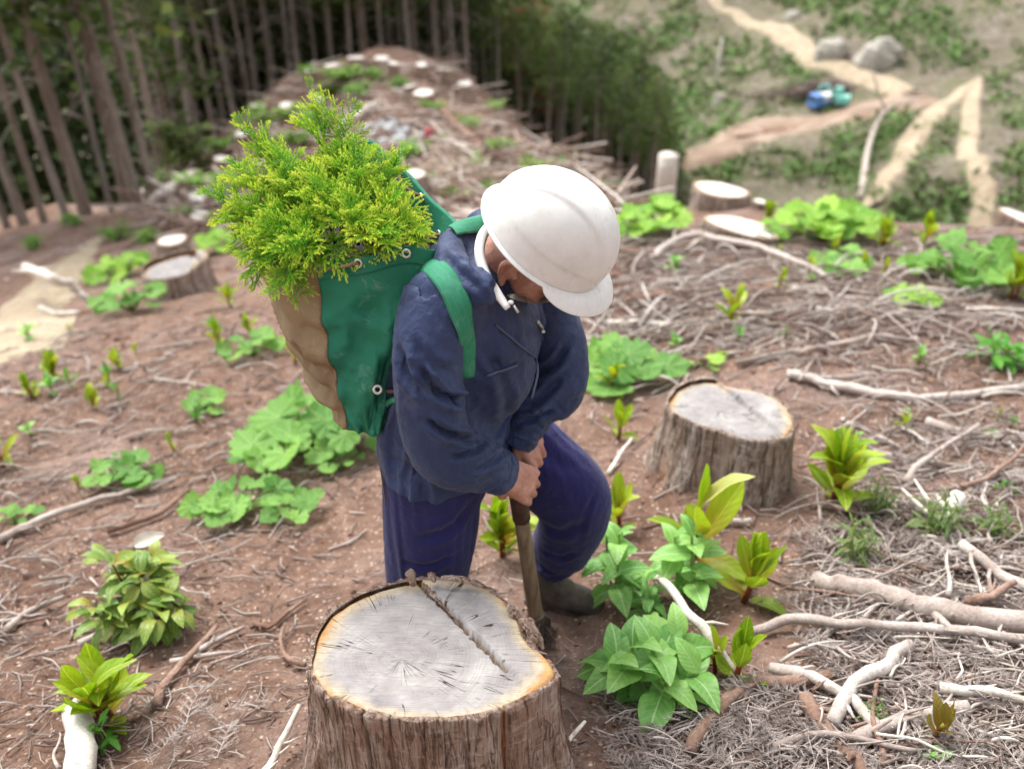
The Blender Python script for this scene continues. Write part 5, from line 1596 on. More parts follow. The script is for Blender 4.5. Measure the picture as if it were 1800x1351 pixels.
def frond_mesh(seed, length=.16, side=13, droop=.25):
    rng = random.Random(seed); mb = MB()
    pts = spline([(0, 0, 0), (rng.uniform(-.01, .01), length * .5, length * .06), (rng.uniform(-.02, .02), length * .95, -length * droop * .3)], 10)
    for i in range(9):
        needles(mb, pts[i], pts[i + 1], .25 + .06 * i, .31 + .06 * i, 8, .011, rng)
    for k in range(side):
        u = .06 + .88 * k / side; p = pts[int(u * 9)]; t = nv(pts[min(9, int(u * 9) + 1)] - pts[int(u * 9)] + 1e-6)
        l = length * (.40 * math.sin(math.pi * (u * .85 + .12)) + .10) * rng.uniform(.75, 1.2)
        s = 1 if k % 2 else -1
        d = nv(t * .72 + np.array([s * .75, 0, rng.uniform(-.15, .45)]))
        e1 = p + d * l * .55; e2 = e1 + nv(d + t * .5 - UPZ * rng.uniform(-.1, .4)) * l * .5
        tb = .12 + .35 * u
        needles(mb, p, e1, tb, tb + .22, max(6, int(l * 420)), .011, rng); needles(mb, e1, e2, tb + .25, tb + .62, max(6, int(l * 420)), .010, rng)
        if l > .04:
            for ss in (-1, 1):
                o = nv(d + cross(d, UPZ) * ss * .8); needles(mb, e1, e1 + o * l * .38, tb + .15, tb + .5, 9, .0095, rng)
    return mb.mesh('frond', [CEDAR, CSTEM], False)
FR = [frond_mesh(k, .16, 13 + k % 3, .1 + .3 * (k % 3)) for k in range(7)]
def seedlings():
    rng = random.Random(77)
    cen = np.array(P(590, 400, 2.02)); axis = nv(np.array(P(520, 210, 2.0)) - np.array(P(640, 560, 2.08)))
    labels = ['tallest cedar seedling with a curved leader rising from the backpack', 'cedar seedling leaning out over the left rim of the backpack',
              'cedar seedling drooping over the brown front rim of the backpack', 'yellow-tipped cedar seedling beside the near green rim',
              'cedar seedling against the far green rim of the backpack', 'upright cedar seedling at the upper left of the bundle']
    # seedling: tip pixel, depth of tip, root pixel and depth, spread
    spec = [((545, 158), 2.04, (600, 400), 2.02, .9, 10), ((398, 362), 2.0, (520, 440), 2.02, 1.0, 14), ((500, 490), 1.86, (560, 420), 1.98, 1.0, 14),
            ((725, 415), 1.87, (660, 440), 1.98, .7, 10), ((688, 305), 2.06, (630, 400), 2.08, .8, 10), ((440, 240), 2.08, (540, 400), 2.1, .9, 12),
            ((500, 300), 1.98, (560, 430), 2.04, 1, 10), ((600, 250), 2.02, (600, 420), 2.05, 1, 10), ((630, 300), 1.95, (630, 430), 2.02, 1, 10), ((560, 340), 1.88, (590, 430), 2.0, 1, 10),
            ((470, 400), 1.9, (550, 440), 2.02, 1, 10), ((620, 390), 1.84, (620, 440), 1.97, 1, 10), ((680, 375), 1.92, (640, 430), 2.02, .8, 10), ((540, 430), 1.84, (580, 440), 1.96, 1, 10),
            ((430, 310), 2.02, (530, 420), 2.08, 1, 12), ((670, 420), 1.84, (650, 450), 1.95, .9, 12), ((580, 290), 2.1, (590, 400), 2.12, 1, 12), ((450, 450), 1.93, (540, 450), 2.03, 1, 12)]
    for i, (tp, td, rp, rd, spread, n) in enumerate(spec):
        tip = np.array(P(*tp, td)); root = np.array(P(*rp, rd)); ax = tip - root; L = np.linalg.norm(ax); ax = nv(ax)
        o = empty('cedar_seedling', tuple(root))
        tag(o, labels[i] if i < len(labels) else 'bright green cedar seedling packed in the middle of the bundle', 'seedling', 'cedar seedlings packed in the backpack')
        pts = spline([root, (root + tip) / 2 + np.array([rng.uniform(-.01, .01), 0, .012]), tip], 9)
        v, f, t = tube(pts, np.linspace(.0045, .0018, 9), 6); link('stem', mesh('stem', v, f, CSTEM, True, None, {'t': t}), o)
        for k in range(n):
            u = .18 + .82 * k / (n - 1); p = pts[min(8, int(u * 8))]; t_, a, b = frame_of(ax); an = k * 2.4 + i
            e = a * math.cos(an) + b * math.sin(an)
            if i == 0 and u < .6: sc = 1.0
            elif i == 0: sc = .62
            else: sc = 1.0
            d = nv(ax * np.interp(u, [0, 1], [.35, 1.6]) + e * (1.0 if k < n - 1 else .05) * spread + UPZ * .15)
            place(rng.choice(FR), o, p, d, nv(ax + UPZ), rng.uniform(.5, .85) * sc * np.interp(u, [.2, 1], [1.05, .62]), rng.uniform(-.5, .5), 'frond')
seedlings()
# long sprigs standing clear of the bundle, on the seedlings they belong to
_sd = sorted([o for o in COL.objects if o.name.startswith('cedar_seedling')], key=lambda o: o.name)
for k, (i, b, t, sc) in enumerate([(0, (604, 245, 2.03), (548, 160, 2.03), .75), (0, (604, 240, 2.03), (628, 168, 2.03), .70), (0, (604, 250, 2.03), (502, 192, 2.02), .85), (0, (606, 262, 2.02), (648, 222, 2.0), .7),
                                  (5, (500, 320, 2.06), (437, 232, 2.06), .8), (5, (510, 330, 2.05), (472, 240, 2.05), .7), (1, (460, 380, 2.0), (392, 360, 1.98), .75), (1, (470, 400, 2.0), (402, 412, 1.97), .6),
                                  (2, (530, 440, 1.88), (525, 505, 1.86), .6), (2, (490, 440, 1.9), (458, 486, 1.88), .6), (2, (550, 435, 1.86), (556, 488, 1.85), .5), (3, (700, 420, 1.9), (712, 330, 1.9), .6), (7, (600, 330, 2.0), (575, 232, 2.0), .7)]):
    a, c = np.array(P(*b)), np.array(P(*t)); L = np.linalg.norm(c - a)
    place(FR[k % 7], _sd[i], a, c - a, nv(-FWD + UPZ * .5), max(L / .16, .3), .2 * (k % 3 - 1), 'frond', .62)
# ------------------------------------------------------------------ branches and litter
def dead_wood(name, stops, sc=1.0):
    m = Mat(name, .9, .15)
    n1 = m.noise(9 * sc, 6, .7); n2 = m.noise(130 * sc, 5, .7); n3 = m.noise(30, 5, .75)
    c = m.ramp(m.math('ADD', n1, m.math('MULTIPLY', m.math('SUBTRACT', m.objrand(), .5), .22)), stops)
    c = m.mix(1.0, c, m.ramp(n2, [(.3, .7), (.7, 1.2)]), 'MULTIPLY')
    c = m.mix(m.ramp(n3, [(.58, 0.0), (.7, .7)]), c, '5f5048')
    m.color(c); m.bump(n2, .6, .004); m.bump(n3, .4, .006)
    return m.m
DEAD = dead_wood('weathered_wood', [(.25, '8a7b72'), (.45, 'a89a91'), (.6, 'c0b5ac'), (.8, 'd2cac2')])
DEADB = dead_wood('brown_wood', [(.25, '6d5245'), (.5, '8f7465'), (.75, 'ad9689')])
PALEW = dead_wood('pale_wood', [(.25, 'b3a698'), (.5, 'cfc6ba'), (.75, 'e0dad0')])
def branch_mesh(pts, r0, r1, seed, mat, n=8, stubs=3, rough=.06, seg=None):
    rng = random.Random(seed); p = np.asarray([tuple(q) for q in pts], float)
    L = np.sum(np.linalg.norm(np.diff(p, axis=0), axis=1)); k = seg or max(8, min(40, int(L / .03)))
    s = spline(p, k)
    j = np.stack([fbm(np.stack([np.arange(k) * .5, np.full(k, seed * 1.3 + a), np.zeros(k)], -1), 3) for a in range(3)], 1)
    s = s + j * np.array([1, 1, .5]) * max(r0, .005) * .45
    rad = np.linspace(r0, r1, k) * (1 + .07 * fbm(np.stack([np.arange(k) * .8, np.full(k, seed * 2.), np.zeros(k)], -1), 2))
    mb = MB(); v, f, t = tube(s, rad, n, True, 1, rough, rng); mb.add(v, f, 0, t)
    for q in range(stubs):
        i = rng.randrange(1, k - 2); t_, a, b = frame_of(s[i + 1] - s[i]); an = rng.uniform(0, 6.28)
        d = nv(a * math.cos(an) + b * math.sin(an) + t_ * .7); d[2] = abs(d[2]) * .6
        l = rng.uniform(2.5, 7) * rad[i]
        v, f, t = tube([s[i], s[i] + d * l * .5, s[i] + d * l + t_ * l * .2], [rad[i] * .45, rad[i] * .35, rad[i] * .15], 5); mb.add(v, f, 0, t)
    return mb.mesh('branch', mat, True)
def branch(label, pixels, rpx, seed=1, mat=None, lifts=None, stubs=3, group=None, name='branch', taper=.55, n=9):
    """pixels: points on the ground under the branch; rpx: thickness (radius) in photo pixels at the first point"""
    g = []
    for k, (x, y) in enumerate(pixels):
        p = np.array(G(x, y)); d = pix(p)[2]; r = rpx * d / FPX
        l = (lifts[k] if lifts else 0.0)
        q = G(x, y, r * 1.0 + .010 + l); g.append(q)
    d0 = pix(g[0])[2]; r0 = rpx * d0 / FPX
    o = link(name, branch_mesh(g, r0, r0 * taper, seed, mat or DEAD, n, stubs))
    tag(o, label, 'branch', group)
    return o
branch('thick weathered pole lying across the slope, splintered at its left end', [(1425, 1018), (1520, 1040), (1640, 1070), (1800, 1098), (1950, 1120)], 18, 1, taper=1.05, n=12, stubs=1)
branch('long thin pole running just below the thick weathered pole', [(1320, 1108), (1400, 1088), (1480, 1095), (1640, 1102), (1800, 1120), (1900, 1130)], 9, 2, taper=.9, lifts=[0, .02, .03, .03, .02, 0])
branch('smooth grey branch slanting down to the left in the lower right twigs', [(1600, 1128), (1555, 1170), (1500, 1205), (1460, 1270)], 11, 3, taper=1.1, lifts=[.03, .03, .03, .01], stubs=1)
branch('brown branch lying at the foot of the broadleaf plant', [(1465, 1188), (1392, 1194), (1330, 1200), (1297, 1216), (1250, 1262), (1212, 1320)], 12, 4, DEADB, taper=1.0)
branch('grey branch crossing from the brown branch to the lower right shoot', [(1355, 1175), (1430, 1185), (1500, 1230), (1545, 1275)], 11, 5, taper=.8, lifts=[0, .02, .02, .01])
branch('barked stick at the bottom right below the crossing branch', [(1410, 1225), (1450, 1270), (1490, 1320), (1520, 1370)], 15, 6, DEADB, taper=.8)
branch('thin curved stick at the bottom right', [(1360, 1310), (1430, 1288), (1490, 1290), (1560, 1308), (1620, 1318)], 7, 7, lifts=[.01, .03, .03, .03, .02])
branch('forked upright stick rising from the bottom right twigs', [(1555, 1350), (1548, 1300), (1535, 1260), (1545, 1180)], 7, 8, DEADB, lifts=[0, .02, .03, .03])
branch('half-buried log behind the lower right reddish shoot', [(1500, 1300), (1570, 1275), (1640, 1250), (1700, 1240)], 14, 9, taper=1.1)
branch('pale peeled stick pointing in from the right edge', [(1655, 1212), (1700, 1210), (1760, 1218), (1850, 1240)], 11, 10, PALEW, lifts=[.02, .03, .03, .02])
branch('white bleached vine arching over the broadleaf plant', [(1140, 1005), (1175, 1030), (1215, 1080), (1250, 1120), (1285, 1180)], 6, 11, PALEW, lifts=[.03, .10, .12, .09, .0], taper=1.6)
branch('pale split stick leaning on the right of the front stump', [(925, 1365), (950, 1310), (972, 1265)], 11, 12, PALEW, lifts=[.0, .05, .10])
branch('thin pale stick beside the split stick', [(945, 1360), (990, 1310), (1030, 1268)], 6, 13, PALEW, lifts=[.0, .03, .05])
branch('pale stick leaning on the left of the front stump', [(455, 1370), (490, 1315), (525, 1240)], 9, 14, PALEW, lifts=[.0, .03, .07])
branch('long grey branch across the bare soil right of the peeling stump', [(1388, 655), (1450, 672), (1560, 692), (1650, 697), (1800, 680)], 8, 15, taper=.8)
branch('short twig resting on the long grey branch', [(1420, 668), (1470, 662), (1530, 658)], 4, 16)
branch('arched grey branch looping in front of the white-topped stump', [(1140, 460), (1180, 425), (1230, 412), (1330, 432), (1400, 460), (1460, 490)], 7, 17, lifts=[0, .08, .14, .12, .08, .0])
branch('pale stick at the base of the single shoot', [(1062, 568), (1120, 565), (1190, 572)], 6, 18, PALEW)
branch('broken grey branch below the dry branch pile', [(1295, 636), (1370, 620), (1440, 612), (1540, 590), (1620, 600)], 7, 19)
branch('bent bleached branch at the right above the twigs', [(1590, 848), (1610, 820), (1650, 790), (1720, 745)], 7, 20, lifts=[0, .03, .05, .04])
branch('pale pole lying at the right near the small weed', [(1628, 742), (1690, 758), (1760, 768), (1830, 770)], 9, 21)
branch('slender arched stick at the right edge', [(1690, 855), (1740, 835), (1785, 800), (1830, 745)], 5, 22, DEADB, lifts=[0, .02, .04, .04])
branch('upright white snag among the feathery weeds', [(1662, 928), (1672, 905), (1686, 868)], 13, 23, PALEW, lifts=[0, .04, .09], taper=1.1)
branch('thick grey limb right of the upright snag', [(1690, 955), (1730, 985), (1770, 1015), (1830, 1040)], 10, 24, taper=.9, lifts=[.05, .02, 0, 0])
branch('short brown limb propped on the thick pole', [(1700, 1060), (1740, 1045), (1785, 1022)], 10, 25, DEADB, lifts=[0, .03, .05])
branch('stick lying behind the thick pole', [(1420, 880), (1470, 890), (1520, 905)], 6, 26, DEADB)
branch('twig curling over the soil at the foot of the peeling stump', [(1250, 880), (1300, 858), (1360, 850)], 5, 27, DEADB, lifts=[0, .02, .01])
branch('pale stick under the tall shoot', [(1225, 925), (1270, 915), (1320, 912)], 8, 28)
branch('stick standing in the soil left of the peeling stump', [(1070, 830), (1095, 790), (1110, 770)], 4, 29, PALEW, lifts=[0, .02, .04])
branch('grey snag slanting over the sandy bank on the left', [(45, 470), (80, 485), (125, 500), (160, 535)], 8, 30, PALEW, lifts=[.35, .3, .2, 0])
branch('curved pale branch at the foot of the sandy bank', [(70, 540), (95, 550), (135, 548)], 5, 31, PALEW)
branch('fallen stick below the shrub on the left', [(335, 1150), (380, 1125), (430, 1100)], 6, 32)
branch('dark root-like branch running down from the shrub', [(275, 1235), (295, 1190), (345, 1140), (380, 1100)], 9, 33, DEADB)
branch('thin crooked twig left of the front stump', [(300, 1160), (370, 1150), (420, 1145)], 5, 34)
branch('forked pale stick at the left edge', [(0, 1115), (50, 1075), (110, 1050)], 8, 35)
branch('long grey branch slanting across the left slope', [(0, 945), (90, 905), (200, 870), (310, 840)], 8, 36)
branch('brown branch above the shrub', [(190, 930), (270, 905), (330, 860)], 7, 37, DEADB)
branch('thin log below the shrub on the left', [(140, 1130), (200, 1105), (260, 1085)], 7, 38)
branch('bleached log end sticking out in the lower left corner', [(135, 1380), (140, 1310), (148, 1240), (165, 1225)], 28, 39, PALEW, n=12, taper=.9, stubs=0)
branch('curled root near the front stump', [(535, 1170), (500, 1150), (492, 1120), (500, 1095)], 5, 40, DEADB, lifts=[.0, .01, .02, .01])
branch('bent root on the left slope', [(445, 1095), (475, 1100), (510, 1070), (540, 1050)], 5, 41, DEADB)

# countable smaller sticks scattered about
def scatter_sticks():
    rng = random.Random(5)
    protos = []
    for k in range(10):
        L = 1.0; pts = [(-.5, 0, 0), (-.15, rng.uniform(-.05, .05), rng.uniform(0, .04)), (.2, rng.uniform(-.05, .05), rng.uniform(0, .03)), (.5, rng.uniform(-.03, .03), 0)]
        protos.append(branch_mesh(pts, .020, .010, 60 + k, [DEAD, DEADB, PALEW][k % 3 if k < 8 else 0], 6, 3, .2, 12))
    zones = [  # x0, y0, x1, y1, count, length range px, phrase
        (1400, 940, 1800, 1351, 110, (70, 230), 'grey stick tangled in the slash at the lower right'),
        (1050, 400, 1800, 640, 110, (60, 240), 'dry stick lying in the branch litter right of the hard hat'),
        (1400, 640, 1800, 900, 30, (40, 150), 'dry stick on the bare soil at the right'),
        (0, 560, 620, 860, 55, (40, 130), 'dry stick on the blurred slope left of the backpack'),
        (0, 860, 520, 1351, 34, (50, 150), 'stick lying on the brown soil at the lower left'),
    ]
    for (x0, y0, x1, y1, n, (la, lb), lab) in zones:
        for k in range(n):
            px, py = rng.uniform(x0, x1), rng.uniform(y0, y1)
            p = G(px, py); d = pix(p)[2]; L = rng.uniform(la, lb) * (rng.random() ** .5) * d / FPX
            a = rng.gauss(.25, .75)
            q = np.array([math.cos(a), math.sin(a)]) * L / 2
            z0, z1 = hz(p[0] - q[0], p[1] - q[1]), hz(p[0] + q[0], p[1] + q[1])
            o = bpy.data.objects.new('stick', protos[rng.randrange(10)]); COL.objects.link(o)
            s = L; o.location = (p[0], p[1], (z0 + z1) / 2 + .014 + rng.random() * .04)
            o.rotation_euler = (rng.uniform(0, 6.28), -math.atan2(z1 - z0, L) + rng.uniform(-.08, .08), a)
            o.rotation_mode = 'XYZ'
            wmul = rng.uniform(.7, 1.9) * (.16 / max(L, .05)) ** .35
            o.scale = (s, s * wmul, s * wmul)
            tag(o, lab, 'stick', lab.replace('stick', 'sticks', 1))
scatter_sticks()

def litter():
    """fine twigs, chips and dry cedar sprays, past counting"""
    rng = np.random.default_rng(9)
    m = Mat('litter_twigs', .9, .1)
    m.color(m.ramp(m.attr('t'), [(0, '65524a'), (.3, '877670'), (.65, 'a69a92'), (1, 'c8beb6')])); LM = m.m
    V, F, T = [], [], []; n = 0
    r2 = random.Random(4)
    def density(px, py):
        b = .12
        if px > 1440 and py > 930: b = .95
        elif px > 1100 and py > 1200: b = .9
        elif px > 1040 and 395 < py < 640: b = .85
        elif px > 1480 and py > 640: b = .5
        elif px < 640 and 560 < py < 900: b = .28
        elif px < 520: b = .22
        return b
    pxs, pys = rng.uniform(-60, 1860, 30000), rng.uniform(385, 1420, 30000)
    keep = [i for i in range(30000) if r2.random() < density(pxs[i], pys[i])]
    # ground hits, all at once
    R_ = FWD[None] + RGT[None] * ((pxs[keep] - 900) / FPX)[:, None] + UPV[None] * ((675 - pys[keep]) / FPX)[:, None]
    D = np.full(len(keep), 1.0); z_ok = np.zeros(len(keep), bool)
    lo = np.full(len(keep), .6); hi = np.full(len(keep), 26.0)
    for d in np.exp(np.linspace(math.log(.6), math.log(26), 46)):
        q = CAM + R_ * d; below = (q[:, 2] < HQ(q[:, 0], q[:, 1])) & ~z_ok
        hi[below] = d; lo[below] = d / 1.088; z_ok |= below
    for _ in range(9):
        mid = (lo + hi) / 2; q = CAM + R_ * mid[:, None]; b = q[:, 2] < HQ(q[:, 0], q[:, 1]); hi = np.where(b, mid, hi); lo = np.where(b, lo, mid)
    Q = CAM + R_ * hi[:, None]
    ok = np.nonzero(z_ok)[0]; k = len(ok); p = Q[ok]; d = hi[ok]
    L = rng.uniform(10, 75, k) * d / FPX * np.where(d < 4, 1, .8); rad = (.5 + 2.6 * rng.random(k) ** 2.5) * d / FPX * np.where(d < 3.5, 1, .8)
    a = rng.normal(.3, 1.0, k); c, s = np.cos(a), np.sin(a); b = rng.uniform(-.12, .12, k) * L
    pts = np.zeros((k, 3, 3))
    pts[:, 0, 0] = p[:, 0] - c * L / 2; pts[:, 0, 1] = p[:, 1] - s * L / 2
    pts[:, 1, 0] = p[:, 0] - s * b; pts[:, 1, 1] = p[:, 1] + c * b
    pts[:, 2, 0] = p[:, 0] + c * L / 2; pts[:, 2, 1] = p[:, 1] + s * L / 2
    pts[..., 2] = HQ(pts[..., 0], pts[..., 1]) + rad[:, None] + rng.uniform(0, .018, (k, 3))
    sx = np.stack([-s, c, np.zeros(k)], 1); V = np.zeros((k, 9, 3))
    for i, rm in enumerate((1, .9, .5)):
        for j in range(3):
            an = 2 * math.pi * j / 3 + 1.57
            V[:, i * 3 + j] = pts[:, i] + sx * (math.cos(an) * rad * rm)[:, None] + UPZ * (math.sin(an) * rad * rm)[:, None]
    fq = np.array([(i * 3 + j, i * 3 + (j + 1) % 3, i * 3 + 3 + (j + 1) % 3, i * 3 + 3 + j) for i in range(2) for j in range(3)])
    F = (fq[None] + (np.arange(k) * 9)[:, None, None]).reshape(-1, 4).tolist()
    V = [V.reshape(-1, 3)]; T = [np.repeat(rng.random(k), 9)]
    o = link('twig_litter', mesh('twig_litter', np.concatenate(V), F, LM, True, None, {'t': np.concatenate(T)}))
    tag(o, 'fine dry twigs strewn over the soil', 'litter', kind='stuff')
    # wood chips
    V, F, T = [], [], []; n = 0
    px, py = rng.uniform(-60, 1860, 24000), rng.uniform(400, 1420, 24000)
    ii = rng.integers(0, len(Q), 24000)
    for k in range(24000):
        p = Q[ii[k]] + np.array([r2.uniform(-.08, .08), r2.uniform(-.08, .08), 0]); d = hi[ii[k]]
        if d > 7: continue
        p[2] = 0
        L = r2.uniform(2.5, 9) * d / FPX; w = L * r2.uniform(.25, .6); a = r2.uniform(0, 6.28); c, s = math.cos(a), math.sin(a); th = w * .3
        V.append((p, c, s, L, w, th)); T.append(r2.random())
    xy = np.array([q_[0][:2] for q_ in V]); zz = HQ(xy[:, 0], xy[:, 1])
    VV, FF, TT = [], [], []
    for k, (p, c, s, L, w, th) in enumerate(V):
        z = zz[k]; e = np.array([c, s, r2.uniform(-.4, .4)]); g = np.array([-s, c, r2.uniform(-.3, .3)])
        p = np.array([p[0], p[1], z + th * .5]); b = len(VV)
        VV += [p - e * L / 2 - g * w / 2, p + e * L / 2 - g * w * .3, p + e * L * .4 + g * w / 2, p - e * L * .45 + g * w * .4, p + UPZ * th + e * L * .2, p + UPZ * th - e * L * .2]
        FF += [(b, b + 1, b + 4, b + 5), (b + 1, b + 2, b + 4), (b + 2, b + 3, b + 5, b + 4), (b + 3, b, b + 5)]
        TT += [T[k]] * 6
    m = Mat('wood_chips', .9, .1); m.color(m.ramp(m.attr('t'), [(0, '452f25'), (.45, '765848'), (.8, 'a88b76'), (1, 'cdbca8')]))
    o = link('wood_chips', mesh('wood_chips', VV, FF, m.m, False, None, {'t': TT}))
    tag(o, 'small wood chips and crumbs of soil on the ground', 'litter', kind='stuff')
litter()

def dry_sprays():
    rng = random.Random(8)
    m = Mat('dry_cedar_spray', .95, .1); m.color(m.ramp(m.attr('t'), [(0, '7b6a62'), (.5, 'a3968f'), (1, 'c4bbb5')])); SM = m.m
    protos = []
    for s in range(5):
        mb = MB(); r = random.Random(s)
        pts = spline([(0, 0, 0), (r.uniform(-.1, .1), .5, .05), (r.uniform(-.15, .15), 1, 0)], 8)
        mb.add(*tube(pts, np.linspace(.012, .005, 8), 4, False)[:2], 0, .4)
        for k in range(16):
            u = .1 + .85 * k / 16; p = pts[int(u * 7)]; sg = 1 if k % 2 else -1; l = .38 * (1 - .6 * u) * r.uniform(.7, 1.2)
            e = p + np.array([sg * l * .8, l * .6, r.uniform(-.05, .12)])
            mb.add(*tube([p, (p + e) / 2 + np.array([0, .03, .01]), e], [.008, .006, .004], 3, False)[:2], 0, r.random())
            for q in range(7):
                w = (q + 1) / 8; pp = p + (e - p) * w
                for s2 in (-1, 1):
                    ee = pp + np.array([sg * .03 + s2 * .02, .05 - s2 * sg * .02, r.uniform(-.01, .03)])
                    mb.add(*tube([pp, ee], [.004, .002], 3, False)[:2], 0, r.random())
        protos.append(mb)
    V, F, T = [], [], []; n = 0
    P_ = [(np.concatenate(mb.v), mb.f, np.concatenate(mb.a)) for mb in protos]
    for k in range(300):
        z = rng.random()
        if z < .62: px, py = rng.uniform(1430, 1830), rng.uniform(960, 1400)
        elif z < .8: px, py = rng.uniform(1060, 1400), rng.uniform(1230, 1400)
        elif z < .84: px, py = rng.uniform(180, 420), rng.uniform(1230, 1380)
        else: px, py = rng.uniform(1500, 1820), rng.uniform(760, 960)
        p = np.array(G(px, py)); d = pix(p)[2]; L = rng.uniform(50, 130) * d / FPX; a = rng.uniform(0, 6.28); pv = rng.choice(P_)
        c, s = math.cos(a), math.sin(a); v = pv[0] * L
        v = np.stack([v[:, 0] * c - v[:, 1] * s, v[:, 0] * s + v[:, 1] * c, v[:, 2] * 1.5], 1) + p
        gx = (hz(p[0] + .1, p[1]) - hz(p[0] - .1, p[1])) / .2; gy = (hz(p[0], p[1] + .1) - hz(p[0], p[1] - .1)) / .2
        v[:, 2] += (v[:, 0] - p[0]) * gx + (v[:, 1] - p[1]) * gy + .012 + rng.random() * .02
        V.append(v); F.extend([tuple(i + n for i in q) for q in pv[1]]); T.append(np.clip(pv[2] * .6 + rng.random() * .5, 0, 1)); n += len(v)
    o = link('dry_sprays', mesh('dry_sprays', np.concatenate(V), F, SM, True, None, {'t': np.concatenate(T)}))
    tag(o, 'grey dried cedar sprays matted on the ground', 'litter', kind='stuff')
dry_sprays()

def branch_litter():
    """the tangle of thin branches, too many to tell apart one by one"""
    rng = random.Random(31); mb = MB()
    m = Mat('litter_branches', .9, .1); c = m.ramp(m.attr('t'), [(0, '6d5d54'), (.35, '8b7d74'), (.7, 'aba097'), (1, 'cbc3ba')])
    m.color(m.mix(1.0, c, m.ramp(m.noise(60, 4, .7), [(.3, .75), (.7, 1.15)]), 'MULTIPLY')); m.bump(m.noise(120, 3), .4, .003)
    for (x0, y0, x1, y1, n, la, lb, ra, rb) in [(1040, 420, 1800, 600, 560, 50, 240, 1.0, 3.0), (1200, 590, 1800, 760, 110, 40, 180, .9, 2.4), (1420, 760, 1800, 960, 120, 40, 180, 1.0, 2.8), (1430, 960, 1820, 1380, 220, 50, 210, 1.3, 3.8),
                                               (1080, 1230, 1440, 1380, 60, 50, 180, 1.1, 3.2), (0, 560, 620, 860, 150, 30, 130, .9, 2.6), (0, 860, 500, 1351, 50, 40, 140, 1.0, 2.8), (1000, 560, 1200, 700, 30, 40, 130, 1.3, 3.2)]:
        for k in range(n):
            px, py = rng.uniform(x0, x1), rng.uniform(y0, y1); p = np.array(G(px, py)); d = pix(p)[2]
            if d > 16: continue
            L = (la + (lb - la) * rng.random() ** 2) * d / FPX; r = (ra + (rb - ra) * rng.random() ** 2) * d / FPX; a = rng.gauss(.2, .8)
            e = np.array([math.cos(a), math.sin(a)]) * L / 2; w = np.array([-math.sin(a), math.cos(a)]) * L
            us = np.linspace(-1, 1, 7); bend = rng.gauss(0, .045); kink = rng.gauss(0, .018)
            xy = p[:2] + us[:, None] * e + (bend * (1 - us ** 2) + kink * np.sin(us * 4))[:, None] * w
            z = HQ(xy[:, 0], xy[:, 1]); arch = rng.choice([0, .01, .02, .05]) * rng.random() * d / 2.5
            pts = np.column_stack([xy, z + r + .006 + arch * (1 - us ** 2) + rng.uniform(0, .02)])
            v, f, t = tube(pts, r * np.linspace(1.1, .55, 7), 5, True); mb.add(v, f, 0, rng.random())
            if rng.random() < .35:
                q = pts[3]; b2 = a + rng.choice([-1, 1]) * rng.uniform(.4, .9); e2 = np.array([math.cos(b2), math.sin(b2), rng.uniform(0, .25)]) * L * rng.uniform(.2, .4)
                v, f, t = tube([q, q + e2 * .5, q + e2], [r * .6, r * .5, r * .25], 4); mb.add(v, f, 0, rng.random())
    tag(link('branch_litter', mb.mesh('branch_litter', m.m)), 'tangle of thin dry branches strewn over the slope', 'litter', kind='stuff')
branch_litter()

def soil_clods():
    rng = np.random.default_rng(77); n = 9000
    px, py = rng.uniform(-40, 1840, n), 560 + 820 * rng.random(n) ** .8
    R_ = FWD[None] + RGT[None] * ((px - 900) / FPX)[:, None] + UPV[None] * ((675 - py) / FPX)[:, None]
    hit = np.zeros(n); done = np.zeros(n, bool)
    for d in np.exp(np.linspace(math.log(.9), math.log(9), 200)):
        q = CAM + R_ * d; b = (q[:, 2] < HQ(q[:, 0], q[:, 1])) & ~done; hit[b] = d; done |= b
    v0 = np.array([(1, 0, 0), (.2, .9, 0), (-.9, .3, 0), (-.3, -.9, 0), (.5, .4, .8), (-.4, .3, .9), (-.1, -.5, .85), (0, 0, -.6)]); f0 = [(0, 1, 4), (1, 2, 5), (1, 5, 4), (2, 3, 6), (2, 6, 5), (3, 0, 6), (0, 4, 6), (4, 5, 6), (1, 0, 7), (2, 1, 7), (3, 2, 7), (0, 3, 7)]
    V, F, T = [], [], []
    for k, i in enumerate(np.nonzero(done)[0]):
        d = hit[i]; p = CAM + R_[i] * d; s = (1.2 + 6.5 * rng.random() ** 4) * d / FPX; a = rng.uniform(0, 6.28); c, si = math.cos(a), math.sin(a)
        v = v0 * s * rng.uniform(.7, 1.3, (8, 1)); V.append(np.stack([v[:, 0] * c - v[:, 1] * si, v[:, 0] * si + v[:, 1] * c, v[:, 2] * .8], 1) + p); F += [tuple(j + k * 8 for j in q) for q in f0]; T += [rng.random()] * 8
    m = Mat('clod_soil', .95, .1); m.color(m.ramp(m.attr('t'), [(0, '452f25'), (.6, '6b4d3e'), (.9, '8a6b59'), (1, 'a89484')])); m.bump(m.noise(150, 4), .6, .003)
    tag(link('soil_clods', mesh('soil_clods', np.concatenate(V), F, m.m, False, None, {'t': T})), 'crumbs and clods of brown soil', 'soil', kind='stuff')
soil_clods()
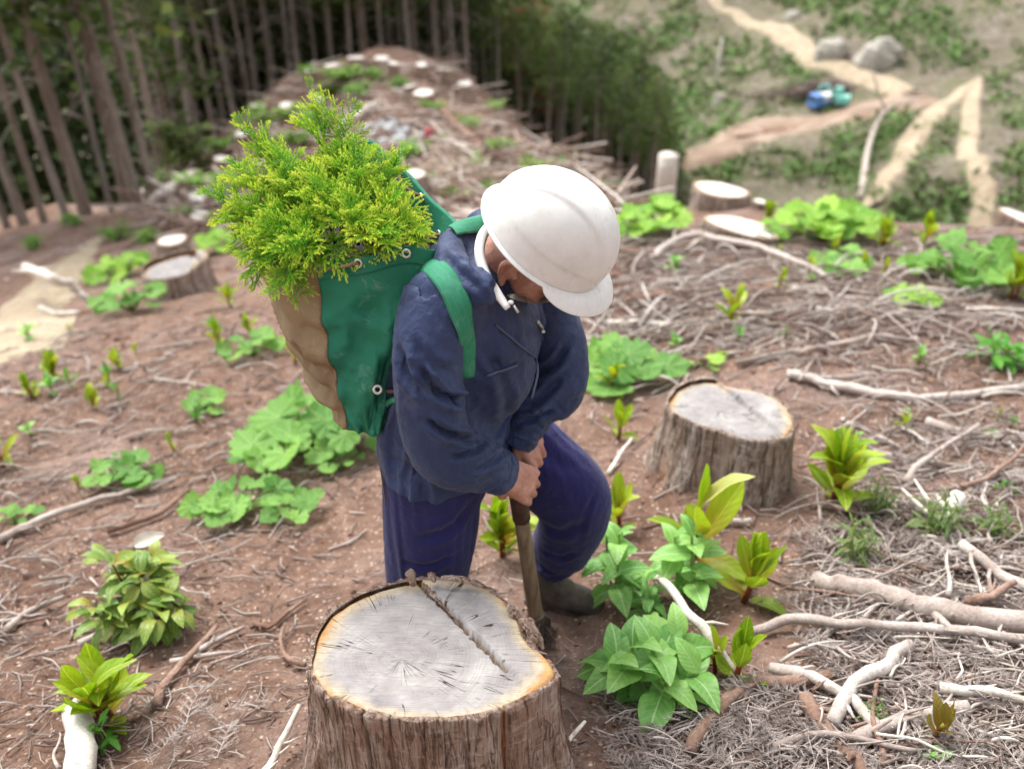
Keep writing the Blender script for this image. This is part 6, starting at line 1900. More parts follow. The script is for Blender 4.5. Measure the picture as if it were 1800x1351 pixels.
# ------------------------------------------------------------------ forest
TRUNK = bark_material('cedar_trunk', [(.3, '68625a'), (.5, '8c867d'), (.7, 'aaa59c')], '443e37', .25)
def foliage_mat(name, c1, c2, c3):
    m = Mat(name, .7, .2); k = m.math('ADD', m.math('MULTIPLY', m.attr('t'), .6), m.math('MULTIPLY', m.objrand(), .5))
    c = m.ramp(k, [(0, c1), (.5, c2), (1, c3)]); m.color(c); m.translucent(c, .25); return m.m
CROWN_G = foliage_mat('cedar_crown', '2a3d1c', '4a622b', '727f3c')
UNDER = foliage_mat('shade_leaves', '1d2814', '2c3a1c', '414f26')  # darker than the crowns: the gloom inside the wood is put into the colour
CROWN_D = foliage_mat('dead_crown', '5a3826', '8a5a3c', '9c7050')
TWIG = dead_wood('dead_twigs', [(.3, '8d8078'), (.7, 'b3a89f')])
def sprays(mb, pts, n, size, rng, spread=.35, droop=.5, mi=0):
    """leaf-sized faces hanging along a limb"""
    for k in range(n):
        u = rng.random() ** .7; p = pts[min(len(pts) - 1, int(u * len(pts)))] + np.array([rng.gauss(0, spread), rng.gauss(0, spread), rng.gauss(-.1, spread * .6)])
        a = rng.uniform(0, 6.28); d = nv((math.cos(a), math.sin(a), -droop + rng.uniform(-.4, .5))); s = nv(cross(d, (rng.gauss(0, 1), rng.gauss(0, 1), 1.0)))
        l = size * rng.uniform(.6, 1.4); w = l * rng.uniform(.18, .3)
        mb.add([p, p + d * l * .4 + s * w, p + d * l, p + d * l * .4 - s * w], [(0, 1, 2, 3)], mi, rng.random())
def crown_mesh(seed, H_=16.0, start=.45, radius=2.1, mat=None, dens=26, size=.34):
    rng = random.Random(seed); mb = MB(); z = H_ * start
    k = 0
    while z < H_ * .99:
        u = (z - H_ * start) / (H_ * (1 - start)); r = radius * (1 - u) ** .7 * rng.uniform(.7, 1.15) + .15
        a = k * 2.4 + rng.uniform(-.4, .4); e = np.array([math.cos(a), math.sin(a), 0])
        b = np.array([0, 0, z]); pts = spline([b, b + e * r * .5 + UPZ * r * .10, b + e * r - UPZ * r * .22], 6)
        mb.add(*tube(pts, np.linspace(.035, .01, 6), 4, False)[:2], 1, .2)
        sprays(mb, pts[1:], int(dens * (.4 + r / radius)), size, rng, .16 + .12 * r)
        z += rng.uniform(.12, .30) * (1.2 - .5 * u); k += 1
    return mb.mesh('crown', [mat or CROWN_G, TRUNK], False)
def trunk_mesh(seed, H_=16.0, r=.19):
    rng = random.Random(seed)
    zs = np.linspace(-.6, H_ * .97, 22); x = .10 * fbm(np.stack([zs * .12, np.full(22, seed * 3.), np.zeros(22)], -1), 2); y = .10 * fbm(np.stack([zs * .12, np.full(22, seed * 5. + 9), np.zeros(22)], -1), 2)
    rad = r * (1 - .82 * (zs / H_).clip(0, 1) ** 1.1) * (1 + .35 * np.exp(-(zs + .6) / .35))
    v, f, t = tube(np.stack([x - x[1], y - y[1], zs], 1), rad, 10)
    return mesh('trunk', v, f, TRUNK)
def limbs_mesh(seed, H_=16.0, lo=.12, hi=.5, n=22):
    """bare dead limbs curving down from the lower trunk"""
    rng = random.Random(seed); mb = MB()
    for k in range(n):
        z = H_ * rng.uniform(lo, hi); a = rng.uniform(0, 6.28); l = rng.uniform(.5, 1.7) * (.5 + z / H_); e = np.array([math.cos(a), math.sin(a), 0]); b = np.array([0, 0, z])
        pts = spline([b + e * .1, b + e * l * .5 - UPZ * l * .08, b + e * l - UPZ * l * .38], 6); mb.add(*tube(pts, np.linspace(.020, .006, 6), 4, False)[:2], 0, .5)
    return mb.mesh('dead_limbs', TWIG)
TR = [trunk_mesh(k) for k in range(4)]
CR_HI = [crown_mesh(10 + k, start=.52) for k in range(3)]
CR_LO = [crown_mesh(20 + k, start=.27, radius=1.8, dens=22) for k in range(3)]
CR_FAR = [crown_mesh(30 + k, start=.76, radius=1.6, dens=34, size=.28) for k in range(3)]
CR_DEAD = [crown_mesh(40, start=.62, radius=1.3, mat=CROWN_D, dens=16)]
LI = [limbs_mesh(50 + k) for k in range(3)]
def tree(x, y, z, h, lab, group, crowns, rng, thick=1.0, limbs=True):
    root = empty('cedar_tree', (x, y, z), rng.uniform(0, 6.28)); root.rotation_euler[0] = rng.gauss(0, .022); root.rotation_euler[1] = rng.gauss(0, .022); tag(root, lab, 'tree', group)
    s = h / 16.0
    for nm, me in (('trunk', rng.choice(TR)), ('crown', rng.choice(crowns))) + ((('dead_limbs', rng.choice(LI)),) if limbs else ()):
        o = bpy.data.objects.new(nm, me); COL.objects.link(o); o.parent = root
        w = s * (thick if nm == 'trunk' else 1.0); o.scale = (w, w, s)
        if nm == 'dead_limbs': o['kind'] = 'stuff'
    return root
ORD = 'first second third fourth fifth sixth seventh eighth ninth tenth eleventh twelfth thirteenth fourteenth fifteenth sixteenth seventeenth eighteenth nineteenth twentieth twenty-first twenty-second twenty-third twenty-fourth twenty-fifth'.split()
def forest():
    rng = random.Random(3); taken = []
    def free(x, y, r): return all((x - a) ** 2 + (y - b) ** 2 > r * r for a, b in taken)
    gA, gB, gC = 'cedars standing along the forest edge', 'cedars inside the dark forest', 'cedars rising from the gully beyond the mound'
    named = {40: 'cedar trunk at the far left of the forest edge', 405: 'cedar trunk rising just behind the left flank of the mound', 650: 'thickest cedar trunk, standing behind the top of the mound'}
    # edge trees whose foot shows: foot pixel
    for kk, (px, py, th, low) in enumerate([(12, 398, .8, 1), (42, 392, 1.0, 1), (78, 390, .8, 1), (118, 384, .7, 1), (150, 374, 1.1, 1), (196, 370, .8, 1), (226, 366, 1.0, 1), (246, 362, .8, 0), (274, 352, 1.0, 0)]):
        p = G(px, py); taken.append((p[0], p[1]))
        tree(p[0], p[1], p[2], rng.uniform(15, 18), named.get(px, ORD[kk] + ' tall cedar from the left picture edge, its foot on the cleared ground'), gA, CR_LO if low else CR_HI, rng, th * rng.uniform(.42, .66))
    # edge trees whose foot is hidden by the mound: pixel column and depth
    for kk, (px, d, th) in enumerate([(322, 33, 1.0), (362, 35, 1.1), (384, 40, .8), (405, 36, 1.3), (445, 38, 1.0), (470, 42, .8), (482, 39, 1.2), (507, 44, .9), (530, 41, 1.0), (556, 43, 1.0), (585, 42, 1.2), (606, 46, 1.0),
                      (650, 42, 1.6), (682, 47, .8), (703, 46, .9), (735, 43, 1.1), (752, 48, .8), (780, 45, 1.0), (792, 47, .8), (815, 46, .9), (840, 49, .9), (865, 47, .8)]):
        d += 6 if px < 620 else 2
        q = CAM + ray(px, 150) * d; z = hz(q[0], q[1]); taken.append((q[0], q[1]))
        tree(q[0], q[1], z, rng.uniform(17, 20) + 3, named.get(px, ORD[kk] + ' straight cedar trunk from the left among those rising behind the mound'), gA, CR_HI, rng, th * rng.uniform(.45, .72))
    # trees inside the wood
    n = 0; t = 0
    while n < 72 and t < 4000:
        t += 1; px = rng.uniform(-120, 840); d = rng.uniform(28, 58) if px < 300 else rng.uniform(40, 60)
        q = CAM + ray(px, 200) * d; z = hz(q[0], q[1])
        if pix((q[0], q[1], z))[1] > np.interp(px, [-120, 0, 150, 280, 320], [395, 388, 368, 345, 400]): continue
        if not free(q[0], q[1], 1.4): continue
        taken.append((q[0], q[1])); n += 1
        tree(q[0], q[1], z, rng.uniform(14, 19), 'shaded cedar inside the dark forest behind the edge trees', gB, CR_LO if rng.random() < (.35 if px < 350 else .1) else CR_HI, rng, rng.uniform(.38, .62), n % 2 == 0)
    # the lower block right of the mound: tops in view
    n = 0; t = 0; n_dead = 0
    while n < 56 and t < 5000:
        t += 1; px = rng.uniform(845, 1175); d = rng.uniform(46, 66); q = CAM + ray(px, 230) * d
        if not free(q[0], q[1], 1.5): continue
        ty = np.interp(px, [845, 900, 980, 1060, 1120, 1175], [-60, -20, 20, 55, 105, 175]) + rng.uniform(-40, 50)
        r = ray(px, ty); k = q[1] / r[1]; ztop = CAM[2] + r[2] * k
        z = min(hz(q[0], q[1]) if q[1] < 58 else -30, ztop - 11)
        taken.append((q[0], q[1])); n += 1
        dead = 872 < px < 925 and n_dead < 2; n_dead += dead
        tree(q[0], q[1], z, ztop - z, 'browned dying cedar among the green crowns' if dead else 'green-topped cedar in the block beyond the mound', 'dying cedars' if dead else gC, CR_DEAD if dead else CR_FAR, rng, 1.0, n % 2 == 0)
    # the depth of the wood, one dark mass
    mb = MB()
    trv = np.array([v.co for v in TR[0].vertices]); trf = [tuple(p.vertices) for p in TR[0].polygons]
    cr = CR_HI[0]; crv = np.zeros(len(cr.vertices) * 3); cr.vertices.foreach_get('co', crv); crv = crv.reshape(-1, 3)
    quads = [tuple(p.vertices) for p in cr.polygons][::2]
    for k in range(110):
        px = rng.uniform(-250, 860); d = rng.uniform(58, 84); q = CAM + ray(px, 200) * d
        z = -24 - .25 * (d - 58) - (6 if px > 850 else 0); s = rng.uniform(.9, 1.25); a = rng.uniform(0, 6.28); c, si = math.cos(a), math.sin(a)
        def tf(v): return np.stack([v[:, 0] * c - v[:, 1] * si, v[:, 0] * si + v[:, 1] * c, v[:, 2] * 1.1], 1) * s + np.array([q[0], q[1], z])
        mb.add(tf(trv), trf, 1); mb.add(tf(crv), quads, 0, rng.random() * .5)
    for k in range(1300):      # understorey hanging between the far trunks, in the shade-darkened leaf colour
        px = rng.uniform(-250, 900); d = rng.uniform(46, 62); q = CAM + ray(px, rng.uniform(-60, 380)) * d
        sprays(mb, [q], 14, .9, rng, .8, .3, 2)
    for k in range(420):      # dark sprays added to stand for shade behind the trunks of the lower block
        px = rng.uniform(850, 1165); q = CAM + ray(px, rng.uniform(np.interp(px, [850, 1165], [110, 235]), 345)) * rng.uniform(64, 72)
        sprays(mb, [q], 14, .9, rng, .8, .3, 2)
    o = link('forest', mb.mesh('forest', [CROWN_G, TRUNK, UNDER], False)); tag(o, 'dark depth of the cedar forest', 'forest', kind='stuff')
forest()

# broadleaf bushes at the forest edge and green clumps on the mound
L_BUSH = foliage_mat('bush_leaves', '48702a', '6f9a3c', '93b556')
L_BUSHD = foliage_mat('understorey_leaves', '4a5a30', '66753f', '84905a')
def bush_mesh(seed, mat, n=260, size=.16):
    rng = random.Random(seed); mb = MB(); tips = []
    for k in range(9):
        a = rng.uniform(0, 6.28); r = rng.uniform(.1, .5); t = np.array([math.cos(a) * r, math.sin(a) * r, rng.uniform(.35, .8)])
        pts = spline([(0, 0, -.05), t * .5 + UPZ * .08, t], 6); mb.add(*tube(pts, np.linspace(.018, .006, 6), 4, False)[:2], 1, .3); tips.append(pts)
    for k in range(n):
        p = rng.choice(tips)[rng.randrange(2, 6)] + np.array([rng.gauss(0, .10), rng.gauss(0, .10), rng.gauss(0, .08)])
        a = rng.uniform(0, 6.28); d = nv((math.cos(a), math.sin(a), rng.uniform(-.4, .7))); s = nv(cross(d, (rng.gauss(0, .4), rng.gauss(0, .4), 1))); l = size * rng.uniform(.6, 1.3); w = l * .3
        mb.add([p, p + d * l * .45 + s * w, p + d * l, p + d * l * .45 - s * w], [(0, 1, 2, 3)], 0, rng.random())
    return mb.mesh('foliage', [mat, TRUNK], False)
BU = [bush_mesh(k, L_BUSH) for k in range(4)]; BD = [bush_mesh(9 + k, L_BUSHD) for k in range(3)]
def bush(px, py, wpx, lab, group, protos, rng, d=None, flat=.75):
    p = np.array(G(px, py)) if d is None else CAM + ray(px, py) * d
    w = wpx * pix(p)[2] / FPX; root = empty('bush', tuple(p), rng.uniform(0, 6)); tag(root, lab, 'bush', group)
    o = bpy.data.objects.new('foliage', rng.choice(protos)); COL.objects.link(o); o.parent = root; o.scale = (w, w, w * flat)
def bushes():
    rng = random.Random(6)
    gm = 'green clumps on the mound'
    for px, py, w, lab in [(335, 318, 150, 'olive bush at the forest edge left of the mound'), (322, 250, 120, 'tall olive bush behind the mound\'s left flank'), (95, 352, 90, 'dark bush under the trees at the left'),
                           (285, 345, 60, 'small olive bush by the pale fallen trunk'), (445, 150, 55, 'bush between the trunks above the mound\'s left flank')]:
        bush(px, py, w, lab, 'bushes at the forest edge', BD, rng, flat=1.0)
    for k, (px, py, w) in enumerate([(600, 142, 60), (545, 130, 40), (455, 200, 45), (400, 260, 50), (365, 290, 45), (340, 330, 55), (400, 330, 70), (470, 210, 40), (420, 300, 40), (505, 205, 50),
                                     (870, 190, 40), (930, 230, 35), (990, 285, 40), (1010, 310, 30), (780, 245, 30), (720, 275, 60), (850, 330, 50), (790, 352, 60), (740, 320, 40), (700, 290, 50),
                                     (205, 415, 50), (130, 390, 40), (330, 380, 45), (260, 420, 45), (395, 395, 50), (60, 430, 40), (640, 285, 40), (1065, 325, 40), (430, 380, 50), (660, 135, 40), (700, 150, 36), (630, 165, 50), (575, 165, 46), (760, 190, 36), (820, 220, 40), (880, 260, 44), (930, 295, 44), (560, 215, 50), (520, 250, 50), (480, 255, 46), (440, 300, 46), (840, 285, 36)]):
        bush(px, py + 6, w * 1.1, 'bright green weed clump on the slope of the far mound' if py < 300 else 'bright green weed clump on the low ground before the mound', gm if py < 300 else 'green clumps before the mound', BU, rng, flat=.6)
bushes()

# ---- things on the mound
def rock_mesh(seed, mat, nm='boulder'):
    v, f = ball((0, 0, 0), (.5, .42, .36), None, 14, 10)
    v = v * (1 + .28 * fbm(v * 2.2 + seed * 3.1, 3))[:, None]; v = np.round(v * 7) / 7 * .35 + v * .65
    return mesh(nm, v, f, mat, False)
m = Mat('pale_rock', .9, .2); m.color(m.ramp(m.noise(3, 6, .7), [(.3, '8f9296'), (.6, 'b9bdc0'), (.8, 'd5d6d4')])); m.bump(m.noise(12, 5), .6, .05); ROCK = m.m
m = Mat('outcrop_rock', .9, .2); m.color(m.ramp(m.noise(1.2, 6, .7), [(.3, '7f7a70'), (.6, 'a8a297'), (.8, 'c3beb2')])); m.bump(m.noise(3, 5), .6, .3); ROCKB = m.m
def mound():
    rng = random.Random(12); rk = [rock_mesh(k, ROCK) for k in range(4)]
    for k, (px, py, w) in enumerate([(668, 218, 30), (690, 228, 34), (712, 232, 30), (655, 236, 26), (735, 240, 30), (700, 248, 38), (672, 250, 30), (725, 254, 26), (645, 222, 24), (690, 210, 24), (755, 232, 26), (742, 262, 34), (660, 268, 26)]):
        p = G(px, py + 4); s = w * pix(p)[2] / FPX; o = bpy.data.objects.new('boulder', rk[k % 4]); COL.objects.link(o)
        o.location = (p[0], p[1], p[2] + s * .15); o.rotation_euler = (rng.uniform(-.3, .3), rng.uniform(-.3, .3), rng.uniform(0, 6)); o.scale = (s, s * .9, s * .7)
        tag(o, 'pale bluish rock in the heap on the mound above the seedlings', 'rock', 'rocks heaped on the mound')
    # a small red can
    p = np.array(G(756, 246)); v, f, t = tube([p, p + UPZ * .1, p + UPZ * .28, p + UPZ * .31, p + UPZ * .36], [.14, .15, .15, .07, .05], 14)
    m = Mat('red_plastic', .5, .4); m.color(m.ramp(m.noise(8, 3), [(.3, '8a2f33'), (.7, 'a8474a')])); tag(link('fuel_can', mesh('fuel_can', v, f, m.m)), 'small dull red can by the rock heap on the mound', 'can')
    # far stumps dotted over the mound
    SB = {}
    ms = [(627, 106, 32, 14), (672, 106, 26, 12), (548, 128, 24, 12), (585, 118, 26, 10), (693, 118, 18, 20), (742, 118, 20, 14), (782, 128, 24, 18), (816, 152, 26, 16), (722, 158, 22, 20), (802, 158, 18, 14), (745, 168, 34, 16),
                                     (892, 186, 22, 16), (904, 202, 24, 18), (925, 225, 22, 14), (965, 255, 20, 14), (455, 190, 28, 14), (352, 352, 34, 24), (355, 382, 32, 18), (430, 240, 26, 18), (505, 190, 22, 18), (395, 285, 26, 22), (470, 290, 24, 20), (560, 180, 24, 22), (1085, 328, 18, 12)]
    hi_ = sorted(q_[0] for q_ in ms if q_[1] < 300); lo_ = sorted(q_[0] for q_ in ms if q_[1] >= 300)
    for k, (px, py, w, h) in enumerate(ms):
        p = np.array(G(px, py + h * .8)); d = pix(p)[2]; r = w * d / FPX / 2; hh = h * d / FPX * 1.15
        sd = k % 4
        root = empty('tree_stump', tuple(p), rng.uniform(0, 6)); tag(root, ORD[hi_.index(px)] + ' small pale stump from the left on the far mound' if py < 300 else ORD[lo_.index(px)] + ' small pale stump from the left at the foot of the far mound', 'stump', 'far stumps on the mound' if py < 300 else 'far stumps below the mound')
        if sd not in SB:
            th = np.linspace(0, 2 * math.pi, 18, endpoint=False); rr = 1 + .12 * np.sin(2 * th + sd) + .06 * np.sin(5 * th + 2 * sd)
            ringv = lambda z, s_: np.stack([rr * s_ * np.cos(th), rr * s_ * np.sin(th), np.full(18, z) + .10 * np.cos(th + sd) * (z > .5)], 1)
            V = np.concatenate([ringv(-.3, 1.45), ringv(.25, 1.12), ringv(1, 1.0), ringv(1.0, .93), np.array([[0, 0, 1.0]])])
            F = [(i * 18 + j, i * 18 + (j + 1) % 18, (i + 1) * 18 + (j + 1) % 18, (i + 1) * 18 + j) for i in range(2) for j in range(18)]
            W = [(36 + j, 36 + (j + 1) % 18, 54 + (j + 1) % 18, 54 + j) for j in range(18)] + [(54 + j, 54 + (j + 1) % 18, 72) for j in range(18)]
            SB[sd] = (mesh('bark', V[:54], F, BARK), mesh('cut_face', V[36:], [tuple(i - 36 for i in q_) for q_ in W], WOODPALE, True, V[36:, :2], {'t': np.concatenate([np.ones(18), np.full(18, .9), [0]])}))
        for nm, me in zip(('bark', 'cut_face'), SB[sd]):
            o = bpy.data.objects.new(nm, me); COL.objects.link(o); o.parent = root; o.scale = (r, r, hh)
    # fallen trunks
    for lab, a, b, r, mat in [('white peeled log on the mound above the seedlings', (600, 222), (662, 182), 9, PALEW), ('pale trunk lying on the slope by the forest edge', (270, 352), (345, 300), 9, PALEW),
                              ('grey log slanting down the right side of the mound', (775, 195), (850, 262), 7, DEADB), ('grey log on the crest of the mound', (690, 160), (760, 168), 5, DEAD)]:
        branch(lab, [a, ((a[0] + b[0]) / 2, (a[1] + b[1]) / 2), b], r, len(lab), mat, stubs=2, name='fallen_log', taper=.85)
    # slash strewn over mound and low ground
    n = 2400; px = np.array([rng.uniform(250, 1090) for _ in range(n)]); 
    py = np.array([rng.uniform(115, 420) for _ in range(n)]); V, F, T = [], [], []; c = 0
    R2 = FWD[None] + RGT[None] * ((px - 900) / FPX)[:, None] + UPV[None] * ((675 - py) / FPX)[:, None]
    hit = np.zeros(n); done = np.zeros(n, bool)
    for d in np.exp(np.linspace(math.log(9), math.log(42), 260)):
        q = CAM + R2 * d; b = (q[:, 2] < HQ(q[:, 0], q[:, 1])) & ~done; hit[b] = d; done |= b
    mb = MB()
    for i in np.nonzero(done)[0]:
        p = CAM + R2[i] * hit[i]; L = rng.uniform(.4, 2.4); a = rng.uniform(0, 6.28); e = np.array([math.cos(a), math.sin(a), rng.uniform(-.25, .35)]) * L / 2; r = rng.uniform(.010, .036)
        p[2] = hz(p[0], p[1]) + .08; v, f, t = tube([p - e, p + np.array([0, 0, rng.uniform(0, .12)]), p + e], [r, r * .9, r * .5], 4, False); mb.add(v, f, 0, rng.random())
    m = Mat('slash_sticks', .9, .1); m.color(m.ramp(m.attr('t'), [(0, '6a5448'), (.4, '8c776a'), (.75, 'b0a095'), (1, 'd8cec4')]))
    tag(link('slash', mb.mesh('slash', m.m)), 'grey and brown slash strewn over the mound', 'slash', kind='stuff')
mound()
# sandy banks on the near ground
draped('sand_bank', 'bare sandy bank on the far left slope', [(168, 422), (110, 480), (55, 540), (0, 600), (-90, 660)], [.25, .8, 1.0, .9, .6], G, HQ, SAND, .03, 40, 9, .3, 3, cat='bank')
draped('sand_bank', 'bare sandy patch low on the mound behind the hard hat', [(785, 262), (800, 290), (835, 315), (900, 330)], [1.0, 1.9, 2.0, 1.0], G, HQ, SAND, .06, 40, 9, .3, 4, cat='bank')
# ------------------------------------------------------------------ across the valley
def scrub():
    rng = np.random.default_rng(21); n = 9000
    px, py = rng.uniform(880, 1860, n), rng.uniform(-30, 400, n)
    R_ = FWD[None] + RGT[None] * ((px - 900) / FPX)[:, None] + UPV[None] * ((675 - py) / FPX)[:, None]
    hit = np.zeros(n); done = np.zeros(n, bool)
    for d in np.exp(np.linspace(math.log(38), math.log(260), 220)):
        q = CAM + R_ * d; b = (q[:, 2] < hfq(q[:, 0], q[:, 1])) & ~done; hit[b] = d; done |= b
    green = fbm(np.stack([px * .012, py * .02, 0 * px], -1), 3)
    road = [(1240, -20), (1300, 30), (1350, 48), (1400, 76), (1435, 105), (1490, 128), (1550, 147), (1598, 168), (1500, 200), (1420, 215), (1330, 240), (1250, 268), (1690, 160), (1640, 200), (1600, 255), (1565, 310), (1530, 370), (1705, 220), (1722, 290), (1730, 340), (1725, 400)]
    rd = np.min([np.hypot((px - a) * .8, (py - b) * 1.3) for a, b in road], axis=0)
    mb = MB(); r = random.Random(2)
    for i in np.nonzero(done)[0]:
        if rd[i] < 30: continue
        p = CAM + R_[i] * hit[i]; g = green[i] + r.gauss(0, .35)
        if g > .12:
            s = r.uniform(.25, .75) * hit[i] / 100 + .15
            for k in range(9):
                o = p + np.array([r.gauss(0, s * .6), r.gauss(0, s * .6), abs(r.gauss(0, s * .4))]); a = r.uniform(0, 6.28)
                d = np.array([math.cos(a), math.sin(a), r.uniform(-.2, .9)]) * s * .8; e = nv(cross(d, (r.gauss(0, 1), r.gauss(0, 1), 1))) * s * .3
                mb.add([o, o + d * .5 + e, o + d, o + d * .5 - e], [(0, 1, 2, 3)], 0, min(1, max(0, g * .8 + r.random() * .6)))
        else:
            for k in range(3):
                L = r.uniform(.5, 2.0) * hit[i] / 100; a = r.uniform(0, 6.28); e = np.array([math.cos(a), math.sin(a), r.uniform(-.2, .5)]) * L / 2
                o = p + np.array([r.gauss(0, .5), r.gauss(0, .5), .15]); w = .03 * hit[i] / 100
                s3 = np.array([-e[1], e[0], 0]) / (L + 1e-6) * 2 * w
                mb.add([o - e - s3, o - e + s3, o + e + s3 * .6, o + e - s3 * .6, o - e + UPZ * w, o + e + UPZ * w * .6], [(0, 4, 5, 3), (4, 1, 2, 5)], 1, r.random())
    m1 = Mat('scrub_leaves', .8, .1); m1.color(m1.ramp(m1.attr('t'), [(0, '7a7858'), (.4, '697248'), (.8, '587442'), (1, '6f8c52')]))
    m2 = Mat('scrub_sticks', .9, .1); m2.color(m2.ramp(m2.attr('t'), [(0, '7a6a60'), (.6, '9c8f86'), (1, 'c4bab0')]))
    tag(link('scrub', mb.mesh('scrub', [m1.m, m2.m], False)), 'low scrub and dead branches covering the far hillside', 'scrub', kind='stuff')
scrub()
def valley_things():
    rng = random.Random(9)
    rk = [rock_mesh(20 + k, ROCKB) for k in range(3)]
    for k, (px, py, w, h, lab) in enumerate([(1463, 100, 62, 44, 'grey rock outcrop just above the far road'), (1545, 108, 80, 42, 'wide grey rock outcrop above the road bend'), (1395, 32, 34, 16, 'pale rock beside the upper road'), (1262, 185, 26, 30, 'pale rock below the bare dead trunk')]):
        p = GF(px, py); d = pix(p)[2]; s = w * d / FPX; o = bpy.data.objects.new('boulder', rk[k % 3]); COL.objects.link(o)
        o.location = p; o.rotation_euler = (0, 0, rng.uniform(0, 6)); o.scale = (s, s, h * d / FPX * 2.4); tag(o, lab, 'rock')
    # brush pile and log stack at the landing
    p = GF(1450, 168); d = pix(p)[2]; mb = MB()
    for k in range(420):
        x = rng.gauss(0, 1) * 5.0; o = np.array(p) + np.array([x, rng.gauss(0, .8), rng.uniform(0, 2.2) * math.exp(-(x / 6) ** 2)]); a = rng.gauss(0, .5); e = np.array([math.cos(a), math.sin(a), rng.uniform(-.3, .3)]) * rng.uniform(.5, 1.6)
        mb.add(*tube([o - e, o + e], [.09, .05], 4, False)[:2], 0, rng.random())
    m = Mat('brush_wood', .9, .1); m.color(m.ramp(m.attr('t'), [(0, '5f5048'), (.6, '7f7068'), (1, 'a0938a')]))
    o = link('brush_pile', mb.mesh('brush_pile', m.m)); tag(o, 'long dark brush pile at the foot of the far road', 'brush pile', kind='stuff')
    m = Mat('log_ends', .85, .2); m.color(m.ramp(m.objrand(), [(0, '8a6a58'), (.5, 'a58a78'), (1, 'bda898')])); LOGM = m.m
    v, f, t = tube([(-1, 0, 0), (0, .01, .01), (1, 0, 0)], [.5, .48, .45], 10); lg = mesh('log', v, f, LOGM)
    for row, (x0, y0, x1, y1) in enumerate([(1290, 248, 1440, 236)]):
        a = np.array(GF((x0 + x1) / 2, (y0 + y1) / 2)); b = a + np.array([5.5, 1.2, .2]); a = a - np.array([5.5, 1.2, .2]); ax = b - a
        for k in range(12):
            o = bpy.data.objects.new('log', lg); COL.objects.link(o); u = (k % 3) / 3 + .16; r = .28
            c = a + ax * u + np.array([0, (k // 3 % 2) * .6, .35 + .5 * (k // 6)]); o.location = c; o.rotation_euler = (0, 0, math.atan2(ax[1], ax[0]) + rng.uniform(-.03, .03)); L = np.linalg.norm(ax) / 3
            o.scale = (L * .48, r * 2, r * 2); tag(o, 'brown felled log in the stack along the landing', 'log', 'logs stacked along the landing')
    # bare dead trunk standing on the slope, white snag in front of the track
    b = np.array(GF(1258, 148)); h = 80 * pix(b)[2] / FPX
    v, f, t = tube([b - UPZ, b + UPZ * h * .5, b + UPZ * h + (.2, 0, 0)], [.28, .24, .15], 8); tag(link('bare_tree', mesh('bare_tree', v, f, PALEW)), 'lone bare trunk standing on the far green slope', 'tree')
    g = [np.array(GF(x, y)) for x, y in ((1512, 352), (1520, 290), (1545, 245), (1600, 215))]
    g = [q + UPZ * l for q, l in zip(g, (.2, 1.6, 2.2, 1.8))]
    v, f, t = tube(spline(g, 20), np.linspace(.22, .09, 20), 8); mb = MB(); mb.add(v, f, 0, t)
    v, f, t = tube(spline([g[2], g[2] + (-.9, .3, 1.6), g[2] + (-1.5, .5, 3.2)], 8), np.linspace(.10, .04, 8), 6); mb.add(v, f, 0, t)
    tag(link('dead_snag', mb.mesh('dead_snag', DEAD)), 'bleached forked snag leaning along the sandy track', 'tree')
    # tall broken trunk at the edge of the drop, behind the bright clump
    b = np.array(P(1168, 345, 18)); h = .85
    v, f, t = tube([b - UPZ * 1.2, b, b + UPZ * h * .6, b + UPZ * h], [.26, .22, .20, .19], 14, True, 1, .08, rng); o = link('broken_trunk', mesh('broken_trunk', v, f, [PALEW])); tag(o, 'pale broken trunk standing at the edge of the drop beside the bright clump', 'tree')
    # machines: a small truck and an excavator
    def boxm(mb, c, s, mi=0):
        c, s = np.array(c, float), np.array(s, float) / 2
        v = [c + s * np.array(k) for k in ((-1, -1, -1), (1, -1, -1), (1, 1, -1), (-1, 1, -1), (-.94, -.94, 1), (.94, -.94, 1), (.94, .94, 1), (-.94, .94, 1))]
        mb.add(v, [(3, 2, 1, 0), (4, 5, 6, 7), (0, 1, 5, 4), (1, 2, 6, 5), (2, 3, 7, 6), (3, 0, 4, 7)], mi)
    def paint(n, c):
        m = Mat(n, .4, .5); m.color(m.mix(m.ramp(m.noise(4, 4), [(.5, 0.0), (.7, .3)]), c, '8a7a66')); return m.m
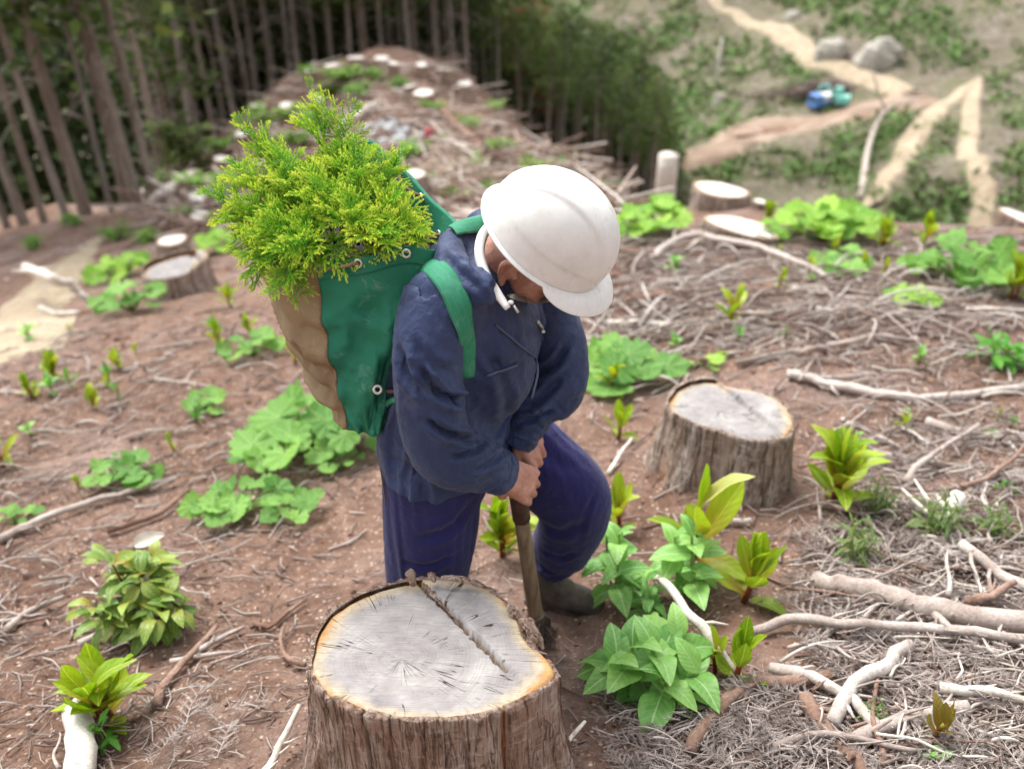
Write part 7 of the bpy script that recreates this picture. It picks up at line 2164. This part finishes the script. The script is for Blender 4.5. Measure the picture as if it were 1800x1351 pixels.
    BLUE, WHT, GRN, DRK, GLS = paint('blue_paint', '5a86c4'), paint('white_paint', 'd5d6d6'), paint('green_paint', '7cc8ba'), paint('black_rubber', '2a2a2a'), paint('cab_glass', '33424a')
    p = np.array(GF(1444, 190)); tr = empty('truck', tuple(p), .5); tag(tr, 'small blue truck with a white load parked on the far landing', 'truck')
    def part(nm, fn, mat, root):
        mb = MB(); fn(mb); o = link(nm, mb.mesh(nm, mat, False), None); o.parent = root; return o
    part('cab', lambda mb: boxm(mb, (-1.5, 0, 1.35), (1.5, 1.8, 1.7)), BLUE, tr); part('windscreen', lambda mb: boxm(mb, (-2.24, 0, 1.75), (.06, 1.5, .6)), GLS, tr)
    part('bed', lambda mb: boxm(mb, (.9, 0, .95), (3.2, 1.9, .5)), BLUE, tr); part('load_cover', lambda mb: boxm(mb, (.9, 0, 1.6), (3.0, 1.8, .8)), WHT, tr)
    for x in (-1.4, 1.5):
        for y in (-.85, .85):
            v, f, t = tube([(x, y - .12, .4), (x, y + .12, .4)], .4, 14); o = link('wheel', mesh('wheel', v, f, DRK), None); o.parent = tr
    p = np.array(GF(1474, 190)); ex = empty('excavator', tuple(p), -.4); tag(ex, 'light green excavator standing right of the blue truck', 'excavator')
    for y in (-.8, .8): part('track', lambda mb: boxm(mb, (0, y, .4), (2.6, .5, .8)), DRK, ex)
    part('body', lambda mb: boxm(mb, (.3, 0, 1.35), (2.0, 1.9, 1.0)), GRN, ex); part('cab', lambda mb: boxm(mb, (-.4, .45, 2.1), (1.1, .9, 1.4)), GRN, ex); part('window', lambda mb: boxm(mb, (-.97, .45, 2.3), (.05, .75, .8)), GLS, ex)
    v, f, t = tube([(-.6, -.4, 1.4), (-2.0, -.4, 3.2), (-3.0, -.4, 2.9)], [.2, .2, .15], 6); o = link('boom', mesh('boom', v, f, GRN), None); o.parent = ex
    v, f, t = tube([(-3.0, -.4, 2.9), (-3.3, -.4, 1.4)], [.15, .12], 6); o = link('dipper_arm', mesh('dipper_arm', v, f, GRN), None); o.parent = ex
    part('bucket', lambda mb: boxm(mb, (-3.3, -.4, 1.0), (.7, .8, .7)), DRK, ex)
valley_things()
